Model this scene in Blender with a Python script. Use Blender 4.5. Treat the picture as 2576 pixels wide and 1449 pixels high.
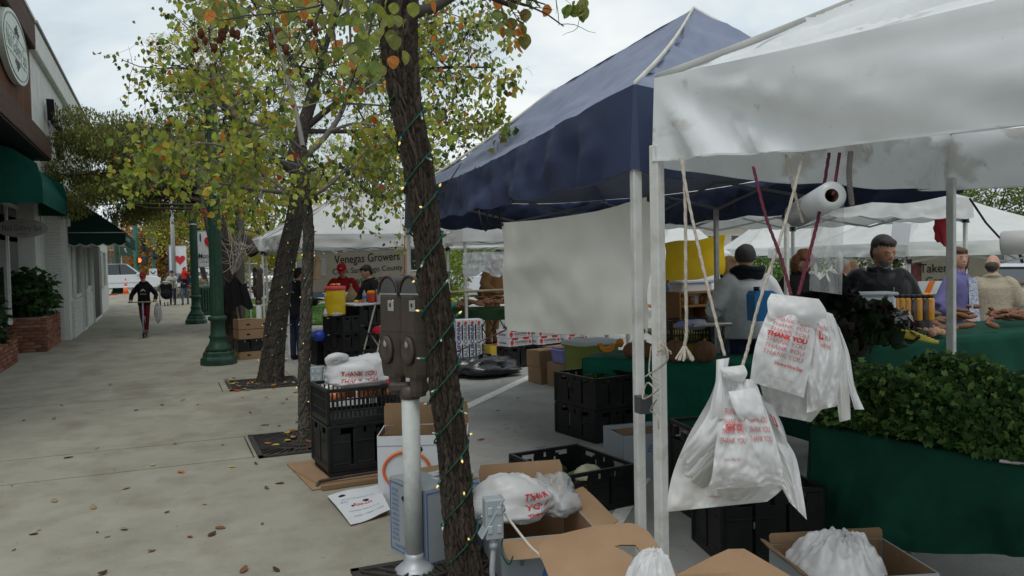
import bpy, math, random
import numpy as np
from mathutils import Vector, Matrix, kdtree, noise as mnoise

for o in list(bpy.data.objects):
    bpy.data.objects.remove(o, do_unlink=True)
SC = bpy.context.scene
COL = SC.collection
RNG = random.Random(7)
NR = np.random.default_rng(11)
R_ = math.radians

# ------------------------------------------------------------------ camera
# world: Y runs along the kerb, X to the right of it, sidewalk at z = 0, road at z = -0.13
CAM_H, LENS, PSI, TH, RHO = 1.65, 28.0, R_(23.62), R_(2.084), 0.02
_F = Vector((math.sin(PSI)*math.cos(TH), math.cos(PSI)*math.cos(TH), -math.sin(TH)))
_R0 = Vector((math.cos(PSI), -math.sin(PSI), 0)); _U0 = _R0.cross(_F)
_R = _R0*math.cos(RHO) - _U0*math.sin(RHO); _U = _R0*math.sin(RHO) + _U0*math.cos(RHO)
camd = bpy.data.cameras.new('camera'); cam = bpy.data.objects.new('camera', camd); COL.objects.link(cam)
camd.lens = LENS; camd.sensor_width = 36; camd.clip_start = 0.05; camd.clip_end = 2000
cam.matrix_world = Matrix(((_R.x, _U.x, -_F.x, 0), (_R.y, _U.y, -_F.y, 0), (_R.z, _U.z, -_F.z, CAM_H), (0, 0, 0, 1)))
SC.camera = cam
SC.render.resolution_x, SC.render.resolution_y = 1024, 576

# ------------------------------------------------------------------ world: overcast sky
wd = bpy.data.worlds.new('World'); SC.world = wd; wd.use_nodes = True
SUN_EL, SUN_AZ = R_(62), R_(-150)        # soft sun behind cloud, high over the left shoulder
nt = wd.node_tree; nt.nodes.clear()
def wn(t, **k):
    n = nt.nodes.new(t)
    for a, b in k.items(): setattr(n, a, b)
    return n
out = wn('ShaderNodeOutputWorld'); bg = wn('ShaderNodeBackground')
sky = wn('ShaderNodeTexSky', sky_type='NISHITA', sun_disc=False, sun_elevation=SUN_EL, sun_rotation=SUN_AZ)
tc = wn('ShaderNodeTexCoord'); sep = wn('ShaderNodeSeparateXYZ'); nt.links.new(tc.outputs['Generated'], sep.inputs[0])
zz = wn('ShaderNodeMath', operation='MAXIMUM'); nt.links.new(sep.outputs[2], zz.inputs[0]); zz.inputs[1].default_value = 0.0
za = wn('ShaderNodeMath', operation='ADD'); nt.links.new(zz.outputs[0], za.inputs[0]); za.inputs[1].default_value = 0.22
dx = wn('ShaderNodeMath', operation='DIVIDE'); dy = wn('ShaderNodeMath', operation='DIVIDE')
nt.links.new(sep.outputs[0], dx.inputs[0]); nt.links.new(za.outputs[0], dx.inputs[1])
nt.links.new(sep.outputs[1], dy.inputs[0]); nt.links.new(za.outputs[0], dy.inputs[1])
cmb = wn('ShaderNodeCombineXYZ'); nt.links.new(dx.outputs[0], cmb.inputs[0]); nt.links.new(dy.outputs[0], cmb.inputs[1])
n1 = wn('ShaderNodeTexNoise'); n1.inputs['Scale'].default_value = 1.35; n1.inputs['Detail'].default_value = 5; n1.inputs['Roughness'].default_value = 0.48; n1.inputs['Distortion'].default_value = 0.35
nt.links.new(cmb.outputs[0], n1.inputs['Vector'])
ramp = wn('ShaderNodeValToRGB'); nt.links.new(n1.outputs['Fac'], ramp.inputs[0])
e = ramp.color_ramp.elements
e[0].position = 0.38; e[0].color = (0.50, 0.56, 0.60, 1); e[1].position = 0.62; e[1].color = (0.96, 1.0, 0.99, 1)
m = ramp.color_ramp.elements.new(0.5); m.color = (0.72, 0.81, 0.86, 1)
sm = wn('ShaderNodeVectorMath', operation='SCALE'); nt.links.new(sky.outputs[0], sm.inputs[0]); sm.inputs['Scale'].default_value = 0.10
mx = wn('ShaderNodeMixRGB'); mx.inputs[0].default_value = 0.94
nt.links.new(sm.outputs[0], mx.inputs[1]); nt.links.new(ramp.outputs[0], mx.inputs[2])
nt.links.new(mx.outputs[0], bg.inputs['Color']); bg.inputs['Strength'].default_value = 1.0
nt.links.new(bg.outputs[0], out.inputs[0])
# ------------------------------------------------------------------ sun
sl = bpy.data.lights.new('sun', 'SUN'); so = bpy.data.objects.new('sun', sl); COL.objects.link(so)
sl.energy = 1.2; sl.angle = R_(25); sl.color = (1, 0.97, 0.92)
sd = Vector((math.sin(SUN_AZ)*math.cos(SUN_EL), math.cos(SUN_AZ)*math.cos(SUN_EL), math.sin(SUN_EL)))
so.rotation_euler = (-sd).to_track_quat('-Z', 'Y').to_euler(); so.location = (0, 0, 30)
SC.view_settings.view_transform = 'Standard'; SC.view_settings.look = 'None'
SC.view_settings.exposure = 0.0; SC.view_settings.gamma = 1.0; SC.view_settings.use_curve_mapping = False
SC.render.engine = 'CYCLES'
SC.cycles.max_bounces = 6; SC.cycles.transparent_max_bounces = 12

# ------------------------------------------------------------------ photo pixel -> place (x, y measured on a 2576-wide view)
KP = 1024/2576; FPX = LENS/36*1024
CAM = Vector((0, 0, CAM_H))
def ray(x, y):
    return _F + _R*((x*KP-512)/FPX) - _U*((y*KP-288)/FPX)
def g(x, y, z=0.0):
    r = ray(x, y); return CAM + r*((z-CAM_H)/r.z)
def pd(x, y, d): return CAM + ray(x, y)*d
def pX(x, y, X):
    r = ray(x, y); return CAM + r*(X/r.x)
def pY(x, y, Y):
    r = ray(x, y); return CAM + r*(Y/r.y)
def pplane(x, y, p0, n):
    r = ray(x, y); n = Vector(n); return CAM + r*((Vector(p0)-CAM).dot(n)/r.dot(n))
RD = -0.13
V = Vector

# ------------------------------------------------------------------ materials
MATS = {}
def _base(name):
    m = bpy.data.materials.new(name); m.use_nodes = True
    nt = m.node_tree; b = nt.nodes['Principled BSDF']; return m, nt, b
def lin(h):
    h = h.lstrip('#'); c = [int(h[i:i+2], 16)/255 for i in (0, 2, 4)]
    return tuple(x/12.92 if x <= .04045 else ((x+.055)/1.055)**2.4 for x in c)
def mat(name, col, rough=0.6, var=0.15, scale=6.0, bump=0.0, bscale=None, metal=0.0, spec=0.5, col2=None, trans=0.0, alpha=1.0, stretch=None, emit=None, estr=0.0, detail=4, dirt=0.0, dirtcol=(0.12, 0.1, 0.08), dscale=1.2, coat=0.0, sub=0.0, trl=0.0, coord='Object', rid=False):
    if name in MATS: return MATS[name]
    m, nt, b = _base(name); L = nt.links.new
    if isinstance(col, str): col = lin(col)
    if isinstance(col2, str): col2 = lin(col2)
    tc = nt.nodes.new('ShaderNodeTexCoord'); vec = tc.outputs[coord]
    if stretch:
        mp = nt.nodes.new('ShaderNodeMapping'); mp.inputs['Scale'].default_value = stretch; L(vec, mp.inputs[0]); vec = mp.outputs[0]
    csock = None
    if var or col2:
        n = nt.nodes.new('ShaderNodeTexNoise'); n.inputs['Scale'].default_value = scale; n.inputs['Detail'].default_value = detail; n.inputs['Roughness'].default_value = 0.6
        L(vec, n.inputs['Vector'])
        rp = nt.nodes.new('ShaderNodeValToRGB'); L(n.outputs['Fac'], rp.inputs[0])
        c2 = col2 if col2 else tuple(min(1, x*(1+var)) for x in col)
        c1 = col if col2 else tuple(x*(1-var) for x in col)
        rp.color_ramp.elements[0].position = 0.3; rp.color_ramp.elements[0].color = (*c1, 1)
        rp.color_ramp.elements[1].position = 0.7; rp.color_ramp.elements[1].color = (*c2, 1)
        csock = rp.outputs[0]
    if dirt:
        n = nt.nodes.new('ShaderNodeTexNoise'); n.inputs['Scale'].default_value = dscale; n.inputs['Detail'].default_value = 6; n.inputs['Roughness'].default_value = 0.65
        L(tc.outputs[coord], n.inputs['Vector'])
        rp = nt.nodes.new('ShaderNodeValToRGB'); L(n.outputs['Fac'], rp.inputs[0])
        rp.color_ramp.elements[0].position = 0.48; rp.color_ramp.elements[0].color = (0, 0, 0, 1)
        rp.color_ramp.elements[1].position = 0.75; rp.color_ramp.elements[1].color = (dirt, dirt, dirt, 1)
        mixn = nt.nodes.new('ShaderNodeMixRGB'); L(rp.outputs[0], mixn.inputs[0])
        if csock: L(csock, mixn.inputs[1])
        else: mixn.inputs[1].default_value = (*col, 1)
        mixn.inputs[2].default_value = (*dirtcol, 1); csock = mixn.outputs[0]
    if csock: L(csock, b.inputs['Base Color'])
    else: b.inputs['Base Color'].default_value = (*col, 1)
    b.inputs['Roughness'].default_value = rough; b.inputs['Metallic'].default_value = metal
    b.inputs['Specular IOR Level'].default_value = .12 if spec == .5 and rough >= .7 else .3 if spec == .5 and rough >= .45 else spec
    if coat: b.inputs['Coat Weight'].default_value = coat
    if trans: b.inputs['Transmission Weight'].default_value = trans
    if sub:
        b.inputs['Subsurface Weight'].default_value = sub; b.inputs['Subsurface Radius'].default_value = (0.02, 0.01, 0.006)
    if alpha < 1: b.inputs['Alpha'].default_value = alpha
    if emit: b.inputs['Emission Color'].default_value = (*emit, 1); b.inputs['Emission Strength'].default_value = estr
    if bump:
        n = nt.nodes.new('ShaderNodeTexNoise'); n.inputs['Scale'].default_value = bscale or scale*4; n.inputs['Detail'].default_value = 5
        if rid: n.noise_type = 'RIDGED_MULTIFRACTAL'; n.inputs['Detail'].default_value = 3
        L(vec, n.inputs['Vector'])
        bp = nt.nodes.new('ShaderNodeBump'); bp.inputs['Strength'].default_value = bump; bp.inputs['Distance'].default_value = 0.02
        L(n.outputs['Fac'], bp.inputs['Height']); L(bp.outputs[0], b.inputs['Normal'])
    if trl:                                   # thin cloth or leaf: lets some light through
        t = nt.nodes.new('ShaderNodeBsdfTranslucent'); ms = nt.nodes.new('ShaderNodeMixShader'); ms.inputs[0].default_value = trl
        if csock: L(csock, t.inputs[0])
        else: t.inputs[0].default_value = (*col, 1)
        o = nt.nodes['Material Output']; L(b.outputs[0], ms.inputs[1]); L(t.outputs[0], ms.inputs[2]); L(ms.outputs[0], o.inputs[0])
    MATS[name] = m; return m
def speckle(m, scale, thr, colr, amt, stretch=None, detail=4, soft=.06):
    nt = m.node_tree; L = nt.links.new; b = nt.nodes['Principled BSDF']; src = b.inputs['Base Color'].links[0].from_socket
    n = nt.nodes.new('ShaderNodeTexNoise'); n.inputs['Scale'].default_value = scale; n.inputs['Detail'].default_value = detail; tc = nt.nodes.new('ShaderNodeTexCoord'); v = tc.outputs['Object']
    if stretch: mp = nt.nodes.new('ShaderNodeMapping'); mp.inputs['Scale'].default_value = stretch; L(v, mp.inputs[0]); v = mp.outputs[0]
    L(v, n.inputs['Vector']); rp = nt.nodes.new('ShaderNodeValToRGB'); L(n.outputs['Fac'], rp.inputs[0])
    rp.color_ramp.elements[0].position = thr; rp.color_ramp.elements[0].color = (0, 0, 0, 1); rp.color_ramp.elements[1].position = thr+soft; rp.color_ramp.elements[1].color = (amt, amt, amt, 1)
    x = nt.nodes.new('ShaderNodeMixRGB'); L(rp.outputs[0], x.inputs[0]); L(src, x.inputs[1]); x.inputs[2].default_value = (*colr, 1)
    for l in list(src.links):
        if l.to_node.name != x.name: L(x.outputs[0], l.to_socket)
def vmat(name, rough=0.55, trl=0.35, spec=0.3, attr='Col'):
    if name in MATS: return MATS[name]
    m, nt, b = _base(name); L = nt.links.new
    a = nt.nodes.new('ShaderNodeAttribute'); a.attribute_name = attr
    L(a.outputs['Color'], b.inputs['Base Color']); b.inputs['Roughness'].default_value = rough; b.inputs['Specular IOR Level'].default_value = spec
    if trl:
        t = nt.nodes.new('ShaderNodeBsdfTranslucent'); L(a.outputs['Color'], t.inputs[0])
        ms = nt.nodes.new('ShaderNodeMixShader'); ms.inputs[0].default_value = trl
        L(b.outputs[0], ms.inputs[1]); L(t.outputs[0], ms.inputs[2]); L(ms.outputs[0], nt.nodes['Material Output'].inputs[0])
    MATS[name] = m; return m

# ------------------------------------------------------------------ mesh builder
def basis(zdir, xhint=(1, 0, 0)):
    z = V(zdir).normalized(); x = V(xhint); x = x - z*x.dot(z)
    if x.length < 1e-4: x = V((0, 1, 0)) - z*z.y
    x.normalize(); y = z.cross(x); return x, y, z
def frame(o, x, y, z=None):
    x, y = V(x), V(y); z = V(z) if z is not None else x.cross(y)
    return Matrix(((x.x, y.x, z.x, o[0]), (x.y, y.y, z.y, o[1]), (x.z, y.z, z.z, o[2]), (0, 0, 0, 1)))
def TR(x=0, y=0, z=0, rx=0, ry=0, rz=0, s=1):
    return Matrix.Translation((x, y, z)) @ Matrix.Rotation(rz, 4, 'Z') @ Matrix.Rotation(ry, 4, 'Y') @ Matrix.Rotation(rx, 4, 'X') @ Matrix.Scale(s, 4)
class MB:
    def __init__(s): s.v = []; s.f = []; s.m = []; s.s = []
    def add(s, vs, fs, mi=0, sm=False, M=None):
        o = len(s.v)
        if M is not None: vs = [M @ V(p) for p in vs]
        s.v.extend([(p[0], p[1], p[2]) for p in vs]); s.f.extend([tuple(i+o for i in f) for f in fs])
        s.m.extend([mi]*len(fs)); s.s.extend([sm]*len(fs)); return s
    def box(s, c, d, M=None, mi=0, ch=0.0, rz=0.0):
        a, b, h = d[0]/2, d[1]/2, d[2]/2; ch = min(ch, a*.9, b*.9, h*.9)
        T = Matrix.Translation(V(c)) @ Matrix.Rotation(rz, 4, 'Z')
        if M is not None: T = M @ T
        if ch <= 0:
            vs = [(x, y, z) for z in (-h, h) for y in (-b, b) for x in (-a, a)]
            return s.add(vs, [(0, 2, 3, 1), (4, 5, 7, 6), (0, 1, 5, 4), (2, 6, 7, 3), (0, 4, 6, 2), (1, 3, 7, 5)], mi, False, T)
        vs = []; idx = {}
        for sx in (-1, 1):
            for sy in (-1, 1):
                for sz in (-1, 1):
                    for k in range(3):
                        p = [sx*a, sy*b, sz*h]
                        for q in range(3):
                            if q != k: p[q] -= (sx, sy, sz)[q]*ch
                        idx[(sx, sy, sz, k)] = len(vs); vs.append(p)
        fs = []
        I = lambda sx, sy, sz, k: idx[(sx, sy, sz, k)]
        for k in range(3):
            for sg in (-1, 1):
                q = []
                for (i, j) in ((-1, -1), (1, -1), (1, 1), (-1, 1)):
                    t = [0, 0, 0]; t[k] = sg; t[(k+1) % 3] = i; t[(k+2) % 3] = j; q.append(I(*t, k))
                fs.append(tuple(q if sg > 0 else q[::-1]))
        for k in range(3):
            k1, k2 = (k+1) % 3, (k+2) % 3
            for s1 in (-1, 1):
                for s2 in (-1, 1):
                    t = [0, 0, 0]; t[k1] = s1; t[k2] = s2
                    t[k] = -1; A, Bq = I(*t, k1), I(*t, k2); t[k] = 1; C, D = I(*t, k2), I(*t, k1)
                    q = (A, Bq, C, D); fs.append(q if s1*s2 < 0 else q[::-1])
        for sx in (-1, 1):
            for sy in (-1, 1):
                for sz in (-1, 1):
                    q = tuple(I(sx, sy, sz, k) for k in range(3)); fs.append(q if sx*sy*sz > 0 else q[::-1])
        return s.add(vs, fs, mi, False, T)
    def tube(s, pts, r, n=8, mi=0, caps=True, sm=True, sq=None, M=None, hint=None):
        pts = [V(p) for p in pts]; k = len(pts)
        rs = r if isinstance(r, list) else [r]*k
        vs = []; fs = []; px = V(hint) if hint else None
        for i in range(k):
            t = (pts[min(i+1, k-1)] - pts[max(i-1, 0)])
            if t.length < 1e-9: t = V((0, 0, 1))
            t.normalize()
            if px is None: px = V((1, 0, 0)) if abs(t.x) < .8 else V((0, 1, 0))
            x = px - t*px.dot(t)
            if x.length < 1e-6: x = V((0, 1, 0)) - t*t.y
            x.normalize(); y = t.cross(x); px = x
            ra = rs[i] if isinstance(rs[i], (tuple, list)) else (rs[i], rs[i])
            for j in range(n):
                a = 2*math.pi*(j+(.5 if n == 4 else 0))/n; q = 1.414 if n == 4 else 1
                vs.append(pts[i] + x*(ra[0]*math.cos(a)*q) + y*(ra[1]*math.sin(a)*q))
        for i in range(k-1):
            for j in range(n):
                fs.append((i*n+j, i*n+(j+1) % n, (i+1)*n+(j+1) % n, (i+1)*n+j))
        if caps: fs.append(tuple(range(n))[::-1]); fs.append(tuple((k-1)*n+j for j in range(n)))
        return s.add(vs, fs, mi, sm and n > 4, M)
    def bar(s, a, b, w, h=None, mi=0, hint=(0, 0, 1)):
        a, b = V(a), V(b); x = (b-a).normalized(); y = V(hint).cross(x)
        if y.length < 1e-5: y = V((0, 1, 0)).cross(x)
        y.normalize(); z = x.cross(y)
        return s.box((0, 0, 0), ((b-a).length, w, h or w), frame((a+b)/2, x, y, z), mi)
    def lathe(s, prof, n=16, mi=0, M=None, sm=True, caps=True, sx=1.0, sy=1.0):
        vs = []; fs = []; k = len(prof)
        for r, z in prof:
            for j in range(n): a = 2*math.pi*j/n; vs.append((r*math.cos(a)*sx, r*math.sin(a)*sy, z))
        for i in range(k-1):
            for j in range(n): fs.append((i*n+j, i*n+(j+1) % n, (i+1)*n+(j+1) % n, (i+1)*n+j))
        if caps: fs.append(tuple(range(n))[::-1]); fs.append(tuple((k-1)*n+j for j in range(n)))
        return s.add(vs, fs, mi, sm, M)
    def prism(s, poly, z0, z1, M=None, mi=0, sm=False):
        n = len(poly); vs = [(x, y, z0) for x, y in poly] + [(x, y, z1) for x, y in poly]
        fs = [tuple(range(n))[::-1], tuple(range(n, 2*n))] + [(i, (i+1) % n, n+(i+1) % n, n+i) for i in range(n)]
        return s.add(vs, fs, mi, sm, M)
    def grid(s, fn, nu, nv, mi=0, sm=True, M=None, wrapu=False):
        vs = [fn(i/(nu-(0 if wrapu else 1)), j/(nv-1)) for j in range(nv) for i in range(nu)]
        fs = []
        for j in range(nv-1):
            for i in range(nu if wrapu else nu-1):
                fs.append((j*nu+i, j*nu+(i+1) % nu, (j+1)*nu+(i+1) % nu, (j+1)*nu+i))
        return s.add(vs, fs, mi, sm, M)
    def ball(s, c, r, nu=12, nv=8, mi=0, M=None, jit=0.0, seed=0):
        r = r if isinstance(r, (tuple, list)) else (r, r, r); rg = random.Random(seed)
        def fn(u, v):
            a, b = 2*math.pi*u, math.pi*(v*.998+.001)-math.pi/2; q = 1
            p = V((math.cos(a)*math.cos(b), math.sin(a)*math.cos(b), math.sin(b)))
            if jit: q = 1 + jit*mnoise.noise(p*1.7 + V((seed*3.1, seed*1.7, 0)))
            return (c[0]+r[0]*q*p.x, c[1]+r[1]*q*p.y, c[2]+r[2]*q*p.z)
        return s.grid(fn, nu, nv, mi, True, M, True)
    def mesh(s, name, mats):
        me = bpy.data.meshes.new(name); me.from_pydata(s.v, [], s.f)
        for m in (mats if isinstance(mats, (list, tuple)) else [mats]): me.materials.append(m)
        me.polygons.foreach_set('material_index', s.m); me.polygons.foreach_set('use_smooth', s.s)
        me.update(); return me
    def build(s, name, mats, parent=None, world=False, loc=None):
        if world and parent is not None: I = WM[parent.name].inverted(); s.v = [tuple(I @ V(p)) for p in s.v]
        elif world and loc is not None: s.v = [(p[0]-loc[0], p[1]-loc[1], p[2]-loc[2]) for p in s.v]
        o = bpy.data.objects.new(name, s.mesh(name, mats)); COL.objects.link(o)
        if loc is not None: o.location = loc
        if parent is not None: o.parent = parent; WM[o.name] = WM[parent.name]
        else: WM[o.name] = Matrix.Translation(loc) if loc is not None else Matrix()
        return o
WM = {}
def tag(o, label=None, cat=None, group=None, kind=None):
    if label: o['label'] = label
    if cat: o['category'] = cat
    if group: o['group'] = group
    if kind: o['kind'] = kind
    return o
def thing(name, label, cat, loc=(0, 0, 0), rz=0.0, group=None):
    o = bpy.data.objects.new(name, None); COL.objects.link(o); o.empty_display_size = 0.1
    o.location = loc; o.rotation_euler = (0, 0, rz); WM[o.name] = Matrix.Translation(V(loc)) @ Matrix.Rotation(rz, 4, 'Z')
    return tag(o, label, cat, group)
def kids(o): return [c for c in COL.objects if c.parent is o]
def copy_tree(root, loc, rz=None, label=None, group=None, scale=None):
    r = root.copy(); COL.objects.link(r); r.location = loc
    if rz is not None: r.rotation_euler = (0, 0, rz)
    if scale: r.scale = (scale,)*3
    WM[r.name] = Matrix.Translation(V(loc)) @ Matrix.Rotation(rz or 0, 4, 'Z')
    if label: r['label'] = label
    if group: r['group'] = group
    for ch in root.children:
        c = ch.copy(); COL.objects.link(c); c.parent = r
        for q in ch.children:
            d = q.copy(); COL.objects.link(d); d.parent = c
    return r
def inst(me, name, parent=None, M=None, loc=None, rot=None, scale=None):
    o = bpy.data.objects.new(name, me); COL.objects.link(o)
    if parent is not None: o.parent = parent
    if M is not None: o.matrix_local = M
    if loc is not None: o.location = loc
    if rot is not None: o.rotation_euler = rot
    if scale is not None: o.scale = scale if isinstance(scale, (tuple, list)) else (scale,)*3
    return o
# ------------------------------------------------------------------ lettering (flat print as thin mesh)
TXC = {}
def textgeo(s, bold=0.0, shear=0.0, space=1.0, ext=0.0):
    k = (s, bold, shear, space, ext)
    if k not in TXC:
        c = bpy.data.curves.new('lettering', 'FONT'); c.body = s; c.align_x = 'CENTER'; c.align_y = 'CENTER'
        c.offset = bold; c.shear = shear; c.space_character = space; c.resolution_u = 3; c.extrude = ext
        o = bpy.data.objects.new('lettering_tmp', c); me = o.to_mesh()
        vs = [tuple(v.co) for v in me.vertices]; fs = [tuple(p.vertices) for p in me.polygons]
        o.to_mesh_clear(); bpy.data.objects.remove(o); bpy.data.curves.remove(c); TXC[k] = (vs, fs)
    return TXC[k]
def put_text(mb, s, size, M, mi=0, bold=0.0, shear=0.0, space=1.0, width=None, warp=None, ext=0.0):
    vs, fs = textgeo(s, bold, shear, space, ext)
    if not vs: return mb
    w = max(v[0] for v in vs)-min(v[0] for v in vs); sx = size if width is None else width/w
    q = [(v[0]*sx, v[1]*size, v[2]) for v in vs]
    if warp: q = [warp(p) for p in q]
    return mb.add(q, fs, mi, False, M)
def value_noise(p, seed=0):
    return mnoise.noise(V((p[0]+seed*13.7, p[1]-seed*7.3, p[2]+seed*3.1)))
# ================================================================== ground
M_conc = mat('concrete', (0.272, 0.257, 0.208), 0.85, col2=(0.352, 0.333, 0.27), scale=1.6, bump=0.3, bscale=120, dirt=0.5, dirtcol=(0.165, 0.137, 0.105), dscale=2.6, detail=12)
speckle(M_conc, 24, .69, (.10, .09, .075), .7); speckle(M_conc, 1.3, .54, (.165, .13, .098), .75, (1, .45, 1), 10, .26); speckle(M_conc, 7, .70, (.12, .105, .09), .6)
M_kerb = mat('kerb_concrete', (0.34, 0.31, 0.25), 0.85, col2=(0.46, 0.43, 0.36), scale=3, bump=0.3, bscale=90, dirt=0.5, dirtcol=(0.16, 0.14, 0.11), dscale=3)
M_asph = mat('asphalt', (0.33, 0.327, 0.307), 0.9, col2=(0.42, 0.416, 0.39), scale=1.4, bump=0.5, bscale=220, dirt=0.5, dirtcol=(0.23, 0.226, 0.212), dscale=3.3, detail=9)
speckle(M_asph, 40, .66, (.13, .13, .125), .6); speckle(M_asph, 3.5, .66, (.16, .157, .15), .5)
M_line = mat('road_paint', (0.78, 0.76, 0.70), 0.8, var=0.12, scale=14, dirt=0.45, dirtcol=(0.35, 0.34, 0.32), dscale=9, bump=0.3, bscale=150)
M_soil = mat('soil', (0.06, 0.05, 0.04), 0.95, var=0.4, scale=20, bump=0.6)
ground = tag(MB().box((40, 120, -0.20), (500, 620, 0.1)).build('ground', M_asph), kind='structure')
road = tag(MB().box((14.0, 13.0, -0.18), (24.3, 60, 0.1)).build('road', M_asph), kind='structure')
sw = bpy.data.objects.new('sidewalk', None); COL.objects.link(sw); tag(sw, kind='structure'); WM['sidewalk'] = Matrix()
MB().box((-0.6, 22, -0.09), (4.5, 60, 0.10)).build('slab_bed', mat('joint_dirt', (.03, .027, .023), .95, var=.3), sw)
js = [-8, -5, -2, 0.2, 3.1, 4.05, 7.1, 8.0, 11.0, 11.9, 14.7, 17.6, 20.5, 23.5, 26.6, 29.7, 32.8, 36, 40, 44, 48, 52]
for a, b in zip(js, js[1:]):
    for (x0, x1) in (((-4.2, 0.66), (0.66, 1.665)) if b-a < 1.2 else ((-4.2, 1.665),)):
        MB().box(((x0+x1)/2, (a+b)/2, -0.05), (x1-x0-.012, b-a-.034, 0.1), ch=.003).build('slab', M_conc, sw)
kb = bpy.data.objects.new('kerb', None); COL.objects.link(kb); tag(kb, kind='structure'); WM['kerb'] = Matrix()
y = -8.0
while y < 22:
    MB().box((1.757, y+.9, -0.083), (0.17, 1.794, 0.15), ch=.018).build('kerb_stone', M_kerb, kb); y += 1.8
# plaza at the street corner
MB().box((-6.2, 45, -0.062), (3.9, 34, 0.1)).build('corner_pavement', M_conc, sw)
tag(MB().box((-1, 53.2, -0.062), (16, 2.3, 0.1)).build('crosswalk_band', mat('crosswalk_brick', (0.36, 0.2, 0.17), .85, var=.2, scale=5)), kind='structure')
# parking lines
for i, (p, q, w) in enumerate((((2.0, 7.62), (6.6, 12.55), .15), ((1.95, 11.3), (5.6, 15.3), .10), ((2.1, 3.9), (7.0, 9.2), .11), ((1.98, 15.2), (5, 18.6), .1))):
    a, b = V((*p, RD+.004)), V((*q, RD+.004)); n = V((-(b-a).y, (b-a).x, 0)).normalized()*w/2
    tag(MB().add([a-n, b-n, b+n, a+n], [(0, 1, 2, 3)]).build('parking_line', M_line), kind='structure')
# lawn beyond the stalls
M_lawn = mat('lawn', (0.045, 0.10, 0.02), 0.9, col2=(0.10, 0.19, 0.04), scale=9, bump=0.8, bscale=60)
tag(MB().box((4.2, 31.5, -0.055), (4.9, 17, 0.12), ch=.02).build('lawn', M_lawn), kind='structure')
tag(MB().box((4.2, 33.2, 0.006), (4.9, 1.3, 0.012)).build('lawn_path', M_conc), kind='structure')
tag(MB().box((-6.2, 50.5, -0.04), (6.0, 2.6, 0.12), ch=.02).build('corner_grass', M_lawn), kind='structure')
def blades(name, x0, x1, y0, y1, z, n, h=.05):
    P = np.stack([NR.uniform(x0, x1, n), NR.uniform(y0, y1, n), np.full(n, z)], 1); a = NR.uniform(0, 6.28, n); w = .008; hh = NR.uniform(.5, 1.2, n)*h
    d = np.stack([np.cos(a), np.sin(a), 0*a], 1); t = np.stack([NR.normal(0, .4, n)*hh, NR.normal(0, .4, n)*hh, hh], 1)
    vv = np.concatenate([P-d*w, P+d*w, P+t], 1).reshape(-1, 3); ff = np.arange(3*n).reshape(-1, 3)
    me = bpy.data.meshes.new(name); me.from_pydata(vv.tolist(), [], ff.tolist()); me.materials.append(M_lawn)
    o = bpy.data.objects.new(name, me); COL.objects.link(o); tag(o, 'short green blades of mown grass on the lawn', 'grass', kind='stuff')
blades('lawn_grass', 1.8, 6.6, 23, 32.4, 0.005, 9000)
# red kerb on the far corner
tag(MB().box((-6, 52.0, -0.02), (7, .16, .2), ch=.02).build('red_kerb', mat('red_paint', (0.42, 0.05, 0.035), .6, var=.2)), kind='structure')

# ------------------------------------------------------------------ tree grates (bars, each a part)
M_iron = mat('cast_iron', (0.055, 0.05, 0.045), 0.6, var=0.35, scale=12, bump=0.3, metal=0.4)
def grate(cx, cy, s, label):
    t = thing('tree_grate', label, 'tree grate', (cx, cy, 0.0))
    MB().box((0, 0, 0.002), (s, s, .003)).build('soil_pit', M_soil, t)
    h = s/2; fr = MB()
    for k in range(4):
        M = Matrix.Rotation(k*math.pi/2, 4, 'Z'); fr.box((0, h-.02, .011), (s, .04, .016), M)
    fr.build('rim', M_iron, t)
    R = .2; n = 48
    ring = MB()
    for rr in (R, R+.14): ring.tube([(rr*math.cos(i*math.pi/16), rr*math.sin(i*math.pi/16), .011) for i in range(33)], (.016, .009), 6, hint=(0, 0, 1), caps=False)
    ring.build('ring', M_iron, t)
    for i in range(n):
        a = 2*math.pi*i/n; d = V((math.cos(a), math.sin(a), 0)); r1 = min(h/abs(d.x) if d.x else 9, h/abs(d.y) if d.y else 9)-.02
        MB().bar(d*R+V((0, 0, .011)), d*r1+V((0, 0, .011)), .018 if i % 2 else .013, .012).build('grate_bar', M_iron, t)
    return t
grate(1.16, 7.48, .94, 'cast iron tree grate with radial slots around the slim tree')
grate(1.22, 11.4, .95, 'leaf-strewn iron grate under the thick leaning trunk')
grate(1.33, 3.72, .94, 'tree grate at the foot of the light-wrapped trunk beside the parking meters')
# ================================================================== salon shopfront (brown boards) and white shop
M_brown = mat('brown_boards', (0.085, 0.038, 0.022), 0.75, col2=(0.13, 0.06, 0.035), scale=3, stretch=(1, 1, .08), bump=0.25, bscale=40)
M_dkbrown = mat('brown_fascia', (0.06, 0.035, 0.026), 0.7, col2=(0.095, 0.058, 0.043), scale=3, stretch=(1, .2, 3), bump=.15)
M_wsid = mat('white_siding', (0.55, 0.56, 0.53), 0.7, col2=(0.66, 0.67, 0.64), scale=2, stretch=(1, 1, .15), dirt=.4, dirtcol=(.3, .3, .27), dscale=2)
M_wtrim = mat('white_trim', (0.60, 0.61, 0.58), 0.6, var=.08, scale=5, dirt=.3, dirtcol=(.35, .34, .3))
M_wbrick = mat('white_brick', (0.56, 0.57, 0.54), 0.75, col2=(0.68, 0.69, 0.66), scale=11, bump=.35, dirt=.3, dirtcol=(.3, .28, .24), dscale=4)
M_mort = mat('mortar', (0.30, 0.27, 0.23), 0.9, var=.2)
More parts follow.
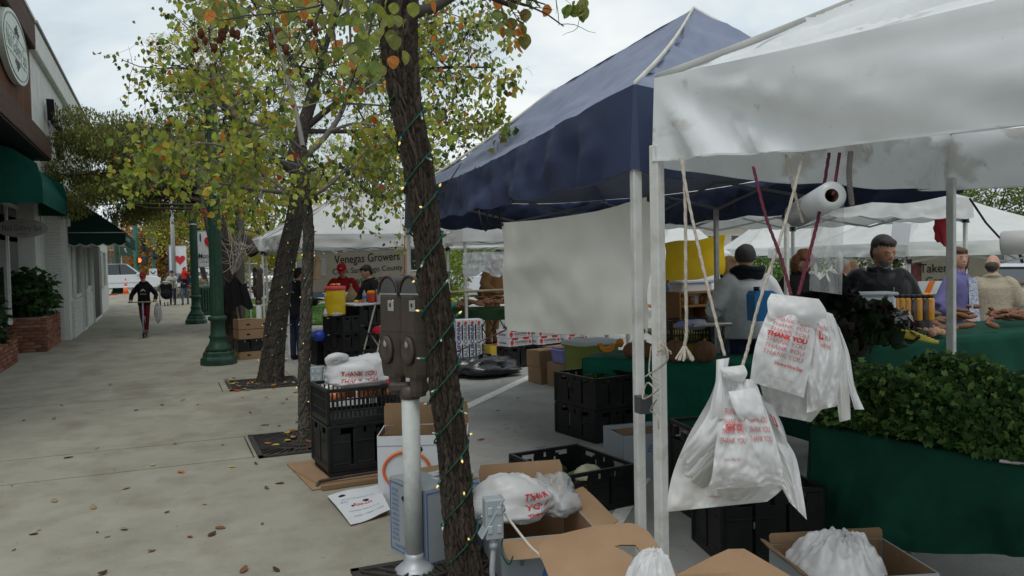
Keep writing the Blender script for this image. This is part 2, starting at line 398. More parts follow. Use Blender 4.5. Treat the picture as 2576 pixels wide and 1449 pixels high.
M_bricks = [mat('brick_a', (0.22, 0.095, 0.06), .85, var=.25, scale=14, bump=.4), mat('brick_b', (0.17, 0.075, 0.05), .85, var=.3, scale=14, bump=.4), mat('brick_c', (0.27, 0.14, 0.095), .85, var=.25, scale=14, bump=.4)]
M_green = mat('green_canvas', (0.008, 0.075, 0.055), 0.75, var=.18, scale=2, bump=.15, bscale=14, trl=.12)
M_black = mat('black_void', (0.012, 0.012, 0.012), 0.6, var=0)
M_glassdk = mat('shop_glass', (0.015, 0.017, 0.017), 0.04, var=0, spec=0.9)
M_oval = mat('sign_cream', (0.56, 0.62, 0.56), 0.55, var=.06, scale=3)
M_ink = mat('sign_ink', (0.10, 0.12, 0.11), 0.6, var=0)
M_cream = mat('cream_soffit', (0.30, 0.27, 0.22), .8, var=.1)
UX = -2.4
salon = thing('salon_building', 'brown board-clad salon with green awning and oval name sign', 'building', (-3.5, 15, 0))
MB().box((-5.6, 13.6, 2.0), (5.6, 13.3, 4.0)).build('shopfront_wall', mat('dark_stucco', (0.09, 0.075, 0.06), .85, var=.2), salon, True)
MB().box((-5.6, 13.45, 5.35), (6.3, 11.4, 2.7)).build('upper_wall', M_mort, salon, True)
yb = 8.0
while yb < 19.1:
    MB().box((UX-.02, yb+.12, 5.35), (.05, .232, 2.5), ch=.008).build('board', M_brown, salon, True); yb += .24
MB().box((UX+.06, 13.6, 6.47), (.14, 11.3, .56), ch=.02).build('roof_fascia', M_dkbrown, salon, True)
MB().box((UX+.0, 13.6, 6.79), (.3, 11.3, .06)).build('roof_cap', M_wtrim, salon, True)
ovh = MB().box((-2.47, 13.6, 4.13), (.8, 11.4, .42), ch=.01).build('overhang_fascia', M_dkbrown, salon, True)
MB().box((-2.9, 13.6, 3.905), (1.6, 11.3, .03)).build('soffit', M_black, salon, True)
# big oval sign
def oval(mb, a, b, t, M, mi=0, n=40):
    mb.prism([(a*math.cos(2*math.pi*i/n), b*math.sin(2*math.pi*i/n)) for i in range(n)], 0, t, M, mi); return mb
Ms = frame((UX+.03, 16.75, 5.60), (0, 1, 0), (0, 0, 1))
sg = thing('oval_sign', 'large cream oval shop sign with ornate lettering on brown boards', 'sign', (UX+.04, 16.75, 5.6))
oval(MB(), 1.42, .60, .10, Ms).build('panel', M_oval, sg, True)
tm = MB()
rim = [(1.32*math.cos(i*math.pi/24), .53*math.sin(i*math.pi/24), .104) for i in range(49)]
tm.tube(rim, .006, 4, M=Ms, caps=False)
put_text(tm, 'Nail Gallery Spa', .42, Ms @ TR(0, -.01, .104), width=2.15, bold=-.012)
for yy in (.19, -.21): tm.box((0, yy, .104), (2.1, .008, .004), Ms)
for sgn in (1, -1):
    for k in range(5):
        tm.tube([((k-2)*.035*(1+q), sgn*(.24+q*.17*(1-abs(k-2)*.25)), .105) for q in (0, .5, 1)], .008, 4, M=Ms)
    for k in (-1, 1):
        tm.tube([(k*(.08+.10*q), sgn*(.26+.05*math.sin(q*6)), .105) for q in np.linspace(0, 1.6, 9)], .006, 4, M=Ms)
tm.build('lettering', M_ink, sg, True)
# green salon awning (end panel faces the walk)
aw = thing('awning', 'green canvas awning under the brown overhang', 'awning', (-2.4, 18, 2.8))
f = lambda u, v: (-2.80+.92*min(1, v*1.35)**.8, 16.06+3.95*u + .02*math.sin(v*9), 3.88-.42*min(1, v*1.5)-.68*max(0, (v-.45)/.55))
MB().grid(f, 24, 14).build('canvas', M_green, aw, True)
ep = [(-2.8, 3.88), (-2.3, 3.72), (-1.95, 3.48), (-1.88, 3.2), (-1.88, 2.79), (-2.8, 2.79)]
MB().prism([(x, z) for x, z in ep], 0, .012, frame((0, 16.06, 0), (1, 0, 0), (0, 0, 1))).build('end_panel', M_green, aw, True)
MB().prism([(x, z) for x, z in ep], 0, .012, frame((0, 20.02, 0), (1, 0, 0), (0, 0, 1))).build('end_panel', M_green, aw, True)
# hanging oval sign under the awning
c = pY(55, 574, 17.0)
hs = thing('hanging_sign', 'weathered oval hanging sign below the green awning', 'sign', (c.x, 17.0, c.z))
Mh = frame(c, (1, 0, 0), (0, 0, 1)); Mh = frame(c, (-1, 0, 0), (0, 0, 1)) if False else Mh
oval(MB(), .42, .17, .03, Mh @ TR(0, 0, -.02)).build('panel', mat('sign_stone', (0.20, 0.19, 0.17), .6, var=.1), hs, True)
tm = MB(); put_text(tm, 'Nail Gallery Spa', .15, Mh @ TR(0, 0, .013), width=.62)
for sgn in (1, -1): tm.tube([(-.08+.02*k, sgn*(.085+.03*abs(math.sin(k*.8))), .013) for k in range(9)], .004, 4, M=Mh)
tm.build('lettering', mat('sign_grey_ink', (.05, .045, .04), .6, var=0), hs, True)
for s_ in (-.3, .3): MB().tube([c+V((s_, 0, .12)), c+V((s_, 0, .55))], .006, 6).build('chain', M_iron, hs, True)
# salon window
MB().box((-2.78, 17.0, 1.75), (.04, 5.6, 2.3)).build('window_pane', M_glassdk, salon, True)
wf = MB()
for yy in (14.2, 16.2, 18.0, 19.85): wf.box((-2.76, yy, 1.75), (.10, .07, 2.36))
for z in (.62, 2.92): wf.box((-2.762, 17.0, z), (.09, 5.7, .07))
wf.build('window_frame', M_wtrim, salon, True)
MB().box((-2.77, 17, 2.45), (.02, 5.5, .5)).build('window_valance', M_cream, salon, True)

# ---- brick planters (each brick is a piece)
bk = MB().box((0, 0, 0), (.196, .09, .058), ch=.006)
BME = [bk.mesh('brick', m) for m in M_bricks]
def brickface(parent, p, ux, L, Hh, mes, cw=.206, chh=.068, nrm=None, name='brick'):
    ux = V(ux); n = int(L/cw); r = int(Hh/chh); I = WM[parent.name].inverted()
    for j in range(r):
        off = (j % 2)*.5
        for i in range(n + (1 if off else 0)):
            a = max(0, (i-off)*cw); b = min(n*cw, (i-off+1)*cw)
            if b-a < .05: continue
            c = V(p) + ux*((a+b)/2) + V((0, 0, (j+.5)*chh)) + V(nrm)*(-.036+RNG.uniform(-.004, .004))
            M = I @ frame(c, ux, V((0, 0, 1)).cross(ux)) @ Matrix.Diagonal(((b-a-.01)/.196, 1, 1, 1))
            inst(RNG.choice(mes), name, parent, M)
def planter(name, label, x0, x1, y0, y1, h):
    t = thing(name, label, 'planter', ((x0+x1)/2, (y0+y1)/2, 0))
    MB().box(((x0+x1)/2, (y0+y1)/2, h/2-.01), (x1-x0-.03, y1-y0-.03, h-.02)).build('core', M_mort, t, True)
    brickface(t, (x1, y0, 0), (0, 1, 0), y1-y0, h, BME, nrm=(1, 0, 0))
    brickface(t, (x0, y0, 0), (1, 0, 0), x1-x0, h, BME, nrm=(0, -1, 0))
    MB().box(((x0+x1)/2, (y0+y1)/2, h-.02), (x1-x0-.2, y1-y0-.2, .03)).build('soil', M_soil, t, True)
    return t
planter('brick_planter', 'raised brick planter filled with dark leafy shrubs next to white pilaster', -2.98, -2.15, 18.15, 20.42, .70)
planter('brick_planter', 'low brick planter under the salon window', -2.98, -2.42, 13.2, 16.5, .42)
# ---- white shop
ws = thing('white_shop', 'white shop with vertical siding above painted brick front', 'building', (-3.5, 27, 0))
MB().box((-5.6, 27.5, 3.3), (6.32, 16.3, 6.6)).build('wall', M_wtrim, ws, True)
yb = 19.32
while yb < 35.4:
    MB().box((UX-.02, yb+.1, 5.0), (.05, .19, 2.9), ch=.008).build('board', M_wsid, ws, True); yb += .2
MB().box((UX+.06, 27.4, 6.47), (.14, 16.2, .56), ch=.02).build('roof_fascia', M_wtrim, ws, True)
MB().box((UX+.0, 27.4, 6.79), (.34, 16.2, .06)).build('roof_cap', mat('roof_edge', (.22, .22, .21), .6, var=.1), ws, True)
FX = -1.98
yk = lambda x: pX(x, 705, FX).y
MB().box((FX-.36, 27.9, 1.75), (.7, 14.3, 3.5)).build('front_wall', M_wtrim, ws, True)
wbk = bk.mesh('painted_brick', M_wbrick)
def wpanel(x0, x1, h, z0=0):
    a, b = yk(x0), yk(x1)
    brickface(ws, (FX+.045, a, z0), (0, 1, 0), b-a, h, [wbk], nrm=(1, 0, 0), name='painted_brick')
wpanel(178, 201, .9); wpanel(211, 228, 1.0)
brickface(ws, (FX-.72, 20.72, 0), (1, 0, 0), .74, 3.0, [wbk], nrm=(0, -1, 0), name='painted_brick')
def opening(x0, x1, z0, z1, name, m, fw=.06, dep=.02):
    a, b = yk(x0), yk(x1); w = MB().box((FX+.005, (a+b)/2, (z0+z1)/2), (.02, b-a, z1-z0)).build(name, m, ws, True)
    fr = MB()
    for yy in (a, b): fr.box((FX+.035, yy, (z0+z1)/2), (.07, fw, z1-z0+fw))
    for z in (z0, z1): fr.box((FX+.033, (a+b)/2, z), (.066, b-a, fw))
    fr.build('frame', M_wtrim, w, True) if False else fr.build('window_frame', M_wtrim, ws, True)
M_pane = mat('grey_pane', (0.11, 0.12, 0.12), .08, var=.1, spec=.8)
opening(183, 197, .98, 2.25, 'window_pane', M_pane); opening(213.5, 225, 1.1, 2.25, 'window_pane', M_pane)
opening(202, 210.5, .02, 2.2, 'door', mat('grey_door', (.36, .38, .37), .5, var=.08))
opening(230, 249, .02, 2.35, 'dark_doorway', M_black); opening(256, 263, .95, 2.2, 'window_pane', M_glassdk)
MB().box((FX+.03, 27.9, 2.75), (.06, 14.2, .3), ch=.01).build('lintel', M_wtrim, ws, True)
# black valance awning of the white shop
a2 = thing('awning', 'dark green scalloped awning over the white brick shopfront', 'awning', (-1.5, 24, 2.3))
Y0, Y1, XF = 20.95, 28.6, -.8
MB().grid(lambda u, v: (FX+.01+(XF-FX)*v, Y0+(Y1-Y0)*u, 3.35-.88*v+.03*math.sin(u*40)*v*(1-v)), 30, 8).build('canvas', M_green, a2, True)
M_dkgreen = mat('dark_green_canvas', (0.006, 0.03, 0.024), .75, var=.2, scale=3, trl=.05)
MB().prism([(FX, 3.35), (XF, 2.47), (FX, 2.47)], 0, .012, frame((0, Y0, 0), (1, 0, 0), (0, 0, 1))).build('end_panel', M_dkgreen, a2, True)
def scal(L, n, dep=.27, amp=.05):
    q = [(0, 0), (0, -dep)]
    for i in range(n):
        for k in range(1, 7): q.append((L*(i+k/6)/n, -dep-amp*math.sin(math.pi*k/6)))
    return [(L, 0)] + q[::-1][0:-1] + [(0, 0)] if False else [(0, 0)] + [(x, z) for x, z in q[1:]] + [(L, 0)]
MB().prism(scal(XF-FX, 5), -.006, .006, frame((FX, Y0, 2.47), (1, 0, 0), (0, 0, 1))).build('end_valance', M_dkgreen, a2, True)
MB().prism(scal(Y1-Y0, 26), -.006, .006, frame((XF, Y0, 2.47), (0, 1, 0), (0, 0, 1))).build('front_valance', M_green, a2, True)
vl = MB()
pts = [(x, z) for x, z in scal(XF-FX, 5)[1:-1]]
vl.tube([(FX+x, Y0-.012, 2.47+z) for x, z in pts], .012, 5); vl.tube([(FX, Y0-.012, 2.46), (XF, Y0-.012, 2.46)], .01, 5)
vl.build('piping', mat('piping_white', (.45, .5, .47), .7, var=.1), a2, True)
tm = MB(); put_text(tm, 'LAURENCE', .13, frame((XF+.012, Y0+1.6, 2.33), (0, 1, 0), (0, 0, 1)), width=2.8, bold=.01); tm.build('lettering', M_wtrim, a2, True)
# channel letters high on the siding
Lm = mat('letter_dark', (.02, .016, .02), .5, var=0); Lr = mat('letter_face', (.33, .25, .26), .4, var=.1)
ya, yb_ = 21.0, 26.3
cl = thing('channel_letter_sign', 'row of raised block letters on the white siding', 'sign', (UX+.1, 23.6, 5.3))
word = 'VENEMATE'
for i, chh in enumerate(word):
    yc = ya+(yb_-ya)*(i+.5)/len(word); Mx = frame((UX+.07, yc, 5.28), (0, 1, 0), (0, 0, 1))
    t_ = MB(); put_text(t_, chh, .62, Mx, mi=0, ext=.0, bold=.02, width=.5)
    n0 = len(t_.v); vs, fs = list(t_.v), list(t_.f)
    t_.add([(x+.16, y_, z) for x, y_, z in vs], fs, 1)
    put_text(t_, chh, .62, Mx @ TR(0, 0, .08), mi=0, ext=.078, bold=.02, width=.5)
    t_.build('letter', [Lm, Lr], cl, True)
rs = thing('round_sign', 'black round drum sign below the raised letters on white siding', 'sign', (UX+.1, 23.5, 4.75))
MB().lathe([(.0, 0), (.36, 0), (.36, .16), (.0, .16)], 28, M=frame((UX+.01, 23.5, 4.78), (0, 1, 0), (0, 0, 1))).build('drum', Lm, rs, True)
MB().lathe([(.27, .161), (.27, .166), (.0, .166)], 28, M=frame((UX+.01, 23.5, 4.78), (0, 1, 0), (0, 0, 1))).build('face', M_wtrim, rs, True)
# ================================================================== trees
def col_attr(me, cols):                      # one colour per vertex
    a = me.color_attributes.new('Col', 'FLOAT_COLOR', 'POINT')
    c = np.ones((len(me.vertices), 4), np.float32); c[:, :3] = cols; a.data.foreach_set('color', c.ravel())
def np_mesh(name, v, f, m, cols=None, smooth=False):
    me = bpy.data.meshes.new(name); n = len(v); k = f.shape[1]
    me.vertices.add(n); me.vertices.foreach_set('co', np.asarray(v, np.float32).ravel())
    me.loops.add(f.size); me.loops.foreach_set('vertex_index', f.astype(np.int32).ravel())
    me.polygons.add(len(f)); me.polygons.foreach_set('loop_start', np.arange(0, f.size, k, dtype=np.int32))
    me.polygons.foreach_set('loop_total', np.full(len(f), k, np.int32))
    if smooth: me.polygons.foreach_set('use_smooth', np.ones(len(f), bool))
    me.materials.append(m); me.update(calc_edges=True); me.validate()
    if cols is not None: col_attr(me, cols)
    return me
M_bark = vmat('bark', 0.9, 0, 0.1); M_leaf = vmat('leaf', 0.5, 0.42, 0.3)
def voro(s, t, ns, seed):
    """cell id hash, F1, F2 for points s (periodic ns cells) and t"""
    i0, j0 = np.floor(s).astype(int), np.floor(t).astype(int); f1 = np.full(s.shape, 9.); f2 = f1.copy(); idd = np.zeros(s.shape)
    for di in (-1, 0, 1):
        for dj in (-1, 0, 1):
            ci, cj = i0+di, j0+dj; h = np.sin((ci % ns)*127.1+cj*311.7+seed*17.3)*43758.5453; h1 = h-np.floor(h)
            h = np.sin((ci % ns)*269.5+cj*183.3+seed*3.1)*43758.5453; h2 = h-np.floor(h)
            d = np.hypot(ci+.15+.7*h1-s, cj+.15+.7*h2-t)
            n = d < f1; f2 = np.where(n, f1, np.minimum(f2, d)); idd = np.where(n, h1*.5+h2*.5, idd); f1 = np.where(n, d, f1)
    return idd, f1, f2
def smooth_path(pts, n):
    P = np.array([tuple(p) for p in pts], float); t = np.linspace(0, len(P)-1, n); out = []
    for x in t:
        i = min(int(x), len(P)-2); u = x-i; p0, p1, p2, p3 = P[max(i-1, 0)], P[i], P[i+1], P[min(i+2, len(P)-1)]
        out.append(.5*((2*p1)+(-p0+p2)*u+(2*p0-5*p1+4*p2-p3)*u*u+(-p0+3*p1-3*p2+p3)*u**3))
    return np.array(out)
def bark(pts, radii, na, nl, amp, cw, chh, c1, c2, seed=1, flare=0):
    P = smooth_path(pts, nl); r = np.interp(np.linspace(0, len(radii)-1, nl), range(len(radii)), radii)
    d = np.gradient(P, axis=0); d /= np.linalg.norm(d, axis=1)[:, None]
    L = np.concatenate([[0], np.cumsum(np.linalg.norm(np.diff(P, axis=0), axis=1))])
    ref = np.array([.37, -.93, 0.]); X = ref-d*(d@ref)[:, None]; X /= np.linalg.norm(X, axis=1)[:, None]; Yv = np.cross(d, X)
    th = np.linspace(0, 2*np.pi, na, endpoint=False); T, Lg = np.meshgrid(th, L)
    ns = max(4, int(2*np.pi*np.mean(r)/cw)); s = T/(2*np.pi)*ns; t = Lg/chh
    wob = .5*np.sin(t*2.1+s*1.3+seed)+.3*np.sin(t*5.3-s*2.2)+.22*np.sin(t*11.7+s*4.1); cid, f1, f2 = voro(s+wob*.5, t+.5*np.sin(s*2.6), ns, seed); e1 = np.clip((f2-f1)/.28, 0, 1); e1 = e1*e1*(3-2*e1)
    c3, g1, g2 = voro(s*2, t*2.6, ns*2, seed+5); e2 = np.clip((g2-g1)/.35, 0, 1)
    c4, k1, k2 = voro(s*4+wob, t*13, ns*4, seed+9)
    hgt = amp*(e1*(.55+.6*cid)+.35*e2*e1+.3*(k2-k1)-.6) + .05*r[:, None]*np.sin(T*3+Lg*4+seed)*.6
    R = r[:, None]+hgt
    if flare: R = R*(1+flare*np.exp(-Lg/.12)*(1+.35*np.sin(T*5+1)))
    v = P[:, None, :]+X[:, None, :]*(R*np.cos(T))[..., None]+Yv[:, None, :]*(R*np.sin(T))[..., None]
    i, j = np.meshgrid(np.arange(na), np.arange(nl-1)); a = j*na+i; b = j*na+(i+1) % na
    f = np.stack([a, b, b+na, a+na], -1).reshape(-1, 4)
    mixv = np.clip(.55*cid+.3*c3+.25*c4-.1, 0, 1)[..., None]; col = np.array(c1)*(1-mixv)+np.array(c2)*mixv
    return v.reshape(-1, 3), f, col.reshape(-1, 3)
# ---- leaves
LEAF = np.array([(0, 0, 0), (.36, .26, .10), (.40, .56, .16), (0, 1.05, -.2), (-.40, .56, .13), (-.36, .26, .12), (0, .45, 0)], float)
LF = np.array([(0, 1, 6), (1, 2, 6), (2, 3, 6), (3, 4, 6), (4, 5, 6), (5, 0, 6)])
KITE = np.array([(0, 0, 0), (.32, .5, .04), (0, 1, 0), (-.32, .5, .04)], float); KF = np.array([(0, 1, 2), (0, 2, 3)])
def leaf_arrays(C, size, cols, droop=.6, shape=LEAF, faces=LF, narrow=1.0, rng=NR):
    n = len(C); a = rng.uniform(0, 2*np.pi, n); el = rng.normal(-droop, .45, n)
    yv = np.stack([np.cos(a)*np.cos(el), np.sin(a)*np.cos(el), np.sin(el)], 1)
    rnd = rng.normal(0, 1, (n, 3)); xv = np.cross(yv, rnd); xv /= np.linalg.norm(xv, axis=1)[:, None]+1e-9; zv = np.cross(xv, yv)
    S = (np.asarray(size)*rng.uniform(.65, 1.25, n))[:, None, None]
    v = C[:, None, :]+S*(shape[None, :, 0:1]*narrow*xv[:, None, :]+shape[None, :, 1:2]*yv[:, None, :]+shape[None, :, 2:3]*zv[:, None, :])
    k = len(shape); f = (np.arange(n)*k)[:, None, None]+faces[None]
    return v.reshape(-1, 3), f.reshape(-1, faces.shape[1]), np.repeat(cols, k, axis=0)
def pal(n, cols, w, jit=.22, rng=NR):
    c = np.array(cols)[rng.choice(len(cols), n, p=np.array(w)/sum(w))]
    return np.clip(c*rng.uniform(1-jit, 1+jit, (n, 1))*rng.uniform(.92, 1.08, (n, 3)), 0, 1)
def join(parts):
    vs, fs, cs, o = [], [], [], 0
    for v, f, c in parts: vs.append(v); fs.append(f+o); cs.append(c); o += len(v)
    return np.concatenate(vs), np.concatenate(fs), np.concatenate(cs)
def tubes_np(branches, n=5, col=(.1, .09, .08), jit=.3):
    """branches: list of (pts, r0, r1)"""
    vs, fs, cs, o = [], [], [], 0
    for pts, r0, r1 in branches:
        P = np.asarray(pts, float); k = len(P); d = np.gradient(P, axis=0); d /= np.linalg.norm(d, axis=1)[:, None]+1e-9
        ref = np.array([.3, .2, .93]); X = np.cross(d, ref); X /= np.linalg.norm(X, axis=1)[:, None]+1e-9; Yv = np.cross(d, X)
        th = np.arange(n)*2*np.pi/n; r = np.linspace(r0, r1, k)
        v = P[:, None]+r[:, None, None]*(X[:, None]*np.cos(th)[None, :, None]+Yv[:, None]*np.sin(th)[None, :, None])
        i, j = np.meshgrid(np.arange(n), np.arange(k-1)); a = j*n+i; b = j*n+(i+1) % n
        fs.append(np.stack([a, b, b+n, a+n], -1).reshape(-1, 4)+o); vs.append(v.reshape(-1, 3)); o += n*k
        cs.append(np.tile(np.array(col)*RNG.uniform(1-jit, 1+jit), (n*k, 1)))
    return np.concatenate(vs), np.concatenate(fs), np.concatenate(cs)
def twig(p, d, L, rng, steps=6, wander=.35, up=.05):
    pts = [np.array(p, float)]; d = np.array(d, float)
    for i in range(steps):
        d = d+rng.normal(0, wander, 3)*.5+np.array([0, 0, up]); d /= np.linalg.norm(d); pts.append(pts[-1]+d*L/steps)
    return np.array(pts), d
def ramify(limbs, rng, lens=(.9, .45, .22), counts=(7, 4, 3), rad=.016, up=.05, spread=1.0):
    """limbs: list of (pts, r0, r1). Returns all branches and twig points for leaves"""
    br, tips, lvl = [], [], [(np.asarray(p, float), a, b) for p, a, b in limbs]
    for L, c in zip(lens, counts):
        nxt = []
        for P, r0, r1 in lvl:
            for q in range(c):
                u = rng.uniform(.25, 1) if len(br) else rng.uniform(.2, 1); x = u*(len(P)-1); i = min(int(x), len(P)-2); p = P[i]+(P[i+1]-P[i])*(x-i)
                dd = P[i+1]-P[i]; dd /= np.linalg.norm(dd)+1e-9; d = dd*.6+rng.normal(0, spread, 3)*.75; d /= np.linalg.norm(d)
                pts, _ = twig(p, d, L*rng.uniform(.6, 1.3), rng, 5, .3, up); ra = max(.0018, min((r0+(r1-r0)*u)*.6, rad)); nxt.append((pts, ra, ra*.45))
        br += nxt; lvl = nxt; rad *= .5
    for P, a, b in lvl:
        for u in rng.uniform(.2, 1, 3): tips.append(P[min(int(u*(len(P)-1)+.5), len(P)-1)])
    return br, np.array(tips)
def obj_np(name, me, parent=None, **k):
    o = bpy.data.objects.new(name, me); COL.objects.link(o); WM[o.name] = Matrix()
    if parent is not None:
        o.parent = parent; o.matrix_parent_inverse = WM[parent.name].inverted()
    return tag(o, **k)
def limb_parts(lim, br, n, col, par):
    for l in lim: v, f, c = tubes_np([l], n+2, col); obj_np('limb', np_mesh('limb', v, f, M_bark, c, True), par)
    v, f, c = tubes_np(br, n-1, col); obj_np('twigs', np_mesh('twigs', v, f, M_bark, c, True), par, kind='stuff')
def far_tree(label, base, crown_c, radii, nleaf, lsize, cols, w, trunk_r=.14, clumps=26, narrow=1.0, shape=None, droop=.4, seed=0, fill=.6, barkc=(.06, .05, .04), shell=.5, name='street_tree', near=False, ln=.65):
    rng = np.random.default_rng(seed+100); cc = np.array(crown_c); base = V(base) if near else V((cc[0]+.15*radii[0], cc[1]+.1, RD)); t = thing(name, label, 'tree', base); R = np.array(radii)
    top = np.array([base.x*(1-ln)+cc[0]*ln, base.y*(1-ln)+cc[1]*ln, cc[2]-R[2]*.35]); b0 = np.array(base)
    mid = (b0+top)/2+rng.normal(0, .12, 3)*R.mean()*.5
    tr = [([b0, b0*.6+mid*.4, mid, mid*.5+top*.5, top], trunk_r, trunk_r*.55)]
    cl = []
    for i in range(clumps):
        d = rng.normal(0, 1, 3); d /= np.linalg.norm(d); cl.append(cc+d*R*rng.uniform(shell, 1))
    for c in cl:
        s = rng.uniform(.55, 1); p0 = mid*(1-s)+top*s; m_ = (p0+c)/2+rng.normal(0, .1, 3)*R; tr.append((np.array([p0, m_, c]), trunk_r*.22, trunk_r*.05))
    v, f, c = tubes_np(tr, 7, barkc); obj_np('trunk', np_mesh('trunk', v, f, M_bark, c, True), t)
    per = nleaf//clumps; pts = []
    for c in cl:
        q = rng.normal(0, 1, (per, 3)); q /= np.linalg.norm(q, axis=1)[:, None]; q *= rng.uniform(0, 1, (per, 1))**.45
        pts.append(c+q*R*fill*rng.uniform(.6, 1.1)*np.array([1, 1, .8]))
    pts = np.concatenate(pts); cj = np.repeat(rng.uniform(.72, 1.2, clumps), per)[:, None]
    cols_ = np.clip(pal(len(pts), cols, w, rng=rng)*cj, 0, 1)
    lv = leaf_arrays(pts, np.full(len(pts), lsize), cols_, droop, KITE if shape is None else shape, KF if shape is None else LF, narrow, rng)
    obj_np('crown', np_mesh('crown', *lv[:2], M_leaf, lv[2]), t, kind='stuff')
    return t
YG, GR, DG, OR, YE, BR, RD_ = (.37, .40, .06), (.18, .26, .055), (.055, .085, .022), (.55, .19, .03), (.50, .40, .05), (.10, .035, .02), (.45, .07, .03)
# ------------------------------------------------------------------ foreground trunk wrapped in lights
D1 = 3.95
t1 = [(1182, 1560), (1174, 1449), (1153, 1300), (1140, 1150), (1122, 1000), (1108, 850), (1090, 700), (1070, 560), (1048, 400), (1020, 250), (1005, 110), (1005, -60), (1020, -220)]
w1 = [98, 80, 74, 70, 68, 66, 62, 62, 66, 68, 88, 96, 86]
base1 = g(1182, 1470, 0.0); T1P = []
for i, (x, y) in enumerate(t1): T1P.append(pd(x, y, D1+.05*math.sin(i*.7)))
T1P[0].z = max(T1P[0].z, 0); T1P[0] = V((T1P[0].x, T1P[0].y, -0.02))
T1R = [w*KP/FPX*D1/2 for w in w1]
tr1 = thing('street_tree', 'rough-barked leaning trunk wrapped in string lights next to the parking meters', 'tree', (T1P[0].x, T1P[0].y, 0))
v, f, c = bark(T1P, T1R, 190, 760, .015, .026, .17, (.016, .0125, .0105), (.082, .065, .052), 3, .16)
obj_np('trunk', np_mesh('trunk', v, f, M_bark, c, False), tr1)
rng = np.random.default_rng(5)
def K(pts, d): return [np.array(pd(x, y, d+e)) for x, y, e in pts]
lim = [(K([(1010, 40, 0), (1090, 20, 0), (1180, -30, .1), (1300, 20, .2)], D1), .035, .012), (K([(1000, 20, 0), (930, -60, -.2), (860, -90, -.4), (840, 40, -.5)], D1), .03, .006),
       (K([(1010, 0, 0), (900, -120, .4), (700, -180, .8), (500, -150, 1.0)], D1), .045, .012), (K([(1020, -150, 0), (1250, -160, -.2), (1400, -70, -.3)], D1), .03, .008),
       (K([(1060, 470, 0), (1110, 490, -.03), (1160, 410, -.05)], D1), .008, .002), (K([(860, -80, -.4), (880, 60, -.5), (885, 180, -.5)], D1), .009, .003), (K([(950, -60, -.2), (930, 80, -.4), (880, 220, -.4)], D1), .008, .003)]
br, tips = ramify([lim[0], lim[1], lim[2], lim[3]], rng, (.5, .25, .12), (4, 3, 2), .008)
limb_parts(lim, br, 6, (.07, .06, .055), tr1)
# large hanging leaves: single pieces
def pear_leaf(u, v): w = .47*math.sin(math.pi*min(1, v*.97+.015)**.78)**.75; return ((u-.5)*2*w, v, .16*abs(u-.5)*w*2-.22*(v-.4)**2+.03*math.sin(v*9+u*5))
lm_ = [MB().grid(pear_leaf, 7, 10).mesh('leaf', mat('leaf_'+n, c_, .5, var=.25, scale=3, trl=.4)) for n, c_ in (('yellow_green', (.26, .29, .05)), ('green', (.16, .22, .05)), ('olive', (.22, .23, .06)), ('orange', (.55, .2, .04)))]
def hang_leaf(p, s, mi, par):
    M = Matrix.Translation(V(p)) @ Matrix.Rotation(RNG.uniform(0, 6.28), 4, 'Z') @ Matrix.Rotation(R_(RNG.uniform(-130, -60)), 4, 'X') @ Matrix.Rotation(RNG.uniform(-.6, .6), 4, 'Y') @ Matrix.Scale(s, 4)
    o = inst(lm_[mi], 'leaf', par); o.matrix_local = WM[par.name].inverted() @ M
for i in range(75):
    x = RNG.gauss(905, 75); y = RNG.uniform(-10, 190)*(1-min(.5, abs(x-905)/400)); hang_leaf(pd(x, y, D1-.45+RNG.uniform(-.25, .3)), RNG.uniform(.045, .072), RNG.choice([0, 0, 1, 2, 2] if i % 9 else [3]), tr1)
for i in range(34):
    x = RNG.gauss(1290, 38); y = RNG.gauss(40, 32); hang_leaf(pd(x, y, D1+.15+RNG.uniform(-.1, .1)), RNG.uniform(.05, .08), RNG.choice([1, 2, 2, 3]), tr1)
for i in range(12): hang_leaf(pd(RNG.uniform(1420, 1490), RNG.uniform(-10, 20), D1-.3), RNG.uniform(.05, .075), RNG.choice([1, 2]), tr1)
for i in range(60):
    x = RNG.uniform(440, 900); hang_leaf(pd(x, RNG.uniform(-30, 45), D1+RNG.uniform(.3, 1)), RNG.uniform(.05, .08), RNG.choice([0, 1, 2, 0, 1, 2, 3]), tr1)
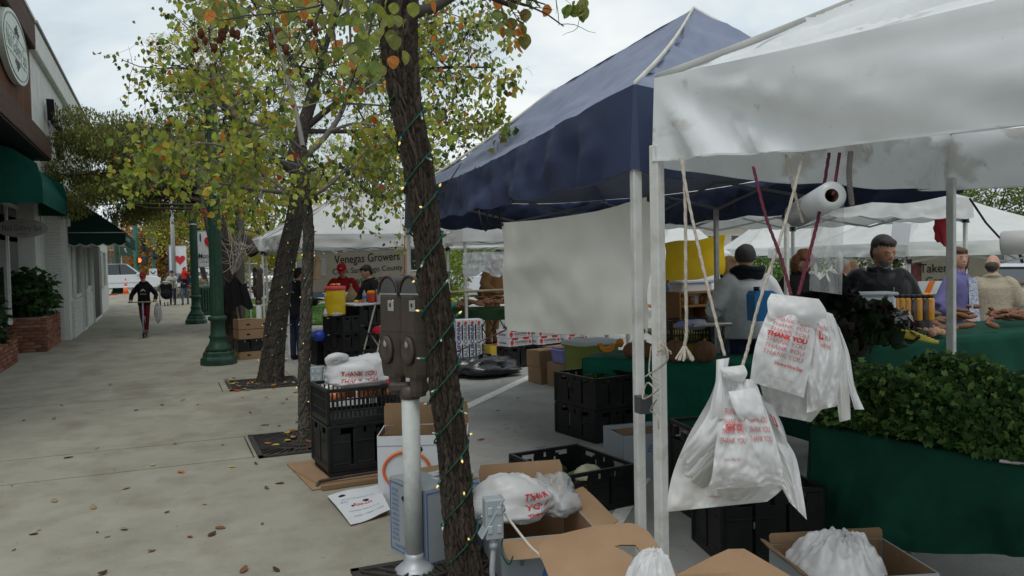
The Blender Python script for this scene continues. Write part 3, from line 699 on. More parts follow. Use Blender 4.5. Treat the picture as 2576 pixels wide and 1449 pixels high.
# string lights
M_wire = mat('green_wire', (.012, .07, .05), .5, var=.1); M_sock = mat('green_socket', (.015, .10, .07), .4, var=.1)
M_lit = mat('bulb_lit', (.9, .7, .3), .3, var=0, emit=(1, .62, .12), estr=.7); M_unlit = mat('bulb_clear', (.55, .5, .4), .1, var=0, spec=.8)
def string_lights(path, rad, zs, ph, pitch, label, spacing=.13, wr=.0035, nb=None, off=.012, seed=1, lit=.3):
    P = smooth_path(path, 400); r = np.interp(np.linspace(0, len(rad)-1, 400), range(len(rad)), rad)
    L = np.concatenate([[0], np.cumsum(np.linalg.norm(np.diff(P, axis=0), axis=1))]); n = int((zs[1]-zs[0])/pitch*26)
    wire, bulbs, acc, last, rg = [], [], 0, None, random.Random(seed)
    for i in range(n):
        l = zs[0]+(zs[1]-zs[0])*i/n; a = ph+2*math.pi*(l-zs[0])/pitch; c = np.array([np.interp(l, L, P[:, k]) for k in range(3)]); rr = np.interp(l, L, r)+off
        # angle measured from the view side
        p = V(c)+V((_R.x, _R.y, 0)).normalized()*(rr*math.sin(a))-V((_F.x, _F.y, 0)).normalized()*(rr*math.cos(a))+V((0, 0, .05*math.sin(a)*pitch/.2))
        if last is not None: acc += (p-last).length
        last = p; wire.append(p)
        if acc > spacing: acc = 0; bulbs.append((p, (p-V(c)).normalized()))
    t = thing('string_lights', label, 'string lights', wire[0]); w = MB()
    for s_ in (0, math.pi):
        w.tube([p+V((wr*.8*math.cos(i*1.3+s_), wr*.8*math.sin(i*1.3+s_), wr*.8*math.cos(i*1.3+s_+1))) for i, p in enumerate(wire)], wr, 5)
    w.build('wire', M_wire, t, True)
    for p, d in bulbs:
        dd = (d*.8+V((rg.uniform(-.5, .5), rg.uniform(-.5, .5), rg.uniform(-1.2, .6)))).normalized(); x, y, z = basis(dd); M = frame(p, x, y, z)
        so = MB().lathe([(.004, 0), (.0075, .004), (.0075, .026), (.005, .03)], 8, M=M).build('socket', M_sock, t, True)
        MB().lathe([(.0045, .028), (.0055, .036), (.003, .045), (.0005, .048)], 7, M=M).build('bulb', M_lit if rg.random() < lit else M_unlit, so, True)
    return t
string_lights(T1P, T1R, (.22, 2.55), -.9, .21, 'green string lights spiralling up the trunk beside the parking meters', .14)
# ------------------------------------------------------------------ slim tree with pale limbs
D2 = g(770, 1112).dot(_F)-CAM.dot(_F)
T2P = [pd(x, y, D2) for x, y in ((770, 1120), (768, 1050), (766, 900), (772, 740), (776, 600), (772, 520), (764, 430), (762, 370))]
T2R = [.062, .056, .049, .046, .044, .04, .036, .03]
tr2 = thing('street_tree', 'slim tree with grey limbs and yellow-green autumn leaves growing from the slotted grate', 'tree', (T2P[0].x, T2P[0].y, 0))
v, f, c = bark(T2P, T2R, 80, 420, .013, .022, .07, (.04, .033, .029), (.17, .143, .12), 8, .15)
obj_np('trunk', np_mesh('trunk', v, f, M_bark, c, False), tr2)
rng = np.random.default_rng(21)
lm2 = [([(770, 500, 0), (715, 485, -.2), (650, 478, -.5), (600, 470, -.8), (545, 460, -1.0)], .026, .008), ([(770, 505, 0), (720, 480, .1), (660, 440, .3), (600, 425, .5), (530, 400, .7)], .02, .005),
       ([(778, 500, 0), (830, 465, -.1), (880, 425, -.1), (935, 430, 0), (985, 465, .1)], .018, .004), ([(762, 400, 0), (830, 330, .2), (868, 260, .3), (905, 130, .5), (930, 20, .7), (940, -60, .8)], .03, .010),
       ([(762, 380, 0), (700, 330, -.2), (600, 300, -.4), (560, 270, -.6), (480, 235, -.6)], .02, .003), ([(762, 370, 0), (740, 260, .3), (700, 120, .5), (660, 0, .6)], .026, .008),
       ([(830, 330, .2), (900, 310, 0), (980, 330, -.1), (1040, 380, -.2)], .016, .004), ([(762, 420, 0), (690, 400, -.1), (600, 380, -.5), (520, 360, -.8), (455, 375, -.9)], .016, .004),
       ([(868, 260, .3), (960, 200, .4), (1080, 160, .4), (1180, 120, .5), (1260, 165, .5)], .014, .003), ([(905, 130, .5), (1000, 110, .8), (1120, 40, .8), (1180, -20, .8)], .012, .003),
       ([(740, 260, .3), (600, 200, .1), (500, 100, 0), (440, 40, 0)], .014, .003), ([(868, 260, .3), (1000, 270, .7), (1100, 300, .8), (1190, 330, .8)], .012, .003)]
lm2 = [(np.array([pd(x, y, D2+e) for x, y, e in p]), a, b) for p, a, b in lm2]; lm2 = [(smooth_path(p, 14), a, b) for p, a, b in lm2]
br, tips = ramify(lm2, rng, (.5, .28, .16), (8, 4, 3), .009, .02)
limb_parts(lm2, br, 6, (.19, .175, .16), tr2)
keep = rng.random(len(tips)) < .66; tips = tips[keep]; tips = np.repeat(tips, 2, axis=0); tips = tips+rng.normal(0, .04, (len(tips), 3))
lv = leaf_arrays(tips, np.full(len(tips), .062), pal(len(tips), (YG, GR, DG, OR, YE, RD_), (.52, .28, .07, .035, .09, .005), .25), 1.0)
obj_np('crown', np_mesh('crown', *lv[:2], M_leaf, lv[2]), tr2, kind='stuff')
string_lights(T2P, T2R, (.05, 2.4), 0, .30, 'green light string wound around the slim tree', .2, .003, off=.008, seed=4, lit=.3)
# ------------------------------------------------------------------ thick leaning tree
D3 = g(690, 960).dot(_F)
T3P = [pd(x, y, D3+e) for x, y, e in ((678, 972, 0), (686, 900, 0), (700, 780, 0), (718, 660, .05), (740, 560, .1), (752, 470, .2), (744, 400, .3), (760, 330, .4), (790, 230, .6))]
T3R = [.175, .148, .136, .126, .115, .105, .118, .09, .07]
tr3 = thing('street_tree', 'thick leaning dark trunk with string lights rising from the leaf-strewn grate', 'tree', (T3P[0].x, T3P[0].y, 0))
v, f, c = bark(T3P, T3R, 130, 420, .016, .034, .2, (.03, .025, .021), (.095, .08, .066), 4, .2)
obj_np('trunk', np_mesh('trunk', v, f, M_bark, c, False), tr3)
rng = np.random.default_rng(33)
lm3 = [([(748, 440, .2), (640, 360, -.3), (560, 260, -.6), (520, 160, -.6)], .06, .015), ([(760, 330, .4), (860, 250, .6), (980, 190, .9), (1120, 170, 1.0), (1240, 170, 1)], .055, .012),
       ([(790, 230, .6), (820, 110, .8), (860, 0, 1), (900, -120, 1.2)], .07, .02), ([(790, 230, .6), (700, 100, .3), (620, -20, 0)], .05, .015), ([(760, 330, .4), (920, 330, 1), (1060, 320, 1.4), (1180, 350, 1.5)], .04, .01),
       ([(860, 250, .6), (1000, 100, 1), (1130, 20, 1.2)], .04, .012), ([(748, 440, .2), (830, 420, .9), (930, 440, 1.4), (1000, 480, 1.6)], .03, .008), ([(640, 360, -.3), (560, 380, -.6), (500, 400, -.8)], .03, .008)]
lm3 = [(smooth_path(np.array([pd(x, y, D3+e) for x, y, e in p]), 14), a, b) for p, a, b in lm3]
br, tips = ramify(lm3, rng, (.85, .5, .26), (11, 5, 3), .016, .02)
limb_parts(lm3, br, 6, (.05, .045, .04), tr3)
tips = tips[rng.random(len(tips)) < .95]+0; tips = np.concatenate([tips, tips+rng.normal(0, .1, (len(tips), 3))])
lv = leaf_arrays(tips, np.full(len(tips), .066), pal(len(tips), (YG, GR, DG, OR, YE, BR), (.25, .42, .24, .03, .05, .01), .25), 1.0)
obj_np('crown', np_mesh('crown', *lv[:2], M_leaf, lv[2]), tr3, kind='stuff')
string_lights(T3P, T3R, (.3, 3.2), .5, .16, 'tiny lights wound around the thick leaning trunk', .2, .003, off=.02, seed=9, lit=.3)
# dry seed clusters (brown) among the limbs
for i in range(22):
    p = pd(RNG.uniform(470, 600), 90+RNG.uniform(-12, 40), D2+.2) if i < 13 else pd(RNG.uniform(650, 800), RNG.uniform(50, 130), D2)
    obj_np('withered_cluster', MB().ball(p, (.03, .03, .05), 7, 5, jit=.6, seed=i).mesh('withered_cluster', mat('withered_leaf', BR, .9, var=.4, scale=30)), tr2)
# ------------------------------------------------------------------ other trees along the walk and behind
far_tree('dense dark olive tree arching over the walk beside the shops', (1.05, 17.6, 0), tuple(pd(350, 418, 19)), (2.15, 2.1, 1.4), 60000, .09, ((.20, .22, .06), (.28, .29, .075), (.12, .135, .04)), (.5, .3, .2), .13, 60, .55, droop=1.1, seed=3, fill=.34, shell=.35, near=True, ln=.2)
far_tree('feathery yellow-green tree rising behind the leaning trunk', g(600, 830, 0), tuple(pd(590, 210, 24)), (2.6, 2.6, 2.9), 26000, .11, ((.36, .36, .06), (.25, .27, .05), (.45, .4, .09)), (.5, .3, .2), .16, 44, .35, droop=.3, seed=4, fill=.3, barkc=(.12, .11, .1), near=True)
far_tree('yellow-green feathery tree standing behind the white stall roofs', tuple(V((pd(900, 700, 27).x, pd(900, 700, 27).y, RD))), tuple(pd(930, 440, 27)), (2.6, 2.4, 2.0), 20000, .12, ((.38, .38, .05), (.27, .30, .05)), (.6, .4), .16, 34, .35, droop=.4, seed=5, fill=.34)
far_tree('orange autumn tree across the cross street', (-1.6, 66, RD), tuple(pd(402, 630, 64)), (3.4, 3.0, 4.6), 9000, .24, ((.42, .16, .025), (.5, .26, .04), (.28, .14, .04), (.2, .2, .05)), (.4, .3, .2, .1), .25, 40, .8, seed=6, fill=.38)
far_tree('pale olive tree across the street behind the heart banners', (5, 72, RD), tuple(pd(515, 610, 66)), (4.6, 3.0, 4.4), 8000, .24, ((.2, .21, .08), (.14, .15, .05)), (.6, .4), .25, 40, .7, seed=7, fill=.36)
far_tree('bright yellow tree leaning over the lawn behind the white stall', (7.5, 40, 0), tuple(pd(665, 545, 37)), (3.6, 2.6, 2.6), 10000, .17, ((.5, .44, .04), (.42, .40, .05), (.3, .32, .05)), (.5, .3, .2), .22, 34, .8, seed=8, fill=.36, barkc=(.13, .1, .08))
far_tree('green street tree behind the white tents on the far side', (30, 33, RD), tuple(pd(2470, 540, 42)), (4.5, 4, 3.2), 9000, .22, ((.14, .2, .04), (.2, .25, .05), (.08, .11, .03)), (.4, .3, .3), .25, 36, .8, seed=9, fill=.4)
far_tree('dark green tree behind the far row of stalls', (26, 40, RD), tuple(pd(2240, 600, 46)), (5, 4, 2.4), 7000, .22, ((.07, .10, .03), (.1, .14, .04)), (.5, .5), .25, 34, .8, seed=10, fill=.4)
far_tree('bushy bright green tree glimpsed between the tent posts', (19, 38, RD), tuple(pd(1950, 690, 42)), (2.6, 2.4, 1.7), 4000, .2, ((.12, .22, .04), (.08, .15, .03)), (.5, .5), .2, 24, .8, seed=11, fill=.4)
far_tree('yellowish street tree behind the lamp post with the heart banner', (1.6, 44, 0), tuple(pd(500, 545, 44)), (2.6, 2.4, 2.2), 7000, .2, ((.4, .37, .05), (.22, .24, .05), (.12, .15, .04)), (.5, .3, .2), .18, 30, .8, seed=12, fill=.38)
far_tree('green tree behind the hanging plastic sheet of the stall', (12, 44, RD), tuple(pd(1160, 650, 44)), (3, 2.6, 2.2), 4000, .22, ((.16, .22, .05), (.25, .3, .06)), (.5, .5), .2, 24, .8, seed=13, fill=.4)
far_tree('young light-green tree by the stall with sweet potatoes', (9.0, 25, RD), tuple(pd(1130, 690, 25)), (.9, .8, 1.0), 1600, .12, ((.25, .32, .05), (.15, .22, .04)), (.5, .5), .06, 16, .8, seed=14, fill=.5)
# second dark trunk leaning behind the near lamp post
tp = [pd(x, y, 15.2) for x, y in ((590, 885), (586, 800), (574, 700), (560, 640), (548, 560), (528, 500))]
st = thing('street_tree', 'dark bare trunk standing behind the fluted lamp post', 'tree', (tp[0].x, tp[0].y, 0))
v, f, c = bark(tp, [.17, .15, .13, .14, .13, .1], 60, 160, .02, .05, .12, (.03, .025, .022), (.09, .075, .065), 6); obj_np('trunk', np_mesh('trunk', v, f, M_bark, c), st)
tp2 = [pd(x, y, 17) for x, y in ((650, 690), (640, 640), (610, 600), (600, 540), (588, 500))]
v, f, c = bark([pd(585, 640, 15.6)]+[pd(x, y, 15.8) for x, y in ((610, 600), (640, 640))], [.08, .1, .1], 40, 60, .015, .05, .1, (.03, .025, .022), (.09, .075, .065), 7); obj_np('limb', np_mesh('limb', v, f, M_bark, c), st)
wb = []; rng = np.random.default_rng(50)
for i in range(9):
    p, d = twig(pd(585, 690, 15), np.array([rng.normal(0, .5), .0, 1]), .9, rng, 7, .5, .2); wb.append((p, .011, .004))
    for q in range(4):
        p2, d = twig(p[rng.integers(2, 7)], rng.normal(0, 1, 3), .45, rng, 5, .5, .1); wb.append((p2, .006, .0025))
v, f, c = tubes_np(wb, 5, (.42, .38, .34)); wbo = obj_np('bare_branches', np_mesh('bare_branches', v, f, M_bark, c, True))
tag(wbo, 'pale leafless branch spray beside the dark trunk', 'branches')
# dark shrubs in the brick planter
def shrub(label, c, R, n, ls, cols, seed, name='shrub', cat='plant', nar=.7):
    rng = np.random.default_rng(seed); q = rng.normal(0, 1, (n, 3)); q /= np.linalg.norm(q, axis=1)[:, None]; q *= rng.uniform(.2, 1, (n, 1))**.5
    p = np.array(c)+q*np.array(R)*(1+.25*np.sin(q[:, :1]*9+seed)); t = thing(name, label, cat, (c[0], c[1], c[2]-R[2]))
    lv = leaf_arrays(p, np.full(n, ls), pal(n, cols, [1]*len(cols), .3, rng), .3, LEAF, LF, nar, rng); obj_np('foliage', np_mesh('foliage', *lv[:2], M_leaf, lv[2]), t, kind='stuff')
    tw = [(np.array([(c[0], c[1], c[2]-R[2]), p[i]]), .008, .003) for i in range(0, n, max(1, n//24))]; v, f, cc_ = tubes_np(tw, 5, (.05, .06, .03)); obj_np('stem', np_mesh('stem', v, f, M_bark, cc_), t)
shrub('broad-leaved dark green shrub in the raised brick planter', (-2.5, 18.9, 1.12), (.42, .75, .55), 900, .17, ((.03, .075, .02), (.05, .12, .03), (.02, .05, .015)), 1)
shrub('dark shrub against the salon window above the raised planter', (-2.65, 19.9, 1.1), (.33, .5, .6), 600, .17, ((.025, .06, .018), (.05, .11, .03)), 2)
shrub('dark leaves spilling from the low brick planter', (-2.7, 15.6, .75), (.25, .9, .42), 500, .14, ((.02, .045, .015), (.03, .07, .02)), 3)
for i, (x, y, d, r, lab) in enumerate(((1100, 790, 46, (.9, .6, .55), 0), (560, 760, 50, (1.3, .7, .7), 1))): pass
shrub('tan dry ornamental grass clump behind the pedestrians', tuple(g(470, 748, 0)+V((0, 0, .5))), (1.5, .7, .6), 900, .3, ((.34, .27, .16), (.4, .33, .22)), 5, 'ornamental_grass', 'plant', .15)
shrub('green shrub in front of the parked cars on the far street', tuple(g(757, 735, 0)+V((0, 0, .4))), (.7, .5, .5), 300, .14, ((.08, .14, .03), (.12, .2, .05)), 6)
# ================================================================== stall tents
def cloth_mat(name, col, dirt, rough=.7, trl=.3, dcol=(.33, .29, .22), ds=1.1, bump=.12):
    return mat(name, col, rough, var=.06, scale=2.5, bump=bump, bscale=3.2, dirt=dirt, dirtcol=dcol, dscale=ds, trl=trl, rid=True)
M_wcan = cloth_mat('white_canvas', (.72, .73, .72), .28)
M_wcan_d = cloth_mat('dirty_white_canvas', (.76, .78, .79), .0, trl=.2, bump=.22)
speckle(M_wcan_d, 2.2, .60, (.38, .35, .28), .5, (1, 1, 1.6), 8); speckle(M_wcan_d, 30, .72, (.2, .18, .15), .5); speckle(M_wcan_d, 7, .66, (.36, .33, .27), .5, None, 8)
M_blue = cloth_mat('pale_blue_canvas', (.19, .216, .305), 0, rough=.6, trl=.03, bump=.2)  # paler blue for the roof panels; the valances take a darker blue
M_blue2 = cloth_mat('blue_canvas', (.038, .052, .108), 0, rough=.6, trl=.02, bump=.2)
M_alu = mat('white_metal_tube', (.58, .58, .55), .45, var=.1, scale=8, dirt=.5, dirtcol=(.25, .21, .16), dscale=9)
M_grey = mat('grey_metal', (.32, .33, .33), .4, var=.12, metal=.5)
M_clip = mat('black_plastic_clip', (.02, .02, .02), .5, var=0)
M_pipe = mat('seam_tape', (.62, .60, .52), .7, var=.15)
M_rope = mat('twine', (.42, .38, .32), .9, var=.25, scale=60)
def az(a): return V((math.sin(R_(a)), math.cos(R_(a)), 0))
def fanq(x, y):
    a = math.atan2(y, x+.02); r = math.hypot(x, y); return 1.6*value_noise((a*4.2, r*.55, 1), 2)-1.1*abs(value_noise((a*9+1, r*.9, 4), 3))**.8-.5*abs(value_noise((a*23, r*2.0, 7), 4))+.5*value_noise((x*2.6, y*2.6, 3), 6)
def tent(label, c0, azA, LA, LB, eave, val, peak, m, ridge=None, sides='0123', wr=.012, sag=.10, leg=.045, scal=0, res=(40, 22), ov=.03, legs='0123', mlegs=(), floor=RD, truss=True, seed=0, valwave=.02, seam=None, azB=None, vsag=0.0, endclip=None, drape=0.0, vm=None, inset=.085, legtop=.06, tskip='', legbot=.45, fan=0):
    A, B = az(azA), az(azA+90 if azB is None else azB); c0 = V((*c0, 0)); C = [c0, c0+A*LA, c0+A*LA+B*LB, c0+B*LB]
    ctr = (C[0]+C[2])/2; t = thing('market_tent', label, 'tent', (ctr.x, ctr.y, floor)); Z = V((0, 0, 1))
    if ridge: r0 = c0+A*ridge[0]+B*LB/2+Z*peak; r1 = c0+A*ridge[1]+B*LB/2+Z*peak
    else: r0 = r1 = ctr+Z*peak
    VE = {}; top = {0: (r0, r1), 1: (r1, r1), 2: (r1, r0), 3: (r0, r0)}
    for k in range(4):
        a, b = C[k]+Z*eave, C[(k+1) % 4]+Z*eave; ta, tb = top[k]; ev = (b-a).normalized(); nrm = ev.cross(Z)
        if nrm.dot((a+b)/2-ctr) < 0: nrm = -nrm
        def roof(u, v, a=a, b=b, ta=ta, tb=tb, nrm=nrm):
            p = (a*(1-u)+b*u)*(1-v)+(ta*(1-u)+tb*u)*v
            p = p-Z*(sag*math.sin(math.pi*min(1, v*1.0))*(.35+.65*math.sin(math.pi*u)) + drape*math.sin(math.pi*u)*(1-v)**2)
            q = value_noise((p.x*2.2+p.z*1.1, p.y*2.2, v*1.5), seed)*wr*2.2+value_noise((p.x*1.1+u*2, p.y*5.0+v*2, p.z*4), seed+3)*wr-1.5*wr*abs(value_noise((u*4.2+v*2.5, v*7.5-u*2, 3), seed+6))**.8-.7*wr*abs(value_noise((u*11-v*4, v*13+u*7, 5), seed+8))
            if fan: q = fanq(u*LA, v*2.0)*fan
            return p+Z*q*(math.sin(math.pi*v)**.5 if v > 0 else 0)+nrm*q*.5
        MB().grid(roof, res[0], res[1]).build('roof_panel', m, t, True)
        if str(k) in sides:
            L = (b-a).length; s0, s1 = (0, 1) if not (endclip and endclip[0] == k) else endclip[1:]
            def valn(u, v, a=a, b=b, nrm=nrm, L=L, s0=s0, s1=s1):
                u = s0+(s1-s0)*u; p = a*(1-u)+b*u; d = val
                if scal: d = val-.035*(1-abs(math.sin(math.pi*u*scal)))*1.0
                d -= vsag*math.sin(math.pi*u)
                x = u*L; w = valwave*(value_noise((x*2.6, v*1.3, k*7.7), seed+k)+.6*value_noise((x*6.1, v*2.2, k*3.1), seed+k+9))*(.35+v)+wr*.9*abs(value_noise((x*2.3+v*1.7, v*3.1-x*.8, 4), seed+k+12))+wr*.5*abs(value_noise((x*6+v*3, v*6-x*3, 8), seed+k+15))
                if fan: w = fanq(x, -v*.4)*fan*.6*(.3+v)
                w *= min(1, u*9, (1-u)*9)
                return p+nrm*(ov*min(1, .3+u*9, .3+(1-u)*9)+.02*v+w*2)-Z*(d*v+drape*math.sin(math.pi*u)*(1-v))+Z*value_noise((x*2, 0, k), seed)*wr*v
            VE[k] = (valn, s0, s1)
            MB().grid(valn, max(res[0], int(scal*12)), 10).build('valance', vm or m, t, True)
            MB().tube([valn(i/40, 1) for i in range(41)], .0045, 4).build('hem', vm or m, t, True)
    for k in VE:
        n_ = (k+1) % 4
        if n_ in VE and VE[k][2] == 1 and VE[n_][1] == 0:
            fa_, fb_ = VE[k][0], VE[n_][0]; MB().grid(lambda u, v: fa_(1, v)*(1-u)+fb_(0, v)*u, 3, 10).build('corner_strip', vm or m, t, True)
    if seam:
        for k, e_ in ((0, r0), (1, r1), (2, r1), (3, r0)):
            p, q = C[k]+Z*(eave+.004), e_+Z*.004
            MB().tube([p*(1-s)+q*s-Z*sag*.32*math.sin(math.pi*s) for s in np.linspace(0, 1, 14)], (.016, .007), 6, hint=(0, 0, 1)).build('seam', seam, t, True)
    pts = {str(k): C[k] for k in range(4)}; allp = [pts[k] for k in legs]+[c0+A*a_+B*b_ for a_, b_ in mlegs]
    for p in allp:
        inw = (ctr-p); inw.z = 0; inw.normalize(); p = p+inw*inset
        MB().box((p.x, p.y, (floor+.75)/2+.0), (leg*.72, leg*.72, .75-floor), rz=-R_(azA)).build('lower_leg', M_alu, t, True)
        MB().box((p.x, p.y, (legbot+eave-legtop)/2), (leg, leg, eave-legbot-legtop), ch=.004, rz=-R_(azA)).build('leg', M_alu, t, True)
        MB().box((p.x, p.y, floor+.006), (leg*2.2, leg*2.2, .012), rz=-R_(azA)).build('foot_plate', M_alu, t, True)
        if inset > .05: MB().box((p.x, p.y, eave-.30), (leg*1.5, leg*1.5, .07), rz=-R_(azA)).build('slider', M_clip, t, True)
    if truss:
        for k in range(4):
            if str(k) in tskip: continue
            a, b = C[k], C[(k+1) % 4]; n = 4 if (b-a).length > 4 else 2; inw = (ctr-(a+b)/2); inw.z = 0; inw.normalize()
            for i in range(n):
                p = a*(1-i/n)+b*i/n+inw*.06; q = a*(1-(i+1)/n)+b*(i+1)/n+inw*.06
                MB().bar(p+Z*(eave-.04), q+Z*(eave-.33), .014, .026).build('truss_bar', M_grey, t, True)
                MB().bar(p+Z*(eave-.33)+inw*.016, q+Z*(eave-.04)+inw*.016, .014, .026).build('truss_bar', M_grey, t, True)
    return t, C
tent('dirty white canopy sheltering the cilantro table', (2.06, 3.05), 165, 3.05, 3.05, 2.45, .38, 3.3, M_wcan_d, fan=.055, wr=.03, sag=.14, res=(90, 60), legs='03', seam=mat('grey_seam', (.36, .36, .34), .7, var=.15), azB=75, valwave=.02, seed=2, sides='023', leg=.05, drape=.03, truss=False, vsag=-.035, inset=.0, legtop=.3, legbot=.15)
tent('pale blue canopy beside the dirty white one', (2.09, 3.27), 5.8, 6.06, 3.2, 2.47, .44, 3.55, M_blue, ridge=(1.52, 4.54), wr=.02, sag=.13, res=(110, 40), seam=M_pipe, scal=7, seed=5, legs='012', azB=78, mlegs=((3.05, 3.13), (4.9, 3.13)), sides='0123', endclip=(3, .90, 1.0), drape=.09, valwave=.03, vm=M_blue2, inset=.02, legtop=.33, tskip='3', legbot=.15)
tent('white canopy over the stall with the yellow drink cooler', (1.92, 14.3), 0, 3.1, 3.1, 2.16, .24, 3.15, M_wcan, seed=7, res=(30, 14), seam=M_wcan)
tent('small white canopy on the lawn side behind the cooler stall', (1.95, 18.2), 0, 3.05, 3.05, 2.2, .24, 3.05, M_wcan, seed=8, res=(24, 12), seam=M_wcan)
tent('white canopy over the sweet potato stall with hanging plastic sheet', (4.95, 13.5), 0, 3.05, 3.6, 2.32, .34, 3.2, M_wcan, seed=9, res=(30, 14), seam=M_wcan)
tent('white canopy with the yellow banner behind the blue tent', (6.45, 7.0), -6, 3.05, 3.7, 2.36, .30, 3.2, M_wcan, seed=10, res=(36, 16), scal=6, azB=83)
def tent_at(label, x0, x1, yb, d0, zb, val, pk, seed, LA=3.05, pkz=None, **k):
    a, b = pd(x0, yb, d0), pd(x1, yb, d0); ax = math.degrees(math.atan2((b-a).x, (b-a).y)); L = (b-a).length
    return tent(label, (a.x, a.y), ax-90, LA, L, zb+val, val, zb+val+pk, M_wcan, seed=seed, res=(24, 12), azB=ax, leg=.04, **k)
tent_at('white canopy with pole beside the grower name banner', 2284, 2790, 638, 12.2, 1.57, .22, .95, 11, LA=4.2)
tent_at('white pyramid canopy behind the man in the black jacket', 2050, 2290, 640, 17.0, 1.55, .24, 1.1, 12)
tent_at('distant white canopy left of the black jacket man', 1880, 2110, 650, 24, 1.6, .24, 1.3, 13)
tent_at('far white canopy beyond the yellow banner', 1640, 1840, 665, 22, 1.45, .24, 1.2, 14)
tent_at('white canopy between the blue tent and the trunk', 1060, 1330, 612, 19.5, 1.95, .26, 1.0, 15)
# hanging white tarp under the blue eave
tt = thing('hanging_tarp', 'white vinyl tarp hung from the blue canopy by its corners', 'tarp', (2.3, 5.2, 1.2))
p00, p10, p11, p01 = (pd(1268, 560, 5.9), pd(1646, 492, 3.95), pd(1640, 838, 3.95), pd(1276, 830, 5.9))
def tarp(u, v):
    p = (p00*(1-u)+p10*u)*(1-v)+(p01*(1-u)+p11*u)*v; n = V((-.93, -.1, .0))
    return p+n*(.02*math.sin(u*7+v*2)+.05*value_noise((u*3, v*2.4, 1), 3)+.02*value_noise((u*9, v*5, 1), 4))+V((0, 0, -.03*math.sin(math.pi*u)*(1-v)-.02*math.sin(math.pi*u)*v))
MB().grid(tarp, 50, 34).build('sheet', mat('tarp_vinyl', (.76, .75, .68), .6, var=.05, scale=2, bump=.25, bscale=2.5, rid=True, trl=.25), tt, True)
for (u, v) in ((0, 0), (1, 0), (0, 1), (1, 1)):
    MB().lathe([(.006, 0), (.014, 0), (.014, .004), (.006, .004)], 12, M=frame(tarp(u*.97+.015, v*.96+.02)-V((.9, .3, 0))*.01, (0, 1, 0), (0, 0, 1))).build('grommet', M_iron, tt, True)
MB().tube([tarp(0, 1), tarp(0, 1)+V((-.1, .05, -.05)), pd(1160, 880, 6.5), pd(1100, 900, 4.3)], .006, 6).build('tie_cord', mat('rust_cord', (.12, .05, .035), .9, var=.4), tt, True)
MB().tube([tarp(0, 0), tarp(0, 0)+V((0, 0, .1)), V((2.35, 6.3, 2.1))], .006, 6).build('tie_cord', M_clip, tt, True)
# loose cords under the blue hem
for i, (x, s) in enumerate(((1205, 1.0), (1222, .6))):
    a = pd(x, 548, 6.1); tag(MB().tube([a+V((0, 0, .06)), a+V((.02, 0, -.05*s)), a+V((.06, .02, -.10*s)), a+V((.12, .05, -.06)), a+V((.16, .1, .04))], .007, 6).build('cord', M_clip), ('black bungee loop dangling from the blue hem', 'short black cord end under the blue hem')[i], 'cord')
# twine wound round the two front posts, tape
pa, pb = pd(1622, 1100, 3.72), pd(1652, 1100, 3.55)
tw = thing('twine_wrap', 'frayed twine tying the two white tent posts together', 'twine', (2.1, 3.15, .8))
def post(y, s): return (pd(1622, y, 3.69) if s else pd(1655, y, 3.54))
seqs = [[(870, 1), (940, 1), (970, 0), (1000, 1), (960, 1), (990, 0)], [(850, 0), (905, 0), (945, 1)], [(1000, 0), (1030, 1), (1040, 0), (1075, 0)]]
for q in seqs: MB().tube(smooth_path([post(y, s)+V((RNG.uniform(-.03, .03), -.03, 0)) for y, s in q], 24), .004, 6).build('strand', M_rope, tw, True)
kx = post(850, 0)
for i in range(14): MB().tube([kx, kx+V((RNG.uniform(-.02, .03), -.02, -.04)), kx+V((RNG.uniform(-.04, .05), -.03, -RNG.uniform(.05, .09)))], .0025, 4).build('frayed_end', M_rope, tw, True)
tp_ = pd(1618, 1017, 3.74); tag(MB().box((tp_.x, tp_.y, tp_.z), (.062, .062, .08), rz=-R_(5.8)).build('tape_band', mat('grey_tape', (.07, .075, .08), .5, var=.1)), 'dark duct tape band on the left white tent post', 'tape')
# ================================================================== street furniture
M_lampg = mat('lamp_green', (.018, .058, .037), .45, var=.2, scale=5, dirt=.3, dirtcol=(.09, .1, .08), dscale=5)
M_sigd = mat('signal_dark', (.025, .032, .032), .5, var=.1); M_poleg = mat('pole_teal', (.04, .15, .11), .5, var=.15)
M_steel = mat('galvanised', (.42, .44, .46), .45, var=.1, metal=.3)
M_banw = mat('banner_white', (.72, .74, .76), .6, var=.05, trl=.2); M_bant = mat('banner_blue_edge', (.03, .05, .16), .6, var=0)
M_red = mat('heart_red', (.5, .03, .035), .55, var=.1); M_print = mat('print_black', (.02, .02, .02), .7, var=0)
def fluted(mb, r, z0, z1, n=16, taper=.88, mi=0):
    k = n*4; vs = []
    for z, q in ((z0, 1), (z1, taper)):
        for j in range(k): a = 2*math.pi*j/k; rr = r*q*(1-.07*(1 if j % 4 in (0,) else .6 if j % 4 in (1, 3) else 0)); vs.append((rr*math.cos(a), rr*math.sin(a), z))
    mb.add(vs, [(j, (j+1) % k, k+(j+1) % k, k+j) for j in range(k)], mi, False); return mb
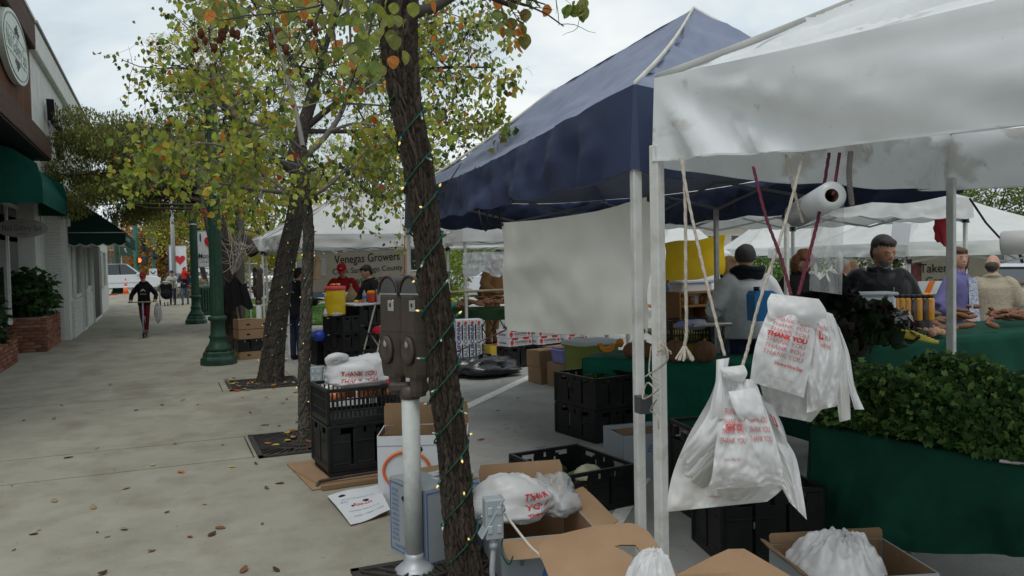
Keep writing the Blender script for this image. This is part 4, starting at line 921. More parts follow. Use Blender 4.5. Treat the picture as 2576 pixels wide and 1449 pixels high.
def lamp_post(label, x, y, s=1.0, h=4.4):
    t = thing('lamp_post', label, 'street lamp', (x, y, 0))
    oc = lambda r, z: (r*s, z*s)
    MB().lathe([oc(.29, 0), oc(.29, .09), oc(.275, .12), oc(.25, .14), oc(.245, .2), oc(.215, .23)], 8, sm=False).build('base', M_lampg, t)
    MB().lathe([oc(.215, .23), oc(.2, .28), oc(.15, .35), oc(.13, .42), oc(.145, .45), oc(.15, .47), oc(.12, .5), oc(.115, .62), oc(.115, .72), oc(.15, .74), oc(.15, .79), oc(.11, .81)], 24).build('pedestal', M_lampg, t)
    fluted(MB(), .108*s, .8*s, h*s).build('shaft', M_lampg, t)
    MB().lathe([(.108*s, 2.78*s), (.108*s, 2.82*s)], 24).build('band', M_steel, t)
    hd = MB().lathe([oc(.09, h), oc(.14, h+.03), oc(.14, h+.08), oc(.09, h+.12), oc(.12, h+.2), oc(.1, h+.22)], 16).build('capital', M_lampg, t)
    MB().lathe([oc(.1, h+.2), oc(.2, h+.32), oc(.22, h+.45), oc(.17, h+.62), oc(.05, h+.72), oc(.01, h+.78)], 18).build('globe', mat('lamp_globe', (.6, .6, .56), .3, var=.05), t)
    return t
def heart(w):
    return [(w*16*math.sin(a)**3/34, w*(13*math.cos(a)-5*math.cos(2*a)-2*math.cos(3*a)-math.cos(4*a))/34) for a in np.linspace(0, 2*math.pi, 30, endpoint=False)]
def banner(label, o, ux, w, h, seed=0):
    ux = V(ux).normalized(); M = frame(o, ux, (0, 0, 1)); nrm = ux.cross(V((0, 0, 1)))
    t = thing('street_banner', label, 'banner', o)
    MB().grid(lambda u, v: M @ V(((u-.5)*w, -v*h, .02*math.sin(v*5+seed)*(u))), 8, 14).build('cloth', M_banw, t, True)
    MB().box((0, 0, 0), (w+.12, .02, .02), M @ TR(-.04, .01, 0)).build('bracket', M_steel, t, True)
    MB().box((0, 0, 0), (w+.12, .02, .02), M @ TR(-.04, -h-.01, 0)).build('bracket', M_steel, t, True)
    MB().box((0, 0, 0), (.035*w/.6, h, .004), M @ TR(-w/2+.03, -h/2, .028)).build('edge_stripe', M_bant, t, True)
    q = MB(); put_text(q, 'I', h*.30, M @ TR(-w*.27, -h*.19, .03), bold=.015); put_text(q, 'Montrose', h*.19, M @ TR(.02*w, -h*.71, .03), width=w*.78, shear=.2, bold=.01); put_text(q, 'shop park', h*.08, M @ TR(0, -h*.87, .03), width=w*.6, shear=.1); q.build('lettering', M_print, t, True)
    MB().prism(heart(w*.62), 0, .003, M @ TR(w*.15, -h*.34, .03)).build('heart', M_red, t, True)
    return t
l1 = g(551, 916); lamp_post('fluted green lamp post with grey speaker box, beside the dark bare trunk', l1.x, l1.y)
sp = pd(567, 480, l1.dot(_F)); tag(MB().box((sp.x, sp.y, sp.z), (.17, .16, .62), ch=.02).build('speaker_box', mat('speaker_grey', (.09, .10, .11), .6, var=.1)), 'grey box mounted on the fluted lamp post', 'speaker')
l2 = g(494, 814); lamp_post('second green lamp post carrying a heart banner near the litter bin', l2.x, l2.y)
dl2 = l2.dot(_F); a = pd(522, 581, dl2); rt = V((_R.x, _R.y, 0)).normalized()
banner('white heart banner hung on the green lamp post near the litter bin', a+rt*.02, rt, .82, 1.0)
# silver pole with banner
sp0 = g(440, 752); dS = sp0.dot(_F); t = thing('banner_pole', 'thin galvanised pole carrying a heart banner', 'pole', (sp0.x, sp0.y, 0))
MB().lathe([(.11, 0), (.09, 3.5), (.08, 6.5)], 14).build('shaft', M_steel, t)
a = pd(445, 619, dS); banner('smaller white heart banner hung on the galvanised pole', a, rt, .92, 2.0)
# signals and poles on the far corner
def pole(label, x, yb, d, h, m=M_poleg, r=.1, base=True):
    p = pd(x, yb, d); t = thing('signal_pole', label, 'pole', (p.x, p.y, RD))
    if base: MB().lathe([(.42, 0), (.42, .1), (.34, .2), (.3, .42), (.22, .55), (.2, .7), (.16, .8)], 16).build('base', M_lampg, t)
    fluted(MB(), r*1.4, .1, h, 12, .8).build('shaft', m, t); return t, p
def sighead(label, x, y0, y1, d, lit=None, yaw=0, name='traffic_light'):
    a, b = pd(x, y0, d), pd(x, y1, d); h = (a-b).length; c = (a+b)/2; t = thing(name, label, 'traffic light', (c.x, c.y, b.z)); w = h*.36
    fx = V((math.cos(PSI+yaw), -math.sin(PSI+yaw), 0)); M = frame(c, fx, (0, 0, 1)); 
    MB().box((0, 0, -.12), (w, h, .24), M, ch=.03).build('housing', M_sigd, t, True)
    for i in range(3):
        yy = h*(.32-.32*i); m = mat('signal_red', (.8, .05, .03), .4, var=0, emit=(1, .06, .03), estr=3) if lit == i else M_print
        MB().lathe([(w*.36, 0), (w*.3, .03), (.01, .05)], 16, M=M @ TR(0, yy, .0)).build('lens', m, t, True)
        MB().tube([M @ V((w*.40*math.cos(q), yy+w*.40*math.sin(q), .09)) for q in np.linspace(0, math.pi, 9)], (.012, .10), 4, hint=(M.to_3x3() @ V((0, 0, 1)))).build('visor', M_sigd, t, True)
    return t
def pedsig(label, x, y, d, w=.45, hand=False, dark=M_sigd):
    c = pd(x, y, d); M = frame(c, (math.cos(PSI), -math.sin(PSI), 0), (0, 0, 1)); t = thing('pedestrian_signal', label, 'crossing signal', (c.x, c.y, c.z-w/2))
    MB().box((0, 0, -.12), (w*1.25, w, .24), M, ch=.05).build('housing', dark, t, True)
    if hand:
        q = MB(); 
        for k in range(4): q.box((-w*.32+k*w*.07, w*.12, .01), (w*.05, w*.3, .01), M)
        q.box((-w*.21, -w*.1, .01), (w*.27, w*.22, .012), M); q.box((-w*.03, -.01, .01), (w*.06, w*.2, .01), M @ TR(0, 0, 0, rz=-.5)); q.build('hand_symbol', mat('hand_orange', (.9, .15, .02), .4, var=0, emit=(1, .12, .02), estr=3), t, True)
    else:
        q = MB(); q.box((0, w*.2, .012), (w*.18, w*.16, .006), M); q.box((.03, -w*.08, .012), (w*.1, w*.3, .006), M @ TR(0, 0, 0, rz=.6)); q.build('walk_symbol', M_steel, t, True)
    return t
pole('stout green signal pole on grassy corner beside the traffic cone', 297, 738, 52, 5.2, M_lampg, .12)
pole('tall teal signal pole in front of the white car', 346, 735, 56, 7.5, M_poleg, .13)
pole('teal signal pole holding the red traffic light', 389, 735, 56, 7.0, M_poleg, .09)
sighead('dark unlit traffic light on the tall teal pole', 361, 594, 634, 56, None, .6)
sighead('traffic light glowing red in front of the orange tree', 389, 619, 652, 55.6, 0, .2)
pedsig('dark green walk signal box on the stout pole', 315, 631, 51.5, 1.25/2.0, False, M_lampg); pedsig('crossing signal with glowing orange hand', 356, 655, 55.6, .6, True)
# small signs
def plate(label, x, y, d, w, h, txt, base=True, yb=None):
    c = pd(x, y, d); M = frame(c, (math.cos(PSI), -math.sin(PSI), 0), (0, 0, 1)); t = thing('street_sign', label, 'sign', (c.x, c.y, RD))
    MB().box((0, 0, 0), (w, h, .01), M, ch=.003).build('plate', M_banw, t, True)
    q = MB()
    for i, s_ in enumerate(txt): put_text(q, s_, h/len(txt)*.9, M @ TR(0, h*(.5-(i+.5)/len(txt)), .008), width=w*.8)
    q.build('lettering', M_print, t, True); MB().tube([(c.x, c.y+.03, RD), (c.x, c.y+.03, c.z+h/2)], .03, 8).build('post', M_steel, t, True)
    return t
plate('white notice plate with black letters behind the stroller', 438, 716, 46, .5, .75, ['LOS', '15', 'MIN']); plate('small white arrow sign before the beige shops', 512, 662, 56, 1.0, 1.25, ['V', '<'])
plate('tiny white heart plate on a post by the corner', 385, 685, 54, .55, .5, ['v'])
# litter bin
bp = g(515, 792); t = thing('litter_bin', 'green slatted litter bin beside the second lamp post', 'bin', (bp.x, bp.y, 0))
MB().lathe([(.30, .05), (.30, .82), (.28, .83)], 20).build('liner', mat('bin_liner', (.01, .02, .016), .7, var=.1), t)
MB().lathe([(.35, .86), (.35, .92), (.30, .97), (.14, 1.0)], 24).build('rim', M_lampg, t); MB().lathe([(.34, .03), (.34, .09)], 24).build('foot_ring', M_lampg, t)
for i in range(26): a = i*2*math.pi/26; MB().box((.345*math.cos(a), .345*math.sin(a), .46), (.012, .055, .86), rz=a).build('slat', M_lampg, t)
bb = g(503, 790); t = thing('bollard', 'slim black bollard next to the litter bin', 'bollard', (bb.x, bb.y, 0)); MB().lathe([(.05, 0), (.05, .95), (.04, 1.0), (.01, 1.02)], 12).build('post', mat('black_paint', (.012, .013, .018), .4, var=0), t); MB().lathe([(.09, 0), (.09, .03), (.05, .05)], 12).build('flange', M_clip, t)
cp = pd(317, 742, 49); t = thing('traffic_cone', 'orange and white traffic cone at the grassy corner', 'cone', (cp.x, cp.y, 0))
MB().box((0, 0, .015), (.4, .4, .03), ch=.01).build('foot', mat('cone_orange', (.75, .12, .02), .5, var=.1), t)
for i, (z0, z1) in enumerate(((.03, .3), (.3, .48), (.48, .62), (.62, .8), (.8, .95))): MB().lathe([(.15*(1-z0/1.05)+.015, z0), (.15*(1-z1/1.05)+.015, z1)], 16).build('cone_band', MATS['cone_orange'] if i % 2 == 0 else M_banw, t)
# ------------------------------------------------------------------ parking meters
M_met = mat('meter_brown', (.052, .037, .027), .42, var=.12, scale=6, spec=.5, bump=.05, bscale=60, dirt=.3, dirtcol=(.11, .09, .075), dscale=7)
M_mglass = mat('meter_glass', (.05, .052, .05), .12, var=.2, spec=.8); M_chrome = mat('dull_chrome', (.45, .45, .43), .35, var=.15, metal=.7)
M_ppost = mat('painted_post', (.52, .54, .52), .55, var=.06, scale=9, dirt=.45, dirtcol=(.27, .26, .23), dscale=12)
def rrect(w, d, c=.28):
    k = min(w, d)*c; return [(-w/2+k, -d/2), (w/2-k, -d/2), (w/2, -d/2+k), (w/2, d/2-k), (w/2-k, d/2), (-w/2+k, d/2), (-w/2, d/2-k), (-w/2, -d/2+k)]
def loft(mb, secs, mi=0, M=None):
    n = len(secs[0][0]); vs = [(x, y, z) for poly, z in secs for x, y in poly]; fs = [(i*n+j, i*n+(j+1) % n, (i+1)*n+(j+1) % n, (i+1)*n+j) for i in range(len(secs)-1) for j in range(n)]
    fs += [tuple(range(n))[::-1], tuple((len(secs)-1)*n+j for j in range(n))]; return mb.add(vs, fs, mi, False, M)
def meter_head(t, M):
    # local: x wide face to the walk, z up from the yoke
    W, D = .138, .165
    loft(MB(), [(rrect(.07, .07), -.10), (rrect(.085, .085), -.07), (rrect(.085, .09), 0)], M=M).build('neck', M_met, t, True)
    loft(MB(), [(rrect(W*.82, D*.85), 0), (rrect(W*.9, D*.95), .02), (rrect(W, D), .06), (rrect(W*1.1, D*1.08), .20), (rrect(W*1.1, D*1.08), .235)], M=M).build('coin_vault', M_met, t, True)
    loft(MB(), [(rrect(W*1.02, D*1.0), .236), (rrect(W*1.0, D*.98), .42), (rrect(W*.96, D*.96), .428)], M=M).build('mechanism_case', M_met, t, True)
    # dome: half disc
    arc = [(-.062*math.cos(a), .062*1.45*math.sin(a)) for a in np.linspace(0, math.pi, 17)]
    Md = M @ frame((0, 0, .43), (0, 1, 0), (0, 0, 1)); dm = MB()
    for s_, sc in ((-1, 1), ): pass
    dm.prism([(x*1.12, y*1.06) for x, y in arc], -.05, .05, Md).build('dome', M_met, t, True)
    for sg in (-1, 1): MB().prism([(x*.9, y*.9+.004) for x, y in arc], .049*sg, .054*sg, Md).build('window', M_mglass, t, True)
    MB().grid(lambda u, v: Md @ V((arc[int(u*16+.5)][0]*1.15, arc[int(u*16+.5)][1]*1.085+.001, -.057+.114*v)), 17, 3).build('hood', M_met, t, True)
    MB().tube([Md @ V((x*1.15, y*1.085+.001, -.055)) for x, y in arc], .006, 6).build('hood_lip', M_met, t, True); MB().tube([Md @ V((x*1.15, y*1.085+.001, .055)) for x, y in arc], .006, 6).build('hood_lip', M_met, t, True)
    MB().box((0, 0, .434), (.11, .14, .014), M, ch=.004).build('collar', M_chrome, t, True)
    for sg in (-1,):
        MB().box((sg*.066, -.03, .375), (.008, .042, .062), M, ch=.006).build('coin_plate', M_chrome, t, True); MB().box((sg*.071, -.03, .378), (.004, .008, .02), M).build('coin_slot', M_print, t, True)
        MB().lathe([(.052, 0), (.046, .012), (.03, .016), (.02, .012), (.005, .012)], 20, M=M @ frame((sg*.079, -.005, .145), (0, -1, 0), (0, 0, 1)), sy=1.5).build('vault_lock', M_met, t, True)
        MB().ball((sg*.09, -.005, .18), (.006, .015, .022), 10, 8, M=M).build('lock_plug', M_chrome, t, True)
    MB().box((.0, -.079, .30), (.05, .004, .004), M).build('rivet', M_chrome, t, True)
def meter(label, p, rot=0.0, heads=((-.075, .03), (.055, -.04)), zt=1.02):
    t = thing('parking_meter', label, 'parking meter', (p.x, p.y, 0)); T = Matrix.Translation((p.x, p.y, 0))
    MB().lathe([(.105, 0), (.105, .014), (.085, .03), (.06, .05), (.05, .075), (.049, .1)], 24).build('flange', M_steel, t)
    MB().lathe([(.0475, .05), (.0475, zt)], 24).build('post', M_ppost, t)
    B = T @ Matrix.Rotation(rot, 4, 'Z')
    if len(heads) > 1: MB().box((-.005, 0, zt+.0), (.22, .06, .055), B, ch=.015).build('yoke', M_met, t, True)
    MB().lathe([(.052, zt-.06), (.056, zt-.05), (.056, zt+.01)], 20).build('socket', M_met, t)
    for hx, hy in heads: meter_head(t, B @ TR(hx, hy, zt+.06, rz=-rot+R_(30)))
    return t
mp = g(1043, 1436); meter('double-headed brown parking meter on a scuffed white post', mp, -PSI-.1, zt=.985)
fm = g(655, 900); meter('single parking meter standing before the leaning tree', fm, -.3, ((0, 0),), zt=1.0)
# ------------------------------------------------------------------ electrical outlet boxes
M_box = mat('outlet_grey', (.30, .34, .36), .5, var=.1, scale=9, dirt=.4, dirtcol=(.18, .19, .19), dscale=9)
def outlet(label, c, w, h, d, yaw, pipe, lid=.6, flip=False):
    t = thing('outlet_box', label, 'outlet box', (c.x, c.y, 0)); M = Matrix.Translation(c) @ Matrix.Rotation(yaw, 4, 'Z')
    MB().box((0, 0, 0), (w, d, h), M, ch=.006).build('box', M_box, t, True)
    Ml = M @ TR(w/2+.004, -d*.5, h*.5) @ Matrix.Rotation(lid, 4, 'Y'); 
    loft(MB(), [([(-.0, 0), (.0, d), (-.0, d), (-.0, 0)], 0)], M=Ml) if False else None
    lm = MB(); lm.box((.0, d/2, -h*.55), (.012, d*1.1, h*1.12), Ml, ch=.004); lm.box((.022, d/2, -h*.58), (.036, d*.95, h*.85), Ml, ch=.014); lm.build('cover', M_box, t, True)
    for k in range(2):
        for j in range(2): MB().box((w*(.25-.5*k), -d/2-.003, h*(.22-.45*j)), (w*.26, .006, h*.2), M, ch=.003).build('knockout', M_steel, t, True)
    MB().tube(smooth_path([M @ V((0, 0, -h/2)), M @ V((0, 0, -h/2-.05))]+pipe, 16), .0135, 10).build('conduit', M_steel, t, True)
    MB().lathe([(.022, 0), (.022, .03)], 8, M=M @ TR(0, 0, -h/2-.05)).build('coupling', M_steel, t, True)
    return t
c1 = pd(1240, 1302, 3.72); outlet('grey weatherproof outlet box with open cover next to the light-wrapped trunk', c1, .085, .19, .075, -PSI+.25, [pd(1238, 1440, 3.72), pd(1246, 1500, 3.74), V((c1.x+.02, c1.y, 0))], .55)
c2 = pd(797, 942, D2-.15); outlet('small grey outlet box leaning on a pipe by the slim tree', c2, .105, .145, .06, -PSI, [pd(797, 1010, D2-.12), pd(806, 1080, D2-.1), V((g(814, 1110).x, g(814, 1110).y, 0))], .08)
tag(MB().tube(smooth_path([c1+V((.05, 0, -.09)), pd(1262, 1390, 3.7), pd(1280, 1420, 3.7), pd(1290, 1400, 3.68)], 20), .004, 6).build('light_lead', M_wire), 'green lead dangling from the open outlet box', 'cord')
tag(MB().tube(smooth_path([c1+V((.07, .02, .0)), pd(1330, 1370, 3.6), pd(1360, 1400, 3.5), pd(1385, 1449, 3.3), pd(1400, 1520, 3.2)], 30), .006, 8).build('extension_cord', mat('cord_cream', (.5, .47, .4), .6, var=.1)), 'cream extension cord running from the outlet into the boxes', 'cord')
# ================================================================== vehicles and far buildings
M_tyre = mat('tyre', (.018, .018, .018), .85, var=.1); M_rim = mat('rim', (.4, .41, .42), .35, var=.05, metal=.7)
M_cglass = mat('car_glass', (.03, .038, .042), .06, var=0, spec=.8)
M_tail = mat('tail_red', (.45, .02, .02), .3, var=0); M_head = mat('headlamp', (.7, .72, .72), .15, var=0)
PROF = {  # side outline (x, z) of body below glass, greenhouse base/roof
 'suv': dict(L=4.85, W=1.95, body=[(-2.4, .42), (-2.42, .9), (-2.36, 1.12), (1.0, 1.14), (1.35, 1.08), (2.2, .98), (2.4, .85), (2.43, .45), (2.2, .3), (-2.25, .3)], gh=[(-2.32, 1.11), (-2.05, 1.78), (-1.9, 1.82), (.25, 1.82), (.45, 1.78), (1.25, 1.1)], r=.37),
 'sedan': dict(L=4.6, W=1.8, body=[(-2.28, .42), (-2.3, .85), (-2.2, .98), (-1.5, 1.0), (1.0, .98), (2.1, .82), (2.28, .7), (2.3, .42), (2.1, .26), (-2.1, .26)], gh=[(-1.75, .98), (-1.0, 1.38), (-.7, 1.44), (.2, 1.44), (.4, 1.4), (1.2, .96)], r=.32)}
def car(label, kind, col, loc, yaw, detail=True):
    P = PROF[kind]; t = thing('parked_car' if kind == 'sedan' else 'sport_utility_car', label, 'car', loc, yaw); W = P['W']; m = mat('paint_%.2f_%.2f_%.2f' % col, col, .25, var=.03, coat=.6)
    sh = lambda q, k: [(x*(1-k*.5), z+(k if z < .6 else -k)*.25) for x, z in q]
    def slices(poly, ys):
        n = len(poly); vs = []; 
        for y, q in ys: vs += [(x, y, z) for x, z in q]
        fs = [(i*n+j, i*n+(j+1) % n, (i+1)*n+(j+1) % n, (i+1)*n+j) for i in range(len(ys)-1) for j in range(n)]; fs += [tuple(range(n)), tuple((len(ys)-1)*n+j for j in range(n))[::-1]]; return vs, fs
    b = P['body']; ys = [(-W/2, sh(b, .07)), (-W/2+.05, sh(b, .0)), (W/2-.05, b), (W/2, sh(b, .07))]; MB().add(*slices(b, ys)).build('body', m, t)
    gq = P['gh']; n = len(gq); ty = lambda z: (W/2-.09)-(z-gq[0][1])*.24
    MB().add([(x, s_*(ty(z)-.012), z-.012) for s_ in (-1, 1) for x, z in gq], [tuple(range(n))[::-1], tuple(range(n, 2*n))]+[(j, (j+1) % n, n+(j+1) % n, n+j) for j in range(n)]).build('glass', M_cglass, t)
    rp = [(x, z) for x, z in gq[1:-1]]; k = len(rp)
    MB().add([(x, s_*ty(z), z+q) for q in (0, .025) for s_ in (-1, 1) for x, z in rp], [(j, j+1, k+j+1, k+j) for j in range(k-1)]+[(2*k+j, 2*k+j+1, 3*k+j+1, 3*k+j) for j in range(k-1)]+[tuple(range(k))+tuple(range(3*k-1, 2*k-1, -1)), tuple(range(k, 2*k))+tuple(range(4*k-1, 3*k-1, -1))]).build('roof', m, t)
    for s_ in (-1, 1):
        for (i, j) in ((0, 1), (n-1, n-2)): MB().bar((gq[i][0], s_*ty(gq[i][1]), gq[i][1]), (gq[j][0], s_*ty(gq[j][1]), gq[j][1]), .07, .05).build('pillar', m, t)
        xm = (gq[1][0]+gq[-2][0])/2
        for x in ((xm-.15, xm+.95) if kind == 'suv' else (xm-.1,)):
            MB().bar((x-.1, s_*(ty(gq[0][1])+.002), gq[0][1]), (x-.16, s_*(ty(gq[2][1])+.002), gq[2][1]), .06, .03).build('pillar', m if kind != 'suv' else M_print, t)
        MB().box((1.05, s_*(W/2+.06), gq[0][1]+.06), (.12, .16, .12), ch=.03).build('mirror', m, t)
        for x in (-1.42, 1.42):
            w = MB().lathe([(P['r']*.6, -.11), (P['r'], -.1), (P['r'], .1), (P['r']*.6, .11)], 22, M=TR(x, s_*(W/2-.1), P['r'], rx=math.pi/2)).build('wheel', M_tyre, t)
            MB().lathe([(P['r']*.62, 0), (P['r']*.55, .02), (.06, .0), (.01, .02)], 14, M=TR(x, s_*(W/2+.005), P['r'], rx=-s_*math.pi/2)).build('rim', M_rim, w)
            MB().lathe([(P['r']*1.18, -.02), (P['r']*1.18, .02)], 22, M=TR(x, s_*(W/2-.045), P['r']+.02, rx=math.pi/2)).build('wheel_arch', M_print, t)
        MB().box((P['body'][6][0]-.08, s_*(W/2-.22), .80 if kind == 'suv' else .68), (.18, .34, .16), ch=.04).build('headlight', M_head, t); MB().box((P['body'][1][0]+.05, s_*(W/2-.2), .98 if kind == 'suv' else .8), (.12, .3, .2 if kind == 'suv' else .14), ch=.03).build('tail_light', M_tail, t)
        MB().box((0, s_*(W/2+.004), .62), (2.2, .02, .05)).build('side_trim', M_steel if kind == 'suv' else m, t)
    MB().box((-P['L']/2-.0, 0, .62), (.03, .5, .14)).build('number_plate', M_banw, t); MB().box((P['L']/2-.0, 0, .42), (.06, W*.7, .18), ch=.02).build('grille', M_print, t)
    return t
sv = pd(319, 738, 52); car('white sport utility car crossing behind the boy', 'suv', (.66, .68, .70), (sv.x-.35, sv.y, 0.0), 0.0)
def park(label, kind, col, x, y, d, yaw): p = pd(x, y, d); car(label, kind, col, (p.x, p.y, RD), yaw)
park('pale silver sedan parked behind the green shrub', 'sedan', (.4, .43, .46), 505, 712, 66, 1.2); park('silver sedan parked next to the lamp post across the lawn', 'sedan', (.36, .38, .41), 532, 712, 62, 1.25)
park('white sport utility car parked left of the dark one', 'suv', (.6, .6, .6), 572, 712, 63, 1.3); park('dark blue sport utility car parked across the lawn', 'suv', (.025, .03, .05), 592, 714, 60, 1.3)
park('beige sport utility car parked behind the leaning trunk', 'suv', (.38, .35, .31), 640, 712, 62, 1.35); park('white sedan with red tail lights parked by the lawn', 'sedan', (.62, .63, .64), 668, 717, 56, 1.4)
park('navy sedan parked behind the cooler stall', 'sedan', (.03, .045, .08), 806, 718, 36, .2); park('white sedan glimpsed left of the sweet potato stall', 'sedan', (.6, .62, .65), 1245, 715, 40, .3)
park('dark sport utility car parked behind the man in the beige sweater', 'suv', (.02, .022, .025), 2530, 690, 22, .25); park('silver sedan parked beyond the bald man', 'sedan', (.4, .42, .45), 2600, 700, 17.5, .3)
# ---- buildings across the streets
def shop(label, x0, x1, yf, h, col, nwin, depth=9, rot=0, awn=None, fascia=None, name='shop_building'):
    t = thing(name, label, 'building', ((x0+x1)/2, yf+depth/2, RD)); w = x1-x0; m = mat('stucco_%.2f_%.2f_%.2f' % col, col, .85, var=.08, scale=1.5, dirt=.25, dirtcol=(col[0]*.6, col[1]*.6, col[2]*.6))
    MB().box(((x0+x1)/2, yf+depth/2, h/2+RD), (w, depth, h)).build('wall', m, t, True)
    MB().box(((x0+x1)/2, yf-.35, h*.98+RD), (w+.3, .9, h*.12), ch=.03).build('fascia', mat('fascia_%.2f' % (fascia or col)[0], fascia or col, .8, var=.06), t, True)
    for i in range(nwin):
        xc = x0+w*(i+.5)/nwin; ww = w/nwin*.7
        wn_ = MB().box((xc, yf-.03, h*.42+RD), (ww, .06, h*.52)).build('window', M_glassdk if i % 3 else M_pane, t, True); fr = MB()
        for q in (-.5, 0, .5): fr.box((xc+q*ww, yf-.05, h*.42+RD), (.08, .1, h*.54))
        for q in (-.27, .27): fr.box((xc, yf-.051, h*(.42+q)+RD), (ww, .09, .08))
        fr.build('frame', M_wtrim, wn_, True)
    if awn:
        for k, (a, b, c_) in enumerate(awn):
            xa, xb = x0+w*a, x0+w*b; MB().add([(xa, yf-.06, h*.78), (xb, yf-.06, h*.78), (xb, yf-1.3, h*.6), (xa, yf-1.3, h*.6), (xa, yf-1.3, h*.54), (xb, yf-1.3, h*.54)], [(0, 1, 2, 3), (3, 2, 5, 4)]).build('awning', mat('awn_%.2f_%.2f' % (c_[0], c_[1]), c_, .7, var=.1, trl=.2), t, True)
    return t
shop('beige flat-roofed shop behind the white car', -14, 1.5, 74, 4.6, (.42, .36, .27), 5, fascia=(.5, .44, .34)); shop('pale stucco shop behind the heart banners', 2.5, 16, 80, 5.0, (.44, .40, .32), 5)
shop('low dark-fronted shop with a yellow awning beyond the lawn', 17, 34, 82, 5.2, (.30, .26, .2), 6, awn=((.05, .32, (.65, .45, .02)),)); shop('tan shop with a teal awning behind the cooler stall', 35, 58, 84, 5.6, (.36, .32, .26), 7, awn=((.02, .3, (.08, .25, .2)), (.5, .8, (.3, .06, .04))))
shop('cream two-tone shop far beyond the tents', 59, 88, 78, 6.0, (.48, .44, .36), 8, awn=((.3, .6, (.08, .1, .2)),)); shop('long brown shop row behind the right-hand stalls', 89, 130, 66, 6.2, (.26, .21, .16), 9)
# ================================================================== crates, cartons and bags on the walk
M_crate = mat('black_crate', (.010, .0105, .011), .45, var=.25, scale=5, dirt=.3, dirtcol=(.035, .033, .03), dscale=6)
M_kraft = mat('kraft', (.27, .172, .098), .85, col2=(.34, .225, .135), scale=3, stretch=(1, 1, .25), bump=.06, bscale=30, dirt=.25, dirtcol=(.19, .115, .065), dscale=3)
M_kraft2 = mat('kraft_dark', (.22, .14, .08), .9, var=.15, scale=4)
M_wcard = mat('white_card', (.55, .57, .59), .7, var=.05, scale=3, dirt=.35, dirtcol=(.38, .37, .34), dscale=4)
M_gcard = mat('grey_card', (.30, .325, .345), .75, var=.06, scale=3, dirt=.35, dirtcol=(.27, .27, .27), dscale=4)
M_bluep = mat('blue_print', (.06, .16, .40), .7, var=.1); M_redp = mat('red_print', (.55, .035, .03), .6, var=.15); M_orp = mat('orange_print', (.62, .13, .03), .6, var=.1); M_greyp = mat('grey_print', (.17, .18, .2), .7, var=.1)
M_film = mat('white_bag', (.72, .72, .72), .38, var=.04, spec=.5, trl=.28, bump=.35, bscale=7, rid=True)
def crate(label, F, rz, a, b, h, z0, style='panel', group=None, mats=None, slope=0.02):
    """open plastic crate, near corner F, walls built of rails, slats and panels"""
    t = thing('plastic_crate', label, 'crate', (F.x, F.y, z0), rz, group); m = mats or M_crate; th = .014
    MB().box((a/2, b/2, .012), (a-.02, b-.02, .016)).build('floor', m, t)
    for (ox, oy, ux, L) in ((0, 0, (1, 0), a), (0, b, (1, 0), a), (0, 0, (0, 1), b), (a, 0, (0, 1), b)):
        ux = V((*ux, 0)); M = frame((ox, oy, 0), ux, V((0, 0, 1)).cross(ux)) if ux.x else frame((ox, oy, 0), ux, V((-1, 0, 0)))
        q = lambda s, z, w, hh, nm, d=th, ch=.002, y=0: MB().box((s, y, z), (w, d, hh), M, ch=ch).build(nm, m, t)
        q(L/2, h-.012, L+th*1.6, .026, 'rim', th*1.7); q(L/2, .022, L, .044, 'bottom_rail')
        if style == 'slat':
            for z in (h*.36, h*.68): q(L/2, z, L, .012, 'rail', th*.8)
            n = int(L/.034)
            for i in range(1, n):
                if L < b*.9 and .3 < i/n < .7 and False: continue
                q(L*i/n, h/2, .012, h-.06, 'slat', th*.6, .001)
        else:
            n = 3 if L > .5 else 2; pw = L/n
            for i in range(n):
                s0 = (i+.5)*pw
                q(s0, h*.44, pw*.80, h*.70, 'wall_panel', .006, .001)
                q(s0-pw/2+.012 if i else .012, h*.45, .024, h*.8, 'rib', th*1.1)
                q(s0, h*.12+.012, pw*.7, .014, 'rib', th*1.2); q(s0, h*.62, pw*.72, .01, 'rib', th*1.15)
            q(L-.012, h*.45, .024, h*.8, 'rib', th*1.1)
            for s0 in (.25, .75):           # open handle gap between wall and rim
                q(L*s0-L*.16, h*.86, L*.14, .06, 'handle_post', th*.7, .001); q(L*s0+L*.16, h*.86, L*.14, .06, 'handle_post', th*.7, .001)
    for x, y in ((0, 0), (a, 0), (0, b), (a, b)): MB().box((x, y, h/2), (.03, .03, h-.012), ch=.006).build('corner_post', m, t)
    return t
